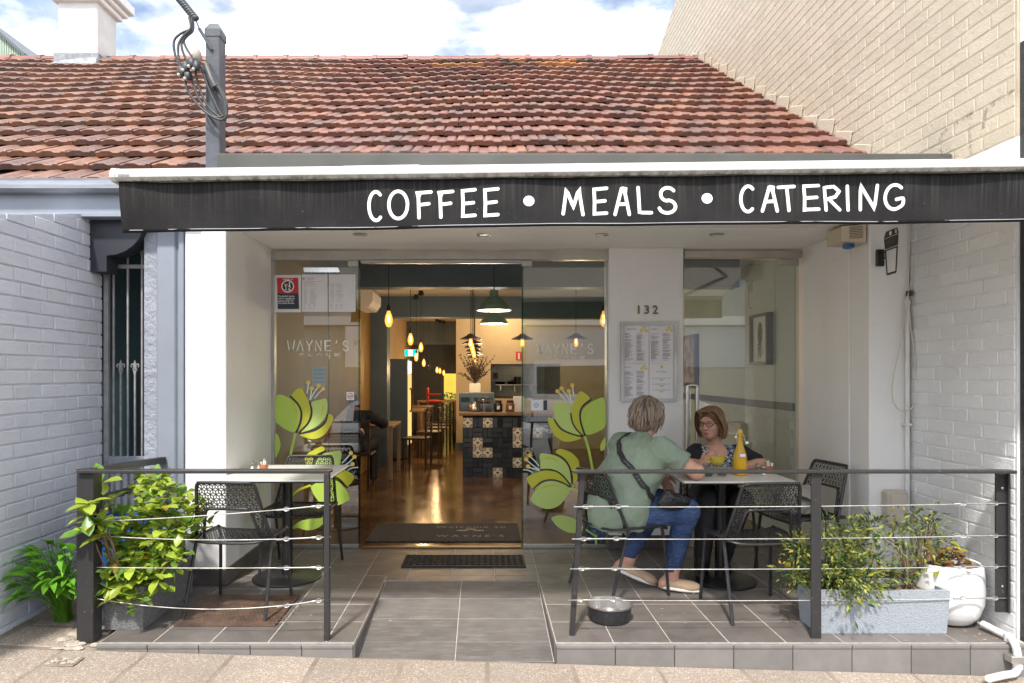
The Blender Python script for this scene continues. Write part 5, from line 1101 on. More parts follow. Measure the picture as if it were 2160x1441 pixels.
for i, (x_, y_) in enumerate(((383, 150), (392, 140), (404, 132), (396, 158), (414, 138))): mb = MB(); mb.ball(q(x_, y_, 4.49), (.03, .028, .036), 8, 6); mb.box(*[w for cc, h in zip(q(x_, y_ + 3, 4.475), (.018, .02, .022)) for w in (cc - h, cc + h)], .004); mb.ball(q(x_ - 6, y_ + 8, 4.46), .012, 8, 6, 1); mb.build('connector', [M['cable_black'], mat('pale_plug', (.42, .42, .36), .5)], sp, 50)
loops = (((390, 168), (396, 190), (412, 215), (432, 235), (455, 250), (470, 252), (478, 240), (474, 215), (462, 185)), ((404, 160), (410, 185), (422, 212), (440, 240), (462, 248), (476, 240), (478, 218), (468, 195), (455, 180)), ((412, 150), (420, 185), (436, 220), (452, 238), (472, 250), (479, 232), (474, 205), (458, 178)), ((424, 140), (432, 165), (444, 195), (460, 230), (474, 252)), ((450, 185), (460, 200), (472, 220), (476, 245), (474, 256)))
for i, r_ in enumerate(loops): mb = MB(); mb.tube(smooth_line([q(*p, 4.50 + .008 * i) for p in r_], 6), .0085, 7); mb.build('drip_loop', M['cable_black'], sp, 60)
mb = MB(); mb.tube(smooth_line([q(436, 140, 4.56), q(444, 162, 4.53), q(455, 186, 4.52)], 4), .030, 10); mb.build('entry_bush', M['cable_black'], sp, 50)
mb = MB(); mb.ball(q(416, 118, 4.53), (.03, .04, .05), 10, 8); mb.build('junction_cover', mat('weathered_putty', (.36, .32, .27), .7), sp, 60)

# ---------------------------------------------------------------- security gate
YGt = 4.76
gt = thing('security_gate', 'steel security gate with fleur-de-lis bars in the dark side passage', 'gate', (-2.55, YGt, 0)); gm_ = mat('grey_gate_steel', (.30, .29, .30), .45, col2=(.20, .19, .19), scale=20)
mb = MB(); mb.box(XL + .003, XL + .035, YGt, YGt + .03, .0, Z(560, YGt) + .01, .002); mb.build('gate_frame', gm_, gt)
for y_, h_ in ((558, 8), (963, 18)): mb = MB(); mb.box(XL + .037, -2.378, YGt, YGt + .03, Z(y_ + h_, YGt), Z(y_, YGt), .002); mb.build('cross_rail', gm_ if y_ == 558 else M['render_grey'], gt)
fle = MB(); fle.prism([(0, 0, .085), (.011, 0, .055), (.006, 0, .028), (-.006, 0, .028), (-.011, 0, .055)], (0, .008, 0))
for s in (-1, 1): fle.tube(smooth_line([(s * .006, .004, .024), (s * .012, .004, .05), (s * .022, .004, .056), (s * .027, .004, .042), (s * .022, .004, .032)], 4), .0045, 5); fle.tube([(s * .006, .004, .018), (s * .016, .004, .01)], .004, 5)
fle.box(-.014, .014, 0, .009, .018, .027); fle.box(-.009, .009, -.001, .01, -.012, .012); fm = fle.mesh('finial', gm_, 40)
for px_, top_ in ((238, 543), (268, 541), (298, 539), (253, 788), (283, 788), (313, 790)):
    x_ = X(px_, YGt); z1 = Z(top_, YGt); mb = MB(); mb.box(x_ - .006, x_ + .006, YGt + .006, YGt + .018, .02, z1, .001); br = mb.build('bar', gm_, gt)
    if px_ != 313: o = link('finial', fm, br); o.location = (x_, YGt + .007, z1 + .012)
mb = MB(); mb.box(-2.715, -2.38, 4.80, 4.83, -.05, .80); o = mb.build('panel', mat('white_gate_panel', (.55, .57, .62), .5, col2=(.48, .50, .54), scale=5), gt)
for px_ in (262, 288, 312): mb = MB(); mb.tube([(X(px_, 4.72), 4.775, .02), (X(px_, 4.72), 4.775, .75)], .007, 6); mb.build('lower_bar', gm_, gt)

# ---------------------------------------------------------------- railings
def fitting(rt, pt, d):                                 # wire eye and turnbuckle near a post; d: along the wire
    d = Vector(d).normalized(); p = Vector(pt); mb = MB(); up = Vector((0, 0, 1))
    mb.tube([p - d * .03, p + d * .02], .004, 6); c = p + d * .035
    mb.tube([c + (d * math.cos(a) * .017 + up * math.sin(a) * .010) for a in [2 * math.pi * i / 10 for i in range(10)]], .0032, 5, closed=True)
    mb.tube([p + d * .052, p + d * .075], .0075, 8); mb.tube([p + d * .075, p + d * .20], .0042, 8); c = p + d * .215
    mb.tube([c + (d * math.cos(a) * .017 + up * math.sin(a) * .010) for a in [2 * math.pi * i / 10 for i in range(10)]], .0032, 5, closed=True); mb.tube([p + d * .23, p + d * .27], .006, 6)
    mb.build('turnbuckle', M['steel'], rt, 50)
rl = thing('railing', 'left black steel railing with wire ropes before the small table', 'railing', (-1.5, 3.68, 0))
zr = Z(990, 3.68); mb = MB(); mb.box(X(166, 3.66), X(696, 3.64), 3.635, 3.71, zr - .018, zr, .003); mb.build('top_rail', M['worn_black'], rl)
mb = MB(); mb.box(X(170, 3.70), X(205, 3.70), 3.66, 3.75, pz(-2.2), zr - .020, .004); mb.build('post', M['worn_black'], rl)
mb = MB(); mb.box(X(684, 3.64), X(695, 3.64), 3.63, 3.636, .001, zr - .02); mb.box(X(692.5, 3.64), X(695, 3.64), 3.636, 3.665, .001, zr - .02); mb.build('post', M['worn_black'], rl)
mb = MB(); mb.prism([P(180, 998, 3.72), P(350, 978, 4.62), P(350, 964, 4.62), P(180, 990, 3.72)], (-.05, 0, 0)); mb.build('return_rail', M['worn_black'], rl)
mb = MB(); mb.prism([P(190, 1065, 3.74), P(345, 1020, 4.6), P(345, 1010, 4.6), P(190, 1053, 3.74)], (-.03, 0, 0)); mb.build('return_rail', M['worn_black'], rl)
xe = X(684, 3.64)
for (ly, ry, sag) in ((1100, 1066, .01), (1130, 1133, .02), (1197, 1197, .004), (1263, 1265, .055)):
    A, B = P(204, ly, 3.70), P(686, ry, 3.645); mb = MB()
    mb.tube([A.lerp(B, t_) - Vector((0, 0, sag * 4 * t_ * (1 - t_) * (1.0 if sag < .05 else 1))) for t_ in [i / 24 for i in range(25)]], .0026, 6); mb.build('wire_rope', M['wire'], rl, 60); fitting(rl, B, A.lerp(B, .9) - Vector((0, 0, sag * .36)) - B)
rr_ = thing('railing', 'right black steel railing with wire ropes in front of the seated couple', 'railing', (1.6, 3.68, 0))
zr2 = Z(991, 3.68); mb = MB(); mb.box(X(1209, 3.66), X(2128, 3.70), 3.64, 3.70, zr2 - .016, zr2, .003); mb.build('top_rail', M['worn_black'], rr_)
mb = MB(); a, b = P(1229, 1000, 3.67), P(1207, 1341, 3.70); a.z = zr2 - .018; b.z = .001
mb.prism([a + Vector((-.014, 0, 0)), a + Vector((.014, 0, 0)), b + Vector((.014, 0, 0)), b + Vector((-.014, 0, 0))], (0, .006, 0)); mb.prism([a + Vector((-.014, .0065, 0)), a + Vector((-.008, .0065, 0)), b + Vector((-.008, .0065, 0)), b + Vector((-.014, .0065, 0))], (0, .024, 0)); mb.build('post', M['worn_black'], rr_)
mb = MB(); mb.box(X(1706, 3.69), X(1727, 3.69), 3.66, 3.67, .001, zr2 - .018, .001); mb.box(X(1725, 3.69), X(1727.5, 3.69), 3.672, 3.70, .001, zr2 - .018); mb.build('post', M['worn_black'], rr_)
mb = MB(); mb.box(X(2102, 3.72), X(2126, 3.72), 3.72, 3.735, Z(1292, 3.72), zr2 - .018, .002); mb.box(X(2122, 3.72), XR - .006, 3.70, 3.76, Z(1292, 3.72), zr2 - .018, .002); wp = mb.build('post', M['worn_black'], rr_)
mb = MB()
for y_ in (1030, 1237): mb.lathe([(.008, 0), (.008, .004), (.004, .006)], 8, P(2114, y_, 3.718), M=Matrix.Rotation(R(90), 4, 'X'))
mb.build('bolt', M['steel'], wp)
for (ly, ry) in ((1069, 1062), (1137, 1130), (1200, 1195), (1266, 1262)):
    A, B = P(1218 - (ly - 1069) * .06, ly, 3.665), P(2112, ry, 3.715); mb = MB(); mb.tube([A.lerp(B, i / 16) - Vector((0, 0, .008 * 4 * (i / 16) * (1 - i / 16))) for i in range(17)], .0026, 6); mb.build('wire_rope', M['wire'], rr_, 60); fitting(rr_, B, A - B); fitting(rr_, A + Vector((.01, 0, 0)), B - A)

# ---------------------------------------------------------------- chairs
def inside(p, poly):
    c = False; n = len(poly)
    for i in range(n):
        (x0, y0), (x1, y1) = poly[i], poly[(i + 1) % n]
        if (y0 > p[1]) != (y1 > p[1]) and p[0] < (x1 - x0) * (p[1] - y0) / (y1 - y0) + x0: c = not c
    return c
def cube_mesh(poly, f3, s=.0205, w=.0052, t=.0026):     # the cube-pattern net of the chairs, cut to a region
    mb = MB(); xs_ = [p[0] for p in poly]; ys_ = [p[1] for p in poly]; hw = s * math.sqrt(3)
    edges = set(); K = lambda p: (round(p[0], 5), round(p[1], 5))
    j = 0; y = min(ys_) - 2 * s
    while y < max(ys_) + 2 * s:
        x = min(xs_) - 2 * hw + (hw / 2 if j % 2 else 0)
        while x < max(xs_) + 2 * hw:
            hx_ = [(x + s * math.sin(R(60 * k)), y + s * math.cos(R(60 * k))) for k in range(6)]
            for k in range(6): edges.add(tuple(sorted((K(hx_[k]), K(hx_[(k + 1) % 6])))))
            for k in (0, 2, 4): edges.add(tuple(sorted((K((x, y)), K(hx_[k])))))
            x += hw
        y += 1.5 * s; j += 1
    for a, b in edges:
        ia, ib = inside(a, poly), inside(b, poly)
        if not ia and not ib: continue
        if not (ia and ib):
            if ib: a, b = b, a
            lo, hi = 0., 1.
            for _ in range(6):
                m_ = (lo + hi) / 2; p = (a[0] + (b[0] - a[0]) * m_, a[1] + (b[1] - a[1]) * m_)
                if inside(p, poly): lo = m_
                else: hi = m_
            b = (a[0] + (b[0] - a[0]) * hi, a[1] + (b[1] - a[1]) * hi)
        d = Vector((b[0] - a[0], b[1] - a[1]))
        if d.length < .002: continue
        n_ = Vector((-d.y, d.x)).normalized() * w / 2; vs = []
        for p, sg in ((a, 1), (a, -1), (b, -1), (b, 1)): vs.append(f3(p[0] + n_.x * sg, p[1] + n_.y * sg, t / 2))
        for p, sg in ((a, 1), (a, -1), (b, -1), (b, 1)): vs.append(f3(p[0] + n_.x * sg, p[1] + n_.y * sg, -t / 2))
        mb.add(vs, [(0, 1, 2, 3), (7, 6, 5, 4), (0, 4, 5, 1), (2, 6, 7, 3), (1, 5, 6, 2), (3, 7, 4, 0)])
    return mb
def make_chair():
    t = thing('mesh_chair', 'black cube-mesh steel chair', 'chair', (0, 0, 0), 'black mesh chairs on the terrace')
    def back(u, v, d):                                  # u across, v height; a shell that leans back and wraps round the sides
        return Vector((u, -.155 - (v - .46) * .24 + 1.3 * u * u * (1.15 - v) + d * .97, v + d * .24))
    def seat(u, v, d):
        droop = -.30 * max(0, v - .12) ** 2 * 9 - .018 * math.cos(min(1, abs(u) / .22) * math.pi / 2) * (1 if v < .19 else .4)
        return Vector((u, v, .465 + droop + d))
    outer = [(-.235, .455), (-.222, .52), (-.195, .68), (-.178, .785), (-.165, .805), (-.14, .812), (.14, .812), (.165, .805), (.178, .785), (.195, .68), (.222, .52), (.235, .455)]
    inner = [(.178, .46), (.158, .55), (.140, .625), (.125, .645), (.10, .652), (-.10, .652), (-.125, .645), (-.140, .625), (-.158, .55), (-.178, .46)]
    cube_mesh(outer + inner, back).build('back_mesh', M['chair_black'], t)
    sp_ = [(-.225, -.17), (-.235, 0), (-.235, .14), (-.215, .205), (-.17, .225), (.17, .225), (.215, .205), (.235, .14), (.235, 0), (.225, -.17), (.12, -.205), (-.12, -.205)]
    cube_mesh(sp_, seat).build('seat_mesh', M['chair_black'], t)
    mb = MB(); mb.tube(smooth_line([back(*p, 0) for p in outer], 3), .0105, 8); mb.build('back_frame', M['chair_black'], t, 60)
    mb = MB(); mb.tube(smooth_line([back(*p, 0) for p in inner], 3), .009, 8); mb.build('inner_frame', M['chair_black'], t, 60)
    mb = MB(); mb.tube(smooth_line([seat(*p, 0) for p in sp_], 3, True), .0085, 8, closed=True); mb.build('seat_frame', M['chair_black'], t, 60)
    for s in (-1, 1):
        b0 = back(s * .235, .455, 0); mb = MB(); mb.tube([b0 + Vector((0, 0, .02)), b0, (s * .248, -.245, .004)], .0105, 8); mb.build('leg', M['chair_black'], t, 40)
        f0 = seat(s * .222, .165, -.004); mb = MB(); mb.tube(smooth_line([seat(s * .232, .02, -.006), seat(s * .230, .12, -.006), f0 + Vector((0, .012, -.03)), Vector((s * .238, .215, .004))], 5), .0105, 8); mb.build('leg', M['chair_black'], t, 40)
    return t
ch0 = make_chair(); ch0.location = (-1.505, 4.15, 0); ch0.rotation_euler = (0, 0, R(-4)); ch0['label'] = 'empty black mesh chair standing on the rusty plate behind the planter'
dup(ch0, (-1.36, 4.98, 0), R(178), 'black mesh chair tucked behind the small left table against the glass')
dup(ch0, (.92, 4.50, 0), R(-66), 'black mesh chair under the person in the green shirt')
dup(ch0, (1.80, 5.20, 0), R(184), 'black mesh chair under the person in the dark floral top')
dup(ch0, (1.66, 4.12, 0), R(6), 'empty black mesh chair in front of the right table, beside the middle post')
dup(ch0, (2.28, 4.78, 0), R(100), 'black mesh chair holding a grey bag, by the white pier')

# ---------------------------------------------------------------- tables
tt_ = mat('pale_laminate', (.62, .60, .56), .35, col2=(.57, .55, .51), scale=3)
def cafe_table(cx, cy, label, w=.74, z=.755, rb=.24):
    t = thing('cafe_table', label, 'table', (cx, cy, 0), 'square pedestal tables on the terrace')
    mb = MB(); mb.box(cx - w / 2, cx + w / 2, cy - w / 2, cy + w / 2, z - .013, z, .003); mb.build('table_top', tt_, t)
    mb = MB(); mb.box(cx - w / 2 + .01, cx + w / 2 - .01, cy - w / 2 + .01, cy + w / 2 - .01, z - .022, z - .0135, .002); mb.build('edge_band', M['black'], t)
    mb = MB(); mb.lathe([(.038, .02), (.038, z - .03)], 20, (cx, cy, 0)); mb.build('column', mat('black_column', (.03, .03, .031), .22, .4), t, 40)
    mb = MB(); mb.lathe([(rb, .001), (rb, .010), (rb - .006, .015), (.06, .022), (.04, .03)], 40, (cx, cy, 0)); mb.build('base', M['black'], t, 30)
    return t
cafe_table(-1.40, 4.76, 'small pale square table beside the left white pier'); cafe_table(1.67, 4.70, 'pale square table between the two seated people')
ZTb = .756
def shaker(x, y, label):
    t = thing('salt_shaker', label, 'shaker', (x, y, ZTb), 'glass shakers on the tables'); mb = MB(); mb.lathe([(.017, 0), (.020, .006), (.011, .035), (.015, .055)], 12, (x, y, ZTb + .0005)); mb.build('shaker_body', M['drink_glass'], t, 50)
    mb = MB(); mb.lathe([(.012, .001), (.014, .004), (.008, .03), (.001, .03)], 10, (x, y, ZTb + .002)); mb.build('salt', M['film_white'], t); mb = MB(); mb.lathe([(.0155, .055), (.0155, .064), (.004, .072), (.001, .072)], 12, (x, y, ZTb)); mb.build('shaker_cap', M['steel'], t, 40)
def sachets(x, y, label):
    t = thing('sachet_glass', label, 'sachet holder', (x, y, ZTb), 'orange sachet glasses on the tables'); mb = MB(); mb.lathe([(.026, 0), (.034, .05), (.031, .05), (.024, .005), (.001, .005)], 16, (x, y, ZTb + .0005)); mb.build('tumbler', mat('orange_glass', (.62, .20, .07), .1, **{'Transmission Weight': .4}), t, 50)
    cols = [M['paper'], mat('brown_sachet', (.35, .20, .10), .6), M['film_white']]
    for i in range(9): a = random.uniform(0, 6.28); r = random.uniform(.004, .02); mb = MB(); mb.box(-.006, .006, -.0015, .0015, 0, random.uniform(.06, .085), 0, Matrix.Translation((x + r * math.cos(a), y + r * math.sin(a), ZTb + .008)) @ Matrix.Rotation(random.uniform(-.25, .25), 4, 'Y') @ Matrix.Rotation(a, 4, 'Z')); mb.build('sachet', random.choice(cols), t)
shaker(-1.665, 4.80, 'left glass salt shaker on the small left table'); shaker(-1.635, 4.86, 'rear glass shaker beside the sachet glass on the small left table'); sachets(-1.575, 4.78, 'orange glass of sugar sticks on the small left table')
p = P(1597, 990, 4.66); shaker(p.x, 4.66, 'glass shaker nearest the amber bottle on the right table'); p = P(1611, 990, 4.58); shaker(p.x, 4.58, 'front glass shaker before the sachet glass on the right table'); p = P(1620, 990, 4.70); sachets(p.x, 4.70, 'orange glass of sachets at the right edge of the right table')
t = thing('bottle', 'tall amber swing-top water bottle on the right table', 'bottle', (X(1561, 4.60), 4.60, ZTb)); c = (X(1561, 4.60), 4.60, ZTb + .0008)
mb = MB(); mb.lathe([(.044, 0), (.047, .006), (.047, .115), (.040, .15), (.024, .20), (.0165, .235), (.0165, .27), (.020, .272), (.020, .292), (.012, .293)], 24, c); mb.build('bottle_glass', mat('amber_bottle_glass', (.80, .50, .03), .12, Alpha=.5), t, 50)
mb = MB(); mb.lathe([(.001, .004), (.043, .005), (.0455, .01), (.0455, .105), (.001, .106)], 24, c); mb.build('amber_water', mat('amber_drink', (.90, .52, .02), .2, **{'Transmission Weight': .15}), t, 50)
mb = MB(); mb.lathe([(.013, .288), (.016, .30), (.012, .312), (.001, .314)], 14, c); mb.build('stopper', M['film_yellow'], t, 50)
mb = MB(); C_ = Vector(c); mb.tube([C_ + Vector((-.02, -.01, .225)), C_ + Vector((-.034, -.012, .262)), C_ + Vector((-.02, -.012, .30)), C_ + Vector((.0, -.014, .306)), C_ + Vector((.02, -.012, .28)), C_ + Vector((.03, -.012, .235)), C_ + Vector((.045, -.012, .225))], .0022, 5); mb.build('swing_wire', M['steel'], t); mb = MB(); mb.ball(C_ + Vector((-.034, -.012, .262)), (.009, .006, .009), 8, 6); mb.box(C_.x + .032, C_.x + .055, C_.y - .016, C_.y - .01, C_.z + .215, C_.z + .232, .002); mb.build('clip', M['film_white'], t, 50)
mb = MB(); mb.sheet([Vector((C_.x - .018 + .036 * i, C_.y - .0478, C_.z + z_)) for i, z_ in ((0, .13), (1, .13), (1, .15), (0, .15))]); mb.build('paper_label', M['paper'], t)
for px_, y_, lab, wcol in ((1493, 4.52, 'stemless water glass left on the right table, before the yellow cup', (.55, .70, .62)), (1523, 4.55, 'stemless water glass right next to the amber bottle', (.75, .68, .66))):
    x_ = X(px_, y_); t = thing('water_glass', lab, 'glass', (x_, y_, ZTb), 'stemless water glasses'); mb = MB(); mb.lathe([(.026, 0), (.038, .02), (.042, .045), (.036, .088), (.0345, .088), (.040, .045), (.036, .022), (.024, .006), (.001, .006)], 20, (x_, y_, ZTb + .0006)); mb.build('tumbler', M['drink_glass'], t, 50)
    mb = MB(); mb.lathe([(.001, .0075), (.024, .008), (.035, .024), (.0385, .040), (.001, .0402)], 20, (x_, y_, ZTb + .0006)); mb.build('water', glass('water_' + str(px_), wcol, 1.5, 1.33), t, 50)
# ---------------------------------------------------------------- floor things
t = thing('dog_bowl', 'black dog bowl with steel inside on the terrace floor', 'bowl', (.735, 3.92, 0)); c = (X(1285, 3.95), 3.95, .0015)
mb = MB(); mb.lathe([(.105, 0), (.118, .006), (.132, .085), (.132, .09), (.127, .088), (.108, .012), (.001, .011)], 32, c); mb.build('bowl_outside', mat('speckled_black', (.022, .022, .024), .4, col2=(.05, .05, .05), scale=60, lo=.6, hi=.65), t, 40)
mb = MB(); mb.lathe([(.138, .09), (.139, .094), (.126, .094), (.112, .03), (.09, .022), (.001, .02)], 32, c, caps=False); mb.build('bowl_lining', mat('scratched_steel', (.48, .46, .44), .3, .85), t, 40)
t = thing('floor_plate', 'rusty perforated steel plate lying under the left chair', 'plate', (-1.5, 4.05, 0)); y0, y1 = EZ * F / (1322 - CY), EZ * F / (1258 - CY)
mb = MB(); mb.prism([(X(366, y0), y0, .002), (X(580, y0), y0, .002), (X(633, y1), y1, .002), (X(430, y1), y1, .002)], (0, 0, .010)); mb.build('plate_sheet', M['rust'], t); mb = MB(); rn = random.Random(2)
for i in range(24):
    for j in range(14):
        if rn.random() < .6: mb.lathe([(.007, 0), (.004, .002), (.001, .0022)], 6, (X(400, 3.9) + .02 + i * .024 + .012 * (j % 2), y0 + .03 + j * .025, .0122))
mb.build('raised_studs', M['rust'], t, 30, 'stuff')
t = thing('rubber_mat', 'small black rubber ring mat lying before the doorway', 'mat', (-.15, 5.2, 0)); y0, y1 = EZ * F / (1197 - CY), EZ * F / (1174 - CY)
x0, x1 = X(848, y0), X(1107, y0); mb = MB(); nx = 20; ny = 5; dx, dy = (x1 - x0) / nx, (y1 - y0) / ny
for i in range(nx):
    for j in range(ny):
        c = Vector((x0 + dx * (i + .5), y0 + dy * (j + .5), .007)); mb.tube([c + Vector((math.cos(a) * dx * .46, math.sin(a) * dy * .46, 0)) for a in [2 * math.pi * k / 10 for k in range(10)]], .0062, 5, closed=True)
mb.box(x0 - .006, x1 + .006, y0 - .008, y0 + .002, .001, .013, .002); mb.box(x0 - .006, x1 + .006, y1 - .002, y1 + .008, .001, .013, .002); mb.box(x0 - .008, x0 + .002, y0, y1, .001, .0125, .002); mb.box(x1 - .002, x1 + .008, y0, y1, .001, .0125, .002)
mb.build('ring_mesh', mat('black_rubber', (.02, .02, .021), .55), t, None, 'stuff'); mb = MB(); mb.box(x0, x1, y0, y1, .0012, .0022); mb.build('mat_shadow_base', M['dirt'], t)  # thin dark sheet in place of the shade between the rings
t = thing('drain_pipe', 'white plastic drain pipe bending over the step at the right wall', 'pipe', (2.9, 3.6, 0))
mb = MB(); pp = [P(2073, 1316, 3.78), P(2100, 1330, 3.70), P(2128, 1345, 3.62), P(2140, 1358, 3.555), P(2146, 1380, 3.545), P(2147, 1405, 3.545), P(2140, 1420, 3.53), P(2120, 1424, 3.50), P(2085, 1432, 3.45)]
mb.tube(smooth_line(pp, 5), .019, 12); mb.build('pipe', pv, t, 60)
for p_ in (P(2128, 1345, 3.62), P(2147, 1402, 3.545)): mb = MB(); mb.lathe([(.023, -.02), (.023, .02)], 12, p_); mb.build('collar', pv, t, 40)
mb = MB(); mb.box(X(2118, 3.57), X(2150, 3.57), 3.515, 3.572, Z(1395, 3.55), Z(1380, 3.55), .003); mb.build('strap', M['alu'], t)
# planters
gran = mat('speckled_granite', (.27, .30, .335), .75, col2=(.35, .385, .42), scale=90, lo=.35, hi=.7, bump=.9, bscale=120, bdist=.006); grand = mat('dark_granite', (.12, .12, .125), .75, col2=(.20, .20, .205), scale=90, lo=.4, hi=.65, bump=.9, bscale=120, bdist=.006)
def trough(name, label, x0, x1, y0, y1, h, m, soil):
    t = thing(name, label, 'planter', ((x0 + x1) / 2, (y0 + y1) / 2, 0)); mb = MB(); w = .022
    z0 = .002; i0 = [(x0, y0), (x1, y0), (x1, y1), (x0, y1)]; i1 = [(x0 + w, y0 + w), (x1 - w, y0 + w), (x1 - w, y1 - w), (x0 + w, y1 - w)]; tp = .012
    ib = [(x0 + tp, y0 + tp), (x1 - tp, y0 + tp), (x1 - tp, y1 - tp), (x0 + tp, y1 - tp)]
    vs = [(*p, z0) for p in ib] + [(*p, h) for p in i0] + [(*p, h) for p in i1] + [(*p, h - .06) for p in i1]; fs = [(0, 3, 2, 1)]
    for k in range(4): n = (k + 1) % 4; fs += [(k, n, 4 + n, 4 + k), (4 + k, 4 + n, 8 + n, 8 + k), (8 + k, 8 + n, 12 + n, 12 + k)]
    mb.add(vs, fs); mb.build('trough', m, t); mb = MB(); mb.box(x0 + w + .001, x1 - w - .001, y0 + w + .001, y1 - w - .001, h - .09, h - .035); s = mb.build('soil', M['dirt'], t)
    mb = MB(); rn = random.Random(9)
    for i in range(soil): mb.ball((rn.uniform(x0 + .03, x1 - .03), rn.uniform(y0 + .03, y1 - .03), h - .034), (rn.uniform(.004, .014), rn.uniform(.004, .01), .005), 6, 4, M=Matrix.Rotation(rn.uniform(0, 3), 4, 'Z'))
    mb.build('bark_mulch', mat('bark', (.18, .09, .045), .9, col2=(.35, .22, .12), scale=50), t, None, 'stuff'); return t
trough('planter_box', 'dark grey granite trough planter behind the left railing', -2.16, -1.92, 3.77, 4.43, .25, grand, 120)
trough('planter_box', 'blue-grey granite trough planter behind the middle railing post', 1.855, 2.60, 3.715, 3.95, .245, gran, 160)
t = thing('white_pot', 'round white glazed pot by the right wall', 'pot', (2.72, 3.93, 0)); c = (2.725, 3.93, .002)
mb = MB(); mb.lathe([(.09, 0), (.13, .015), (.165, .06), (.186, .13), (.190, .20), (.186, .30), (.180, .345), (.172, .352), (.160, .348), (.158, .30), (.001, .30)], 40, c); mb.build('pot_body', mat('white_glaze', (.76, .76, .75), .22), t, 50)
mb = MB(); mb.lathe([(.157, .305), (.08, .312), (.001, .315)], 24, c); mb.build('soil', M['dirt'], t)
# clutter behind the left planter
bl = mat('blue_plastic', (.012, .10, .42), .4); t = thing('blue_crate', 'blue plastic crate half hidden behind the glossy shrub', 'crate', (-2.35, 4.4, 0)); mb = MB()
x0, x1, y0, y1, h = -2.46, -2.20, 4.18, 4.50, .55
for b_ in ((x0, x1, y0, y0 + .012, .0, h), (x0, x1, y1 - .012, y1, 0, h), (x0, x0 + .012, y0, y1, 0, h - .002), (x1 - .012, x1, y0, y1, 0, h - .002), (x0, x1, y0, y1, -.03, .0)): mb.box(*b_, .002)
mb.build('crate_shell', bl, t); mb = MB(); mb.box(x0 - .012, x1 + .012, y0 - .012, y0 + .001, h - .03, h + .004, .003); mb.build('crate_rim', bl, t)
mb = MB(); mb.tube([P(232, 1045, 4.2), P(262, 1040, 4.25)], .02, 8); o = mb.build('blue_tube', bl, None, 40); tag(o, 'short blue plastic tube end showing above the crate', 'tube')
t = thing('patterned_bag', 'blue patterned bag standing inside the right glass panel at the floor', 'bag', (X(1256, 5.75), 5.75, 0)); mb = MB(); c = (X(1256, 5.75), 5.75, .006); mb.lathe([(.065, 0), (.085, .02), (.09, .12), (.08, .175), (.06, .19), (.001, .19)], 18, c); mb.build('bag_body', mat('blue_print', (.02, .12, .42), .6, col2=(.25, .5, .75), scale=30, lo=.5, hi=.6), t, 50)
mb = MB(); mb.tube(smooth_line([(c[0] - .04, 5.75, .19), (c[0] - .03, 5.75, .24), (c[0] + .03, 5.75, .24), (c[0] + .04, 5.75, .19)]), .006, 6); mb.build('bag_handle', bl, t)
# ---------------------------------------------------------------- plants
def leaf_mat(name, a, b, rough=.32):
    k = NT(name); c = k.mix(k.ramp(k.noise(18, 4), .35, .7), a, b); h = k.n('HueSaturation'); k.l(k.math('ADD', k.math('MULTIPLY', k.rnd(), .5), .75), h.inputs['Value']); k.l(c, h.inputs['Color'])
    b_ = k.bsdf(h.outputs['Color'], rough); tr = k.n('BsdfTranslucent'); k.l(h.outputs['Color'], tr.inputs['Color']); m = k.n('MixShader'); m.inputs[0].default_value = .35
    k.l(b_.outputs[0], m.inputs[1]); k.l(tr.outputs[0], m.inputs[2]); k.l(m.outputs[0], k.out.inputs['Surface']); return k.mat
LG = leaf_mat('fresh_green_leaf', (.31, .42, .045), (.40, .48, .07)); LD = leaf_mat('deep_green_leaf', (.11, .23, .035), (.17, .31, .045)); LY = leaf_mat('yellowing_leaf', (.62, .42, .03), (.50, .42, .05)); LB = leaf_mat('bright_weed_leaf', (.11, .32, .02), (.19, .44, .035), .4)
TWIG = mat('brown_twig', (.15, .095, .05), .8, col2=(.24, .16, .09), scale=30)
def leaf_mesh(m, L=.075, W=.034, curl=.25, fold=.25, shape=0, n=5):
    mb = MB(); vs = []; 
    for i in range(n + 1):
        t = i / n; w = W / 2 * (math.sin(math.pi * t ** (1.35 if shape == 0 else .75)) ** .8 if 0 < t < 1 else .04); y = L * t; z = -curl * L * t * t
        vs += [(-w, y, z + fold * w), (0, y, z), (w, y, z + fold * w)]
    fs = [(i * 3 + k, i * 3 + k + 1, i * 3 + 4 + k, i * 3 + 3 + k) for i in range(n) for k in (0, 1)]
    mb.add(vs, fs); return mb.mesh('leaf', m, 70, 'flat')
def aim(p, d, roll=0.0, s=1.0):                          # a leaf at p that points along d, its face turned up
    d = Vector(d).normalized(); x = d.cross(Vector((0, 0, 1))); x = x.normalized() if x.length > 1e-3 else Vector((1, 0, 0)); z = x.cross(d)
    Mx = Matrix((x, d, z)).transposed().to_4x4() @ Matrix.Rotation(roll, 4, 'Y') @ Matrix.Scale(s, 4); Mx.translation = p; return Mx
rn = random.Random(11)
sh = thing('glossy_shrub', 'glossy light green shrub growing from the dark trough by the left post', 'shrub', (-2.05, 4.0, .2))
LM = [leaf_mesh(LG, .104, .055), leaf_mesh(LG, .094, .052, .4), leaf_mesh(LD, .102, .054, .15), leaf_mesh(LG, .086, .046, .1, .4)]; LMY = leaf_mesh(LY, .08, .040, .4); inner = MB()
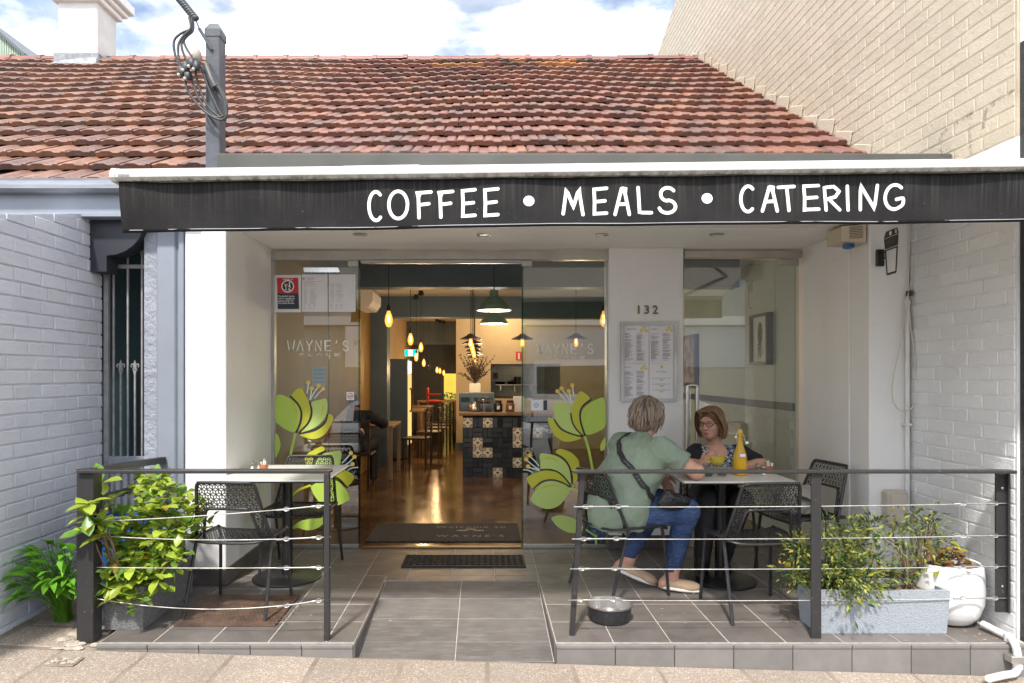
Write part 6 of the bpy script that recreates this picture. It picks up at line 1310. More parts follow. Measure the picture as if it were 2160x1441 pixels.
cl = [(330, 1012, 4.1), (352, 1032, 4.0), (308, 1020, 4.2), (318, 1050, 4.0), (350, 1068, 3.95), (378, 1052, 4.05), (398, 1085, 4.0), (412, 1108, 3.95), (425, 1075, 4.05), (322, 1090, 3.92), (265, 1092, 3.85), (250, 1128, 3.82), (288, 1125, 3.9), (268, 1160, 3.80), (300, 1158, 3.85), (322, 1180, 3.82), (348, 1165, 3.88), (368, 1180, 3.85), (282, 1192, 3.78), (240, 1212, 3.75), (305, 1200, 3.80), (332, 1225, 3.78), (265, 1238, 3.74), (285, 1262, 3.72), (248, 1185, 3.78), (352, 1118, 3.9), (362, 1145, 3.9), (295, 1222, 3.76), (226, 1240, 3.75),
      (212, 1022, 3.80), (226, 1060, 3.82), (190, 1060, 3.62), (186, 1088, 3.62), (203, 1108, 3.62), (232, 1098, 3.8), (214, 1132, 3.64), (176, 1120, 3.62), (335, 1142, 3.86), (385, 1120, 3.92), (300, 1080, 4.0)]
br = MB()
for (a, b, y) in cl:
    c = P(a, b, y) + Vector((0, rn.uniform(-.03, .03), 0)); y_base = min(4.38, max(3.82, y + .05)); base = Vector((-2.04 + rn.uniform(-.07, .07), y_base, .2)) if b < 1230 else Vector((-2.0, y_base, .22))
    mid = base.lerp(c, .55) + Vector((rn.uniform(-.03, .03), rn.uniform(-.03, .03), .05)); br.tube(smooth_line([base, mid, c], 4), [.006 - .004 * i / 8 for i in range(9)], 5)
    axis = Vector((rn.uniform(-.5, .5), rn.uniform(-.9, -.1), rn.uniform(.3, 1))).normalized(); u = axis.orthogonal().normalized(); v = axis.cross(u); n = rn.choice((6, 7, 7, 8)); a0 = rn.uniform(0, 6)
    for i in range(n):
        an = a0 + i * 2.4; el = rn.uniform(.05, .75); d = (u * math.cos(an) + v * math.sin(an)) * math.cos(el) + axis * math.sin(el)
        me = LMY if rn.random() < .05 else rn.choice(LM); o = link('leaf', me, sh); o.matrix_world = aim(c + axis * rn.uniform(-.015, .012), d, rn.uniform(-.4, .4), rn.uniform(.75, 1.25)); o.matrix_parent_inverse = Matrix.Identity(4); o.matrix_basis = Matrix.Translation(-sh.location) @ aim(c + axis * rn.uniform(-.015, .012), d, rn.uniform(-.4, .4), rn.uniform(.75, 1.25))
for i in range(700):                                     # leaves deep inside the shrub
    a, b, y = rn.choice(cl[:29] + cl[37:]); c = P(a + rn.uniform(-26, 26), b + rn.uniform(-18, 26), y + rn.uniform(-.02, .16)); Mx = aim(c, (rn.uniform(-1, 1), rn.uniform(-1, .3), rn.uniform(-.4, .8)), rn.uniform(-.6, .6), rn.uniform(.06, .085)); w = .27
    inner.add([Mx @ Vector(p_) for p_ in ((0, 0, 0), (-w, .35, .05), (-w, .7, .03), (0, 1, -.15), (w, .7, .03), (w, .35, .05))], [(0, 1, 2, 3, 4, 5)], rn.choice((0, 1, 1)))
inner.build('inner_leaves', [LD, LG], sh, None, 'stuff')
br.tube(smooth_line([(-2.13, 3.80, -.02), (-2.10, 3.79, .3), (-2.13, 3.74, .55), (-2.12, 3.70, .70)], 5), .011, 7); br.build('branches', TWIG, sh, 50)
wd = thing('wild_weed', 'bright green weed arching from the footpath beside the brick wall', 'weed', (-2.36, 3.9, 0))
WM = [leaf_mesh(LB, .15, .058, .55, .3, 1, 6), leaf_mesh(LB, .12, .052, .4, .3, 1, 6), leaf_mesh(LB, .17, .055, .7, .25, 1, 6)]; stm = MB(); base = P(136, 1268, 3.98); base.z = pz(-2.5)
for i in range(115):
    tx = rn.uniform(28, 168); ty = 1150 + abs(tx - 105) * .45 + rn.uniform(-8, 85); tip = P(tx, min(ty, 1262), rn.uniform(3.72, 4.06)); tip.x = max(tip.x, XL + .05); b0 = base + Vector((rn.uniform(-.04, .04), rn.uniform(-.04, .04), 0)); mid = b0.lerp(tip, .5) + Vector((0, 0, .06))
    stm.tube(smooth_line([b0, mid, tip], 4), .003, 4); d = (tip - mid).normalized() + Vector((rn.uniform(-.5, .5), rn.uniform(-.6, .2), rn.uniform(-.5, .15))); o = link('leaf', rn.choice(WM), wd); o.matrix_parent_inverse = Matrix.Identity(4); d.x = max(d.x, -.4)
    o.matrix_basis = Matrix.Translation(-wd.location) @ aim(tip, d, rn.uniform(-.6, .6), rn.uniform(.45, .8))
stm.build('stalks', LB, wd)
FG = [leaf_mat('olive_leaf', (.14, .20, .045), (.20, .26, .06), .45), leaf_mat('lime_tip_leaf', (.36, .38, .07), (.46, .44, .09), .45), leaf_mat('dark_narrow_leaf', (.05, .10, .03), (.09, .15, .045), .45), leaf_mat('yellow_narrow_leaf', (.60, .42, .05), (.5, .3, .05))]
def fine_shrub(name, label, base, tips, nleaf, L, seed, spread=.045):
    rn = random.Random(seed); t = thing(name, label, 'shrub', base); tw = MB(); fo = MB()
    for (a, b, y, st) in tips:
        c = P(a, b, y); b0 = Vector(base) + Vector((rn.uniform(-.02, .02), rn.uniform(-.02, .02), 0)) if st is None else P(*st); mid = b0.lerp(c, .5) + Vector((rn.uniform(-.02, .02), rn.uniform(-.02, .02), .03)); pth = smooth_line([b0, mid, c], 5); tw.tube(pth, [.0055 - .0035 * i / 10 for i in range(11)], 5)
        for i in range(nleaf):
            q = c + Vector((rn.gauss(0, spread), rn.gauss(0, spread), rn.gauss(0, spread * .8))); k = 0 if rn.random() < .5 else 2
            if rn.random() < .25: q = pth[rn.randrange(4, 11)] + Vector((rn.gauss(0, .015), rn.gauss(0, .015), rn.gauss(0, .015)))
            if rn.random() < .30: k = 1
            if rn.random() < .02: k = 3
            d = (q - c + Vector((rn.uniform(-.03, .03), rn.uniform(-.05, .01), rn.uniform(-.02, .05)))).normalized(); Mx = aim(q, d, rn.uniform(-1, 1), L * rn.uniform(.6, 1.2)); w = .16
            fo.add([Mx @ Vector(p_) for p_ in ((0, 0, 0), (-w, .45, .05), (0, .5, 0), (w, .45, .05), (0, 1, -.12))], [(0, 2, 1), (0, 3, 2), (1, 2, 4), (2, 3, 4)], k)
    tw.build('twigs', TWIG, t, 50); fo.build('foliage', FG, t); return t
fine_shrub('trough_shrub', 'low yellow-green shrub spilling from the blue-grey trough by the post', (1.98, 3.86, .21), [(1745, 1110, 3.8, None), (1772, 1130, 3.8, None), (1800, 1115, 3.82, None), (1835, 1112, 3.85, None), (1840, 1105, 3.86, None), (1760, 1160, 3.75, None), (1790, 1155, 3.76, None), (1815, 1150, 3.8, None), (1750, 1190, 3.74, None), (1780, 1185, 3.72, None), (1810, 1180, 3.74, None), (1830, 1195, 3.76, None), (1735, 1210, 3.74, None), (1770, 1215, 3.7, None), (1800, 1215, 3.70, None), (1825, 1230, 3.70, None), (1805, 1245, 3.68, None), (1795, 1260, 3.66, None), (1690, 1160, 3.82, None), (1695, 1145, 3.82, None), (1685, 1170, 3.82, None), (1680, 1215, 3.80, None), (1695, 1222, 3.80, None), (1672, 1210, 3.80, None), (1850, 1180, 3.8, None), (1845, 1225, 3.74, None), (1860, 1215, 3.78, None)], 85, .046, 21, .038)
tr0 = (1915, 1243, 3.86)
fine_shrub('trough_sapling', 'open branching sapling at the right end of the blue-grey trough', P(*tr0), [(1925, 1085, 3.84, (1935, 1180, 3.85)), (1945, 1095, 3.84, (1940, 1190, 3.85)), (1975, 1080, 3.85, (1960, 1160, 3.85)), (1970, 1105, 3.84, (1958, 1175, 3.85)), (1905, 1105, 3.83, (1918, 1200, 3.85)), (1880, 1105, 3.82, (1910, 1190, 3.85)), (1900, 1125, 3.82, (1915, 1200, 3.85)), (1865, 1140, 3.8, (1905, 1200, 3.85)), (1930, 1120, 3.84, (1935, 1190, 3.85)), (1955, 1128, 3.84, (1945, 1190, 3.85)), (1985, 1125, 3.84, (1955, 1180, 3.85)), (1990, 1140, 3.84, (1955, 1185, 3.85)), (1940, 1150, 3.82, (1938, 1200, 3.85)), (1915, 1150, 3.80, (1918, 1205, 3.85)), (1885, 1165, 3.8, (1912, 1215, 3.85)), (1965, 1160, 3.84, (1945, 1195, 3.85)), (1938, 1200, 3.85, None), (1960, 1180, 3.85, None), (1918, 1205, 3.85, None), (1905, 1222, 3.84, None), (1870, 1200, 3.8, (1905, 1225, 3.85))], 24, .048, 22, .032)
co = [leaf_mat('coleus_lime', (.40, .42, .06), (.34, .30, .05)), leaf_mat('coleus_maroon', (.20, .03, .045), (.30, .10, .05)), leaf_mat('coleus_bronze', (.34, .22, .06), (.25, .10, .04))]
cp = thing('coleus_plant', 'small lime and maroon coleus growing in the white pot', 'plant', (2.725, 3.93, .30)); CM = [leaf_mesh(m, .055, .034, .3, .2, 1) for m in co]; st_ = MB()
for i in range(74):
    a = rn.uniform(0, 6.28); r = abs(rn.gauss(0, .07)); q = Vector((2.735 + r * math.cos(a), 3.92 + r * math.sin(a) * .8, .335 + max(0, .15 - r * 1.3) * rn.uniform(.1, 1.0))); d = Vector((math.cos(a), math.sin(a), rn.uniform(-.5, .5))); o = link('leaf', CM[rn.choice((0, 0, 1, 2, 2))], cp); o.matrix_parent_inverse = Matrix.Identity(4); o.matrix_basis = Matrix.Translation(-cp.location) @ aim(q, d, rn.uniform(-.6, .6), rn.uniform(.7, 1.1))
for i in range(8): st_.tube([(2.73, 3.93, .312), (2.73 + rn.uniform(-.05, .05), 3.92 + rn.uniform(-.05, .05), .44)], .003, 4)
st_.build('stems', TWIG, cp)
lt = MB()
for i in range(60): a, b = rn.choice(((2.55, 3.75), (2.85, 3.70), (-1.3, 4.0), (-.9, 4.0), (1.2, 4.0), (2.75, 3.68))); q = Vector((a + rn.gauss(0, .14), max(3.62, b + rn.gauss(0, .10)), .0035)); q.x = min(q.x, 2.9); Mx = aim(q, (rn.uniform(-1, 1), rn.uniform(-1, 1), .0), 0, rn.uniform(.008, .022)); lt.add([Mx @ Vector(p_) for p_ in ((0, 0, 0), (-.3, .5, .02), (0, 1, 0), (.3, .5, .02))], [(0, 1, 2, 3)])
lt.build('fallen_leaves', mat('dry_leaf', (.42, .27, .10), .8, col2=(.5, .42, .28), scale=30), None, None, 'stuff')
# ---------------------------------------------------------------- people: one surface grown round a posed skeleton
class Flesh:
    def __init__(s): s.p = []
    def rc(s, a, b, ra, rb, k=.03): s.p.append(('c', Vector(a), Vector(b), ra, rb, k, 1)); return s
    def el(s, c, r, fr=None, k=.03, sg=1): s.p.append(('e', Vector(c), r, fr or Matrix.Identity(3), None, k, sg)); return s
    def chain(s, pts, rs, k=.02):
        for a, b, ra, rb in zip(pts, pts[1:], rs, rs[1:]): s.rc(a, b, ra, rb, k)
        return s
    def grow(s, h, cuts=()):
        lo = np.array([1e9] * 3); hi = -lo; bb = []
        for q in s.p:
            if q[0] == 'c': pts_ = np.array([q[1], q[2]]); m = max(q[3], q[4])
            else: pts_ = np.array([q[1]]); m = max(q[2])
            m += q[5] + 3 * h; a, b = pts_.min(0) - m, pts_.max(0) + m; bb.append((a, b))
            if q[6] > 0: lo = np.minimum(lo, a); hi = np.maximum(hi, b)
        n = np.ceil((hi - lo) / h).astype(int) + 1; fld = np.full(n, 1.0, np.float32)
        for q, (a, b) in zip(s.p, bb):
            i0 = np.clip(((a - lo) / h).astype(int), 0, n - 1); i1 = np.clip(np.ceil((b - lo) / h).astype(int) + 1, 0, n)
            if (i1 <= i0).any(): continue
            sl = tuple(slice(x, y) for x, y in zip(i0, i1)); g = [lo[d] + h * np.arange(i0[d], i1[d], dtype=np.float32) for d in range(3)]
            x, y, z = g[0][:, None, None], g[1][None, :, None], g[2][None, None, :]; k = q[5]
            if q[0] == 'c':
                A, B = q[1], q[2]; d = B - A; L2 = max(d.length_squared, 1e-9); t = np.clip(((x - A.x) * d.x + (y - A.y) * d.y + (z - A.z) * d.z) / L2, 0, 1)
                D = np.sqrt((x - A.x - d.x * t) ** 2 + (y - A.y - d.y * t) ** 2 + (z - A.z - d.z * t) ** 2) - (q[3] + (q[4] - q[3]) * t)
            else:
                C, r, m = q[1], q[2], q[3]; X_, Y_, Z_ = x - C.x, y - C.y, z - C.z; u = [(m[i][0] * X_ + m[i][1] * Y_ + m[i][2] * Z_) for i in range(3)]
                k0 = np.sqrt(sum((u[i] / r[i]) ** 2 for i in range(3))); k1 = np.sqrt(sum((u[i] / r[i] ** 2) ** 2 for i in range(3))) + 1e-6; D = k0 * (k0 - 1) / k1
            cur = fld[sl]
            if q[6] > 0: hh = np.clip(.5 + .5 * (cur - D) / k, 0, 1); fld[sl] = cur + (D - cur) * hh - k * hh * (1 - hh)
            else: hh = np.clip(.5 - .5 * (cur + D) / k, 0, 1); fld[sl] = cur + (-D - cur) * hh + k * hh * (1 - hh)
        if cuts:
            G3 = np.meshgrid(*[lo[d] + h * np.arange(n[d], dtype=np.float32) for d in range(3)], indexing='ij')
            for (pt, nm) in cuts: fld = np.maximum(fld, (G3[0] - pt[0]) * nm[0] + (G3[1] - pt[1]) * nm[1] + (G3[2] - pt[2]) * nm[2])
        return nets(fld, lo, h)
def nets(f, lo, h):
    ins = f < 0; c = np.zeros(np.array(f.shape) - 1, np.int8); s = f.shape
    for i in (0, 1):
        for j in (0, 1):
            for k in (0, 1): c += ins[i:s[0] - 1 + i, j:s[1] - 1 + j, k:s[2] - 1 + k]
    act = (c > 0) & (c < 8); ids = np.full(act.shape, -1, np.int64); idx = np.argwhere(act); ids[act] = np.arange(len(idx)); acc = np.zeros((len(idx), 3)); cnt = np.zeros(len(idx))
    for ax in range(3):
        o1, o2 = [d for d in range(3) if d != ax]
        for p in (0, 1):
            for q in (0, 1):
                b = idx.copy(); b[:, o1] += p; b[:, o2] += q; e = b.copy(); e[:, ax] += 1; fa, fb = f[tuple(b.T)], f[tuple(e.T)]; m = (fa < 0) != (fb < 0); t = np.where(m, fa / np.where(m, fa - fb, 1), 0)
                pt = b.astype(float); pt[:, ax] += t; acc[m] += pt[m]; cnt[m] += 1
    V = acc / cnt[:, None] * h + lo; Fq = []
    for ax in range(3):
        o1, o2 = (ax + 1) % 3, (ax + 2) % 3; a = [slice(None)] * 3; b = [slice(None)] * 3; a[ax] = slice(0, -1); b[ax] = slice(1, None); ia, ib = ins[tuple(a)], ins[tuple(b)]; e = np.argwhere(ia != ib); e = e[(e[:, o1] > 0) & (e[:, o2] > 0) & (e[:, o1] < s[o1] - 1) & (e[:, o2] < s[o2] - 1)]
        q = []
        for d1, d2 in ((-1, -1), (0, -1), (0, 0), (-1, 0)): g_ = e.copy(); g_[:, o1] += d1; g_[:, o2] += d2; q.append(ids[tuple(g_.T)])
        q = np.stack(q, 1); fl_ = ia[tuple(e.T)]; q[~fl_] = q[~fl_][:, ::-1]; Fq.append(q[(q >= 0).all(1)])
    return V, np.concatenate(Fq)
def skin(name, VF, m, parent, wrinkle=0.0, wscale=14.0, relax=2, fn=None):
    V, Fq = VF; me = bpy.data.meshes.new(name); me.vertices.add(len(V)); me.vertices.foreach_set('co', V.astype(np.float32).ravel()); me.loops.add(Fq.size); me.loops.foreach_set('vertex_index', Fq.astype(np.int32).ravel()); me.polygons.add(len(Fq))
    me.polygons.foreach_set('loop_start', np.arange(0, Fq.size, 4, dtype=np.int32)); me.update(calc_edges=True)
    bm = bmesh.new(); bm.from_mesh(me)
    for _ in range(relax): bmesh.ops.smooth_vert(bm, verts=bm.verts, factor=.5, use_axis_x=True, use_axis_y=True, use_axis_z=True)
    bm.normal_update()
    if wrinkle:
        for v in bm.verts:
            p = v.co * wscale; n_ = noise.noise(Vector((p.x, p.y, p.z * .8))) + .5 * noise.noise(p * 2.1); n_ = 1 - abs(n_) * 2; v.co += v.normal * n_ * wrinkle
    bm.to_mesh(me); bm.free()
    for k in (m if isinstance(m, list) else [m]): me.materials.append(k)
    if fn:
        ce = [0.0] * (3 * len(me.polygons)); me.polygons.foreach_get('center', ce); me.polygons.foreach_set('material_index', [fn(Vector(ce[i:i + 3])) for i in range(0, len(ce), 3)])
    me.polygons.foreach_set('use_smooth', [True] * len(me.polygons)); me.update(); return link(name, me, parent)
def frame3(f, up=(0, 0, 1)):                             # rows: right hand, facing, up
    f = Vector(f).normalized(); r = f.cross(Vector(up)).normalized(); return Matrix((r, f, r.cross(f)))
def head_into(B, c, f, up=(0, 0, 1), s=1.0):
    Fm = frame3(f, up); r, fw, u = Fm[0], Fm[1], Fm[2]; at = lambda a, b, d: Vector(c) + (r * a + fw * b + u * d) * s
    B.el(at(0, -.012, .030), (.076 * s, .094 * s, .088 * s), Fm, .02); B.el(at(0, .028, -.035), (.058 * s, .066 * s, .078 * s), Fm, .03); B.el(at(0, .058, -.085), (.030 * s, .028 * s, .024 * s), Fm, .03)
    for q in (-1, 1): B.el(at(.034 * q, .066, -.028), (.026 * s, .022 * s, .024 * s), Fm, .02); B.el(at(.077 * q, -.002, -.012), (.010 * s, .020 * s, .031 * s), Fm, .008)
    B.el(at(0, .090, .030), (.050 * s, .014 * s, .012 * s), Fm, .02)
    for q in (-1, 1): B.el(at(.032 * q, .102, .008), (.016 * s, .012 * s, .010 * s), Fm, .012, -1)
    B.rc(at(0, .090, .010), at(0, .110, -.026), .009 * s, .014 * s, .012); 
    for q in (-1, 1): B.el(at(.013 * q, .102, -.030), (.009 * s, .010 * s, .008 * s), Fm, .008)
    B.el(at(0, .093, -.056), (.024 * s, .010 * s, .006 * s), Fm, .008); B.el(at(0, .091, -.066), (.020 * s, .010 * s, .007 * s), Fm, .008)
    return at, Fm
def hand_into(B, w, d, pn, thumb, curl=.6, s=1.0):       # wrist, direction, palm normal, the side of the thumb
    d = Vector(d).normalized(); pn = Vector(pn); pn = (pn - d * pn.dot(d)).normalized(); sd = Vector(thumb); sd = (sd - d * sd.dot(d) - pn * sd.dot(pn)).normalized(); w = Vector(w)
    B.rc(w - d * .01, w + d * .035, .024 * s, .026 * s, .02)
    for i, o in enumerate((.024, .008, -.009, -.025)): B.rc(w + d * .03 + sd * o * .8, w + d * .085 + sd * o, .013 * s, .0105 * s, .014)
    for i, (o, L) in enumerate(((.026, .072), (.009, .080), (-.009, .074), (-.026, .058))):
        p = w + d * .086 + sd * o * 1.05; a = curl * .55 + .1 * i; pts_ = [p]
        for k, seg in enumerate((.46, .31, .23)):
            dd = d * math.cos(a) + pn * math.sin(a); p = p + dd * L * seg; pts_.append(p); a += curl * .8
        B.chain(pts_, [.0095 * s, .0088 * s, .0078 * s, .0068 * s], .003)
    p = w + d * .025 + sd * .024; pts_ = [p]; a = .75
    for L, da in ((.036, 0), (.030, -.25 * curl * 2), (.024, -.3 * curl * 2)): a += da; p = p + (d * math.cos(a) + sd * math.sin(a) + pn * curl * .55).normalized() * L; pts_.append(p)
    B.chain(pts_, [.014 * s, .0115 * s, .010 * s, .008 * s], .006)
SK = NT('skin'); SK.bsdf(SK.mix(SK.ramp(SK.noise(30, 4), .35, .7), (.60, .345, .245), (.52, .28, .20)), .48, 0, SK.noise(250, 3), .1, .002, .4, **{'Subsurface Weight': .12, 'Subsurface Radius': (.012, .004, .002), 'Subsurface Scale': 1.0}); SK = SK.mat
LIP = mat('lips', (.42, .12, .11), .4); EYEW = mat('eye_white', (.5, .48, .46), .25); IRIS = mat('iris', (.05, .03, .02), .15); BROW = mat('brow', (.12, .07, .04), .8)
def eyes(t, at, Fm, glasses=True, s=1.0):
    for q in (-1, 1):
        mb = MB(); mb.ball(at(.032 * q, .083, .008), .0125 * s, 12, 8); e = mb.build('eye', EYEW, t, 60); mb = MB(); mb.ball(at(.032 * q + .0, .0915, .007), .0052 * s, 10, 6); mb.build('iris', IRIS, e, 60)
        mb = MB(); mb.tube(smooth_line([at(.014 * q, .098, .024), at(.032 * q, .099, .031), at(.052 * q, .088, .026)], 4), .0026 * s, 5); mb.build('eyebrow', BROW, t, 60)
    mb = MB(); mb.tube(smooth_line([at(-.024, .092, -.060), at(-.010, .103, -.057), at(0, .104, -.059), at(.010, .103, -.057), at(.024, .092, -.060)], 4), [.0012] + [.0042] * 15 + [.0012], 6, flat=.8); mb.tube(smooth_line([at(-.020, .092, -.063), at(0, .103, -.068), at(.020, .092, -.063)], 4), [.0012] + [.0048] * 7 + [.0012], 6, flat=.8); mb.build('mouth', LIP, t, 60)
    if glasses:
        g = part_empty('glasses', t)
        for q in (-1, 1):
            mb = MB(); mb.tube([at(.034 * q + .026 * math.cos(a), .108 - .006 * abs(math.cos(a)), .004 + .016 * math.sin(a) * (1 if math.sin(a) < 0 else .9)) for a in [2 * math.pi * i / 18 for i in range(18)]], .0024 * s, 6, closed=True); mb.build('rim', mat('plum_frame', (.05, .025, .04), .3), g, 60)
            mb = MB(); mb.tube(smooth_line([at(.060 * q, .102, .010), at(.074 * q, .06, .010), at(.080 * q, .0, .006)], 3), .002 * s, 5); mb.build('temple', mat('plum_temple', (.06, .03, .045), .3), g, 60)
        mb = MB(); mb.tube(smooth_line([at(-.009, .108, .008), at(0, .111, .012), at(.009, .108, .008)], 3), .002, 5); mb.build('bridge', M['black'], g, 60)
def hair(t, at, Fm, cols, strands, cap, seed, wid=.0035):
    """strands: list of (start, bend..., end) generators in head space"""
    rn = random.Random(seed); mb = MB()
    for g in strands(rn):
        pts_ = smooth_line([at(*p) for p in g], 3); n = len(pts_); mb.tube(pts_, [wid * (.5 + .8 * math.sin(math.pi * min(1, .15 + .8 * i / (n - 1)))) * (1 if i < n - 1 else .2) for i in range(n)], 4, True, rn.randrange(len(cols)))
    h = skin('hair', cap.grow(.006), cols[0], t, .003, 60, 1); mb.build('hair_strands', cols, h, 60)
    return h

# --- person A: green shirt, seen from behind
FA = Vector((.82, .57, 0)).normalized(); RA = FA.cross(Vector((0, 0, 1)))
pa = thing('person', 'person in a sage green shirt and blue jeans seated with back turned', 'person', (.95, 4.48, 0))
pel = Vector((.94, 4.49, .545)); nk = Vector((1.075, 4.555, 1.005)); shR, shL = nk + RA * .175 + Vector((0, 0, -.055)), nk - RA * .175 + Vector((0, 0, -.055)); elR, wrR = Vector((1.395, 4.36, .812)), Vector((1.43, 4.60, .795)); elL, wrL = Vector((1.10, 4.90, .80)), Vector((1.25, 4.70, .745))
hipR, hipL = pel + RA * .10 + Vector((0, 0, -.01)), pel - RA * .10 + Vector((0, 0, -.01)); knR, knL = Vector((1.345, 4.42, .545)), Vector((1.26, 4.80, .54)); anR, anL = Vector((1.262, 4.475, .095)), Vector((1.005, 4.625, .165)); toeR, toeL = Vector((1.40, 4.44, .035)), Vector((1.165, 4.58, .035)); heR, heL = Vector((1.215, 4.485, .045)), Vector((.945, 4.64, .115))
hc = Vector((1.135, 4.60, 1.155)); FH = Vector((.70, .66, -.22)).normalized()
B = Flesh(); at, Fm = head_into(B, hc, FH, (0.1, .06, 1)); B.rc(nk + Vector((0, 0, -.02)), hc + Vector((-.01, -.01, -.05)), .062, .056, .04)
B.rc(pel, nk + Vector((-.03, -.02, -.16)), .16, .15, .05).rc(shR, shL, .06, .06, .05); B.chain([shR, elR, wrR], [.062, .048, .032], .02); B.chain([shL, elL, wrL], [.062, .046, .032], .02)
hand_into(B, wrR, (.2, .9, -.15), (-.1, 0, -1), (-.8, .2, 0), .35); hand_into(B, wrL, (.45, -.25, -.85), (-.4, -.5, .1), (.3, -.8, 0), .45)
B.chain([hipR, knR, anR], [.085, .062, .042], .03).chain([hipL, knL, anL], [.085, .062, .042], .03); B.rc(anR, heR, .042, .036, .02).rc(heR, toeR, .034, .028, .02).rc(anL, heL, .042, .036, .02).rc(heL, toeL, .034, .028, .02)
skin('body', B.grow(.0055), SK, pa, 0, 0, 1)
eyes(pa, at, Fm, True)
lin = NT('sage_linen'); c_ = lin.mix(lin.ramp(lin.noise(4, 5), .35, .7), (.225, .285, .215), (.27, .335, .255)); wv = lin.noise(1, 2, vec=None, stretch=(380, 380, 60)); lin.bsdf(c_, .85, 0, lin.math('ADD', lin.noise(13, 6, .6), lin.math('MULTIPLY', wv, .15)), .8, .02, .15); lin = lin.mat
S = Flesh(); wst = pel + Vector((-.02, -.01, .0))
S.el(pel + Vector((-.035, -.02, .03)), (.225, .185, .15), frame3(FA), .05).el(pel + FA * .01 + Vector((0, 0, .17)), (.215, .175, .18), frame3(FA), .06).el(nk + Vector((-.045, -.03, -.17)), (.205, .15, .19), frame3((FA.x, FA.y, .25)), .06); S.rc(shR + Vector((-.01, 0, 0)), shL, .078, .078, .06); S.rc(nk + Vector((-.02, -.01, -.06)), nk + Vector((0, 0, -.004)), .085, .066, .05)
cuR, cuL = shR.lerp(elR, .72), shL.lerp(elL, .75); S.rc(shR, cuR, .080, .074, .04).rc(shL, cuL, .080, .074, .04); S.rc(pel + Vector((-.03, -.02, -.03)), pel + FA * .05 + Vector((0, 0, -.02)), .205, .185, .04)
shirtVF = S.grow(.008, [((elR - (elR - shR).normalized() * .10), (elR - shR).normalized()), ((pel.x, pel.y, .435), (0, 0, -1))])
shirt = skin('shirt', shirtVF, lin, pa, .010, 8.0, 2)
jn = NT('blue_denim'); cj = jn.mix(jn.ramp(jn.noise(6, 5), .35, .65), (.035, .065, .155), (.07, .115, .235)); cj = jn.mix(jn.math('MULTIPLY', jn.ramp(jn.noise(1, 4, .6, stretch=(9, 9, 60)), .58, .75), .45), cj, (.22, .32, .48)); jn.bsdf(cj, .85, 0, jn.math('ADD', jn.noise(30, 5), jn.noise(1, 3, stretch=(12, 12, 70))), .8, .018, .2); jn = jn.mat
J = Flesh(); J.el(pel + Vector((-.01, 0, -.04)), (.19, .16, .10), frame3(FA), .04).chain([hipR, knR, anR + Vector((0, 0, .045))], [.108, .079, .052], .03).chain([hipL, knL, anL + Vector((0.01, .005, .05))], [.108, .079, .052], .03)
skin('jeans', J.grow(.007, [((0, 0, .135), (0, 0, -1))]), jn, pa, .004, 20.0, 2)
ns = mat('beige_suede', (.50, .36, .24), .85, col2=(.43, .30, .20), scale=20, bump=.3, bscale=150); wsl = mat('white_sole', (.76, .73, .66), .5)
for nm, he, toe, an in (('shoe', heR, toeR, anR), ('shoe', heL, toeL, anL)):
    d = (toe - he).normalized(); up = Vector((0, 0, 1)); up = (up - d * up.dot(d)).normalized(); sd = d.cross(up); Fs = Matrix((sd, d, up)); mid = (he + toe) / 2
    Q = Flesh(); Q.el(mid + d * .01 + up * .004, (.045, .135, .036), Fs, .02).el(he + d * .03 + up * .022, (.040, .055, .045), Fs, .02).el(toe - d * .03, (.047, .06, .030), Fs, .02); Q.el(he + d * .035 + up * .085, (.034, .048, .040), Fs, .01, -1)
    so = skin(nm, Q.grow(.005, [((mid - up * .022), tuple(-up))]), ns, pa, 0, 0, 1); Q = Flesh(); Q.el(mid + d * .008 - up * .020, (.050, .143, .020), Fs, .01).el(he + d * .03 - up * .018, (.043, .058, .020), Fs, .01); skin('sole', Q.grow(.004, [((mid - up * .032), tuple(-up)), ((mid - up * .004), tuple(up))]), wsl, so, 0, 0, 1)
hcol = [mat('ash_hair', (.17, .125, .09), .5, col2=(.25, .19, .14), scale=90), mat('grey_hair', (.30, .27, .24), .5), mat('blonde_hair', (.36, .27, .18), .5), mat('brown_hair', (.12, .085, .06), .5)]
cap = Flesh(); cap.el(at(0, -.018, .038), (.088, .104, .092), Fm, .02).el(at(0, -.058, -.045), (.076, .062, .075), Fm, .04); cap.el(at(0, .115, -.04), (.075, .075, .085), Fm, .02, -1)
def strA(rn):
    for i in range(1500):
        az = rn.uniform(-math.pi, math.pi); el = rn.uniform(-.75, 1.5); wsp = Vector((0, -.05, .125))
        ex = Vector((.098 * math.sin(az) * math.cos(el), -.018 - .112 * math.cos(az) * math.cos(el), .030 + .10 * math.sin(el)))
        if ex.y > .06 and ex.z < .05: continue
        st_ = wsp.lerp(Vector((ex.x * .8, ex.y * .85, ex.z + .03)), rn.uniform(.2, .75)); sc_ = Vector((st_.x, st_.y + .018, st_.z - .038)); sc_ = sc_.normalized() * (.098 + rn.uniform(0, .010)); st_ = Vector((sc_.x * .95, sc_.y * 1.08 - .018, sc_.z * 1.0 + .038))
        end = ex + Vector((rn.uniform(-.02, .02), rn.uniform(-.02, .02) - .01, -.03 + rn.uniform(-.03, .02))); md = (st_ + end) / 2; md += (md - Vector((0, -.02, .03))).normalized() * .016
        yield [st_, md, end, end + Vector((rn.uniform(-.012, .012), -.006, -.02))]
hair(pa, at, Fm, hcol, strA, cap, 3, .0026)
bvh = BVHTree.FromPolygons([v.co for v in shirt.data.vertices], [p.vertices for p in shirt.data.polygons])
def on_shirt(p, off=.006): q, n_, _, _ = bvh.find_nearest(p); return q + n_ * off, n_
sb = MB(); ring = []
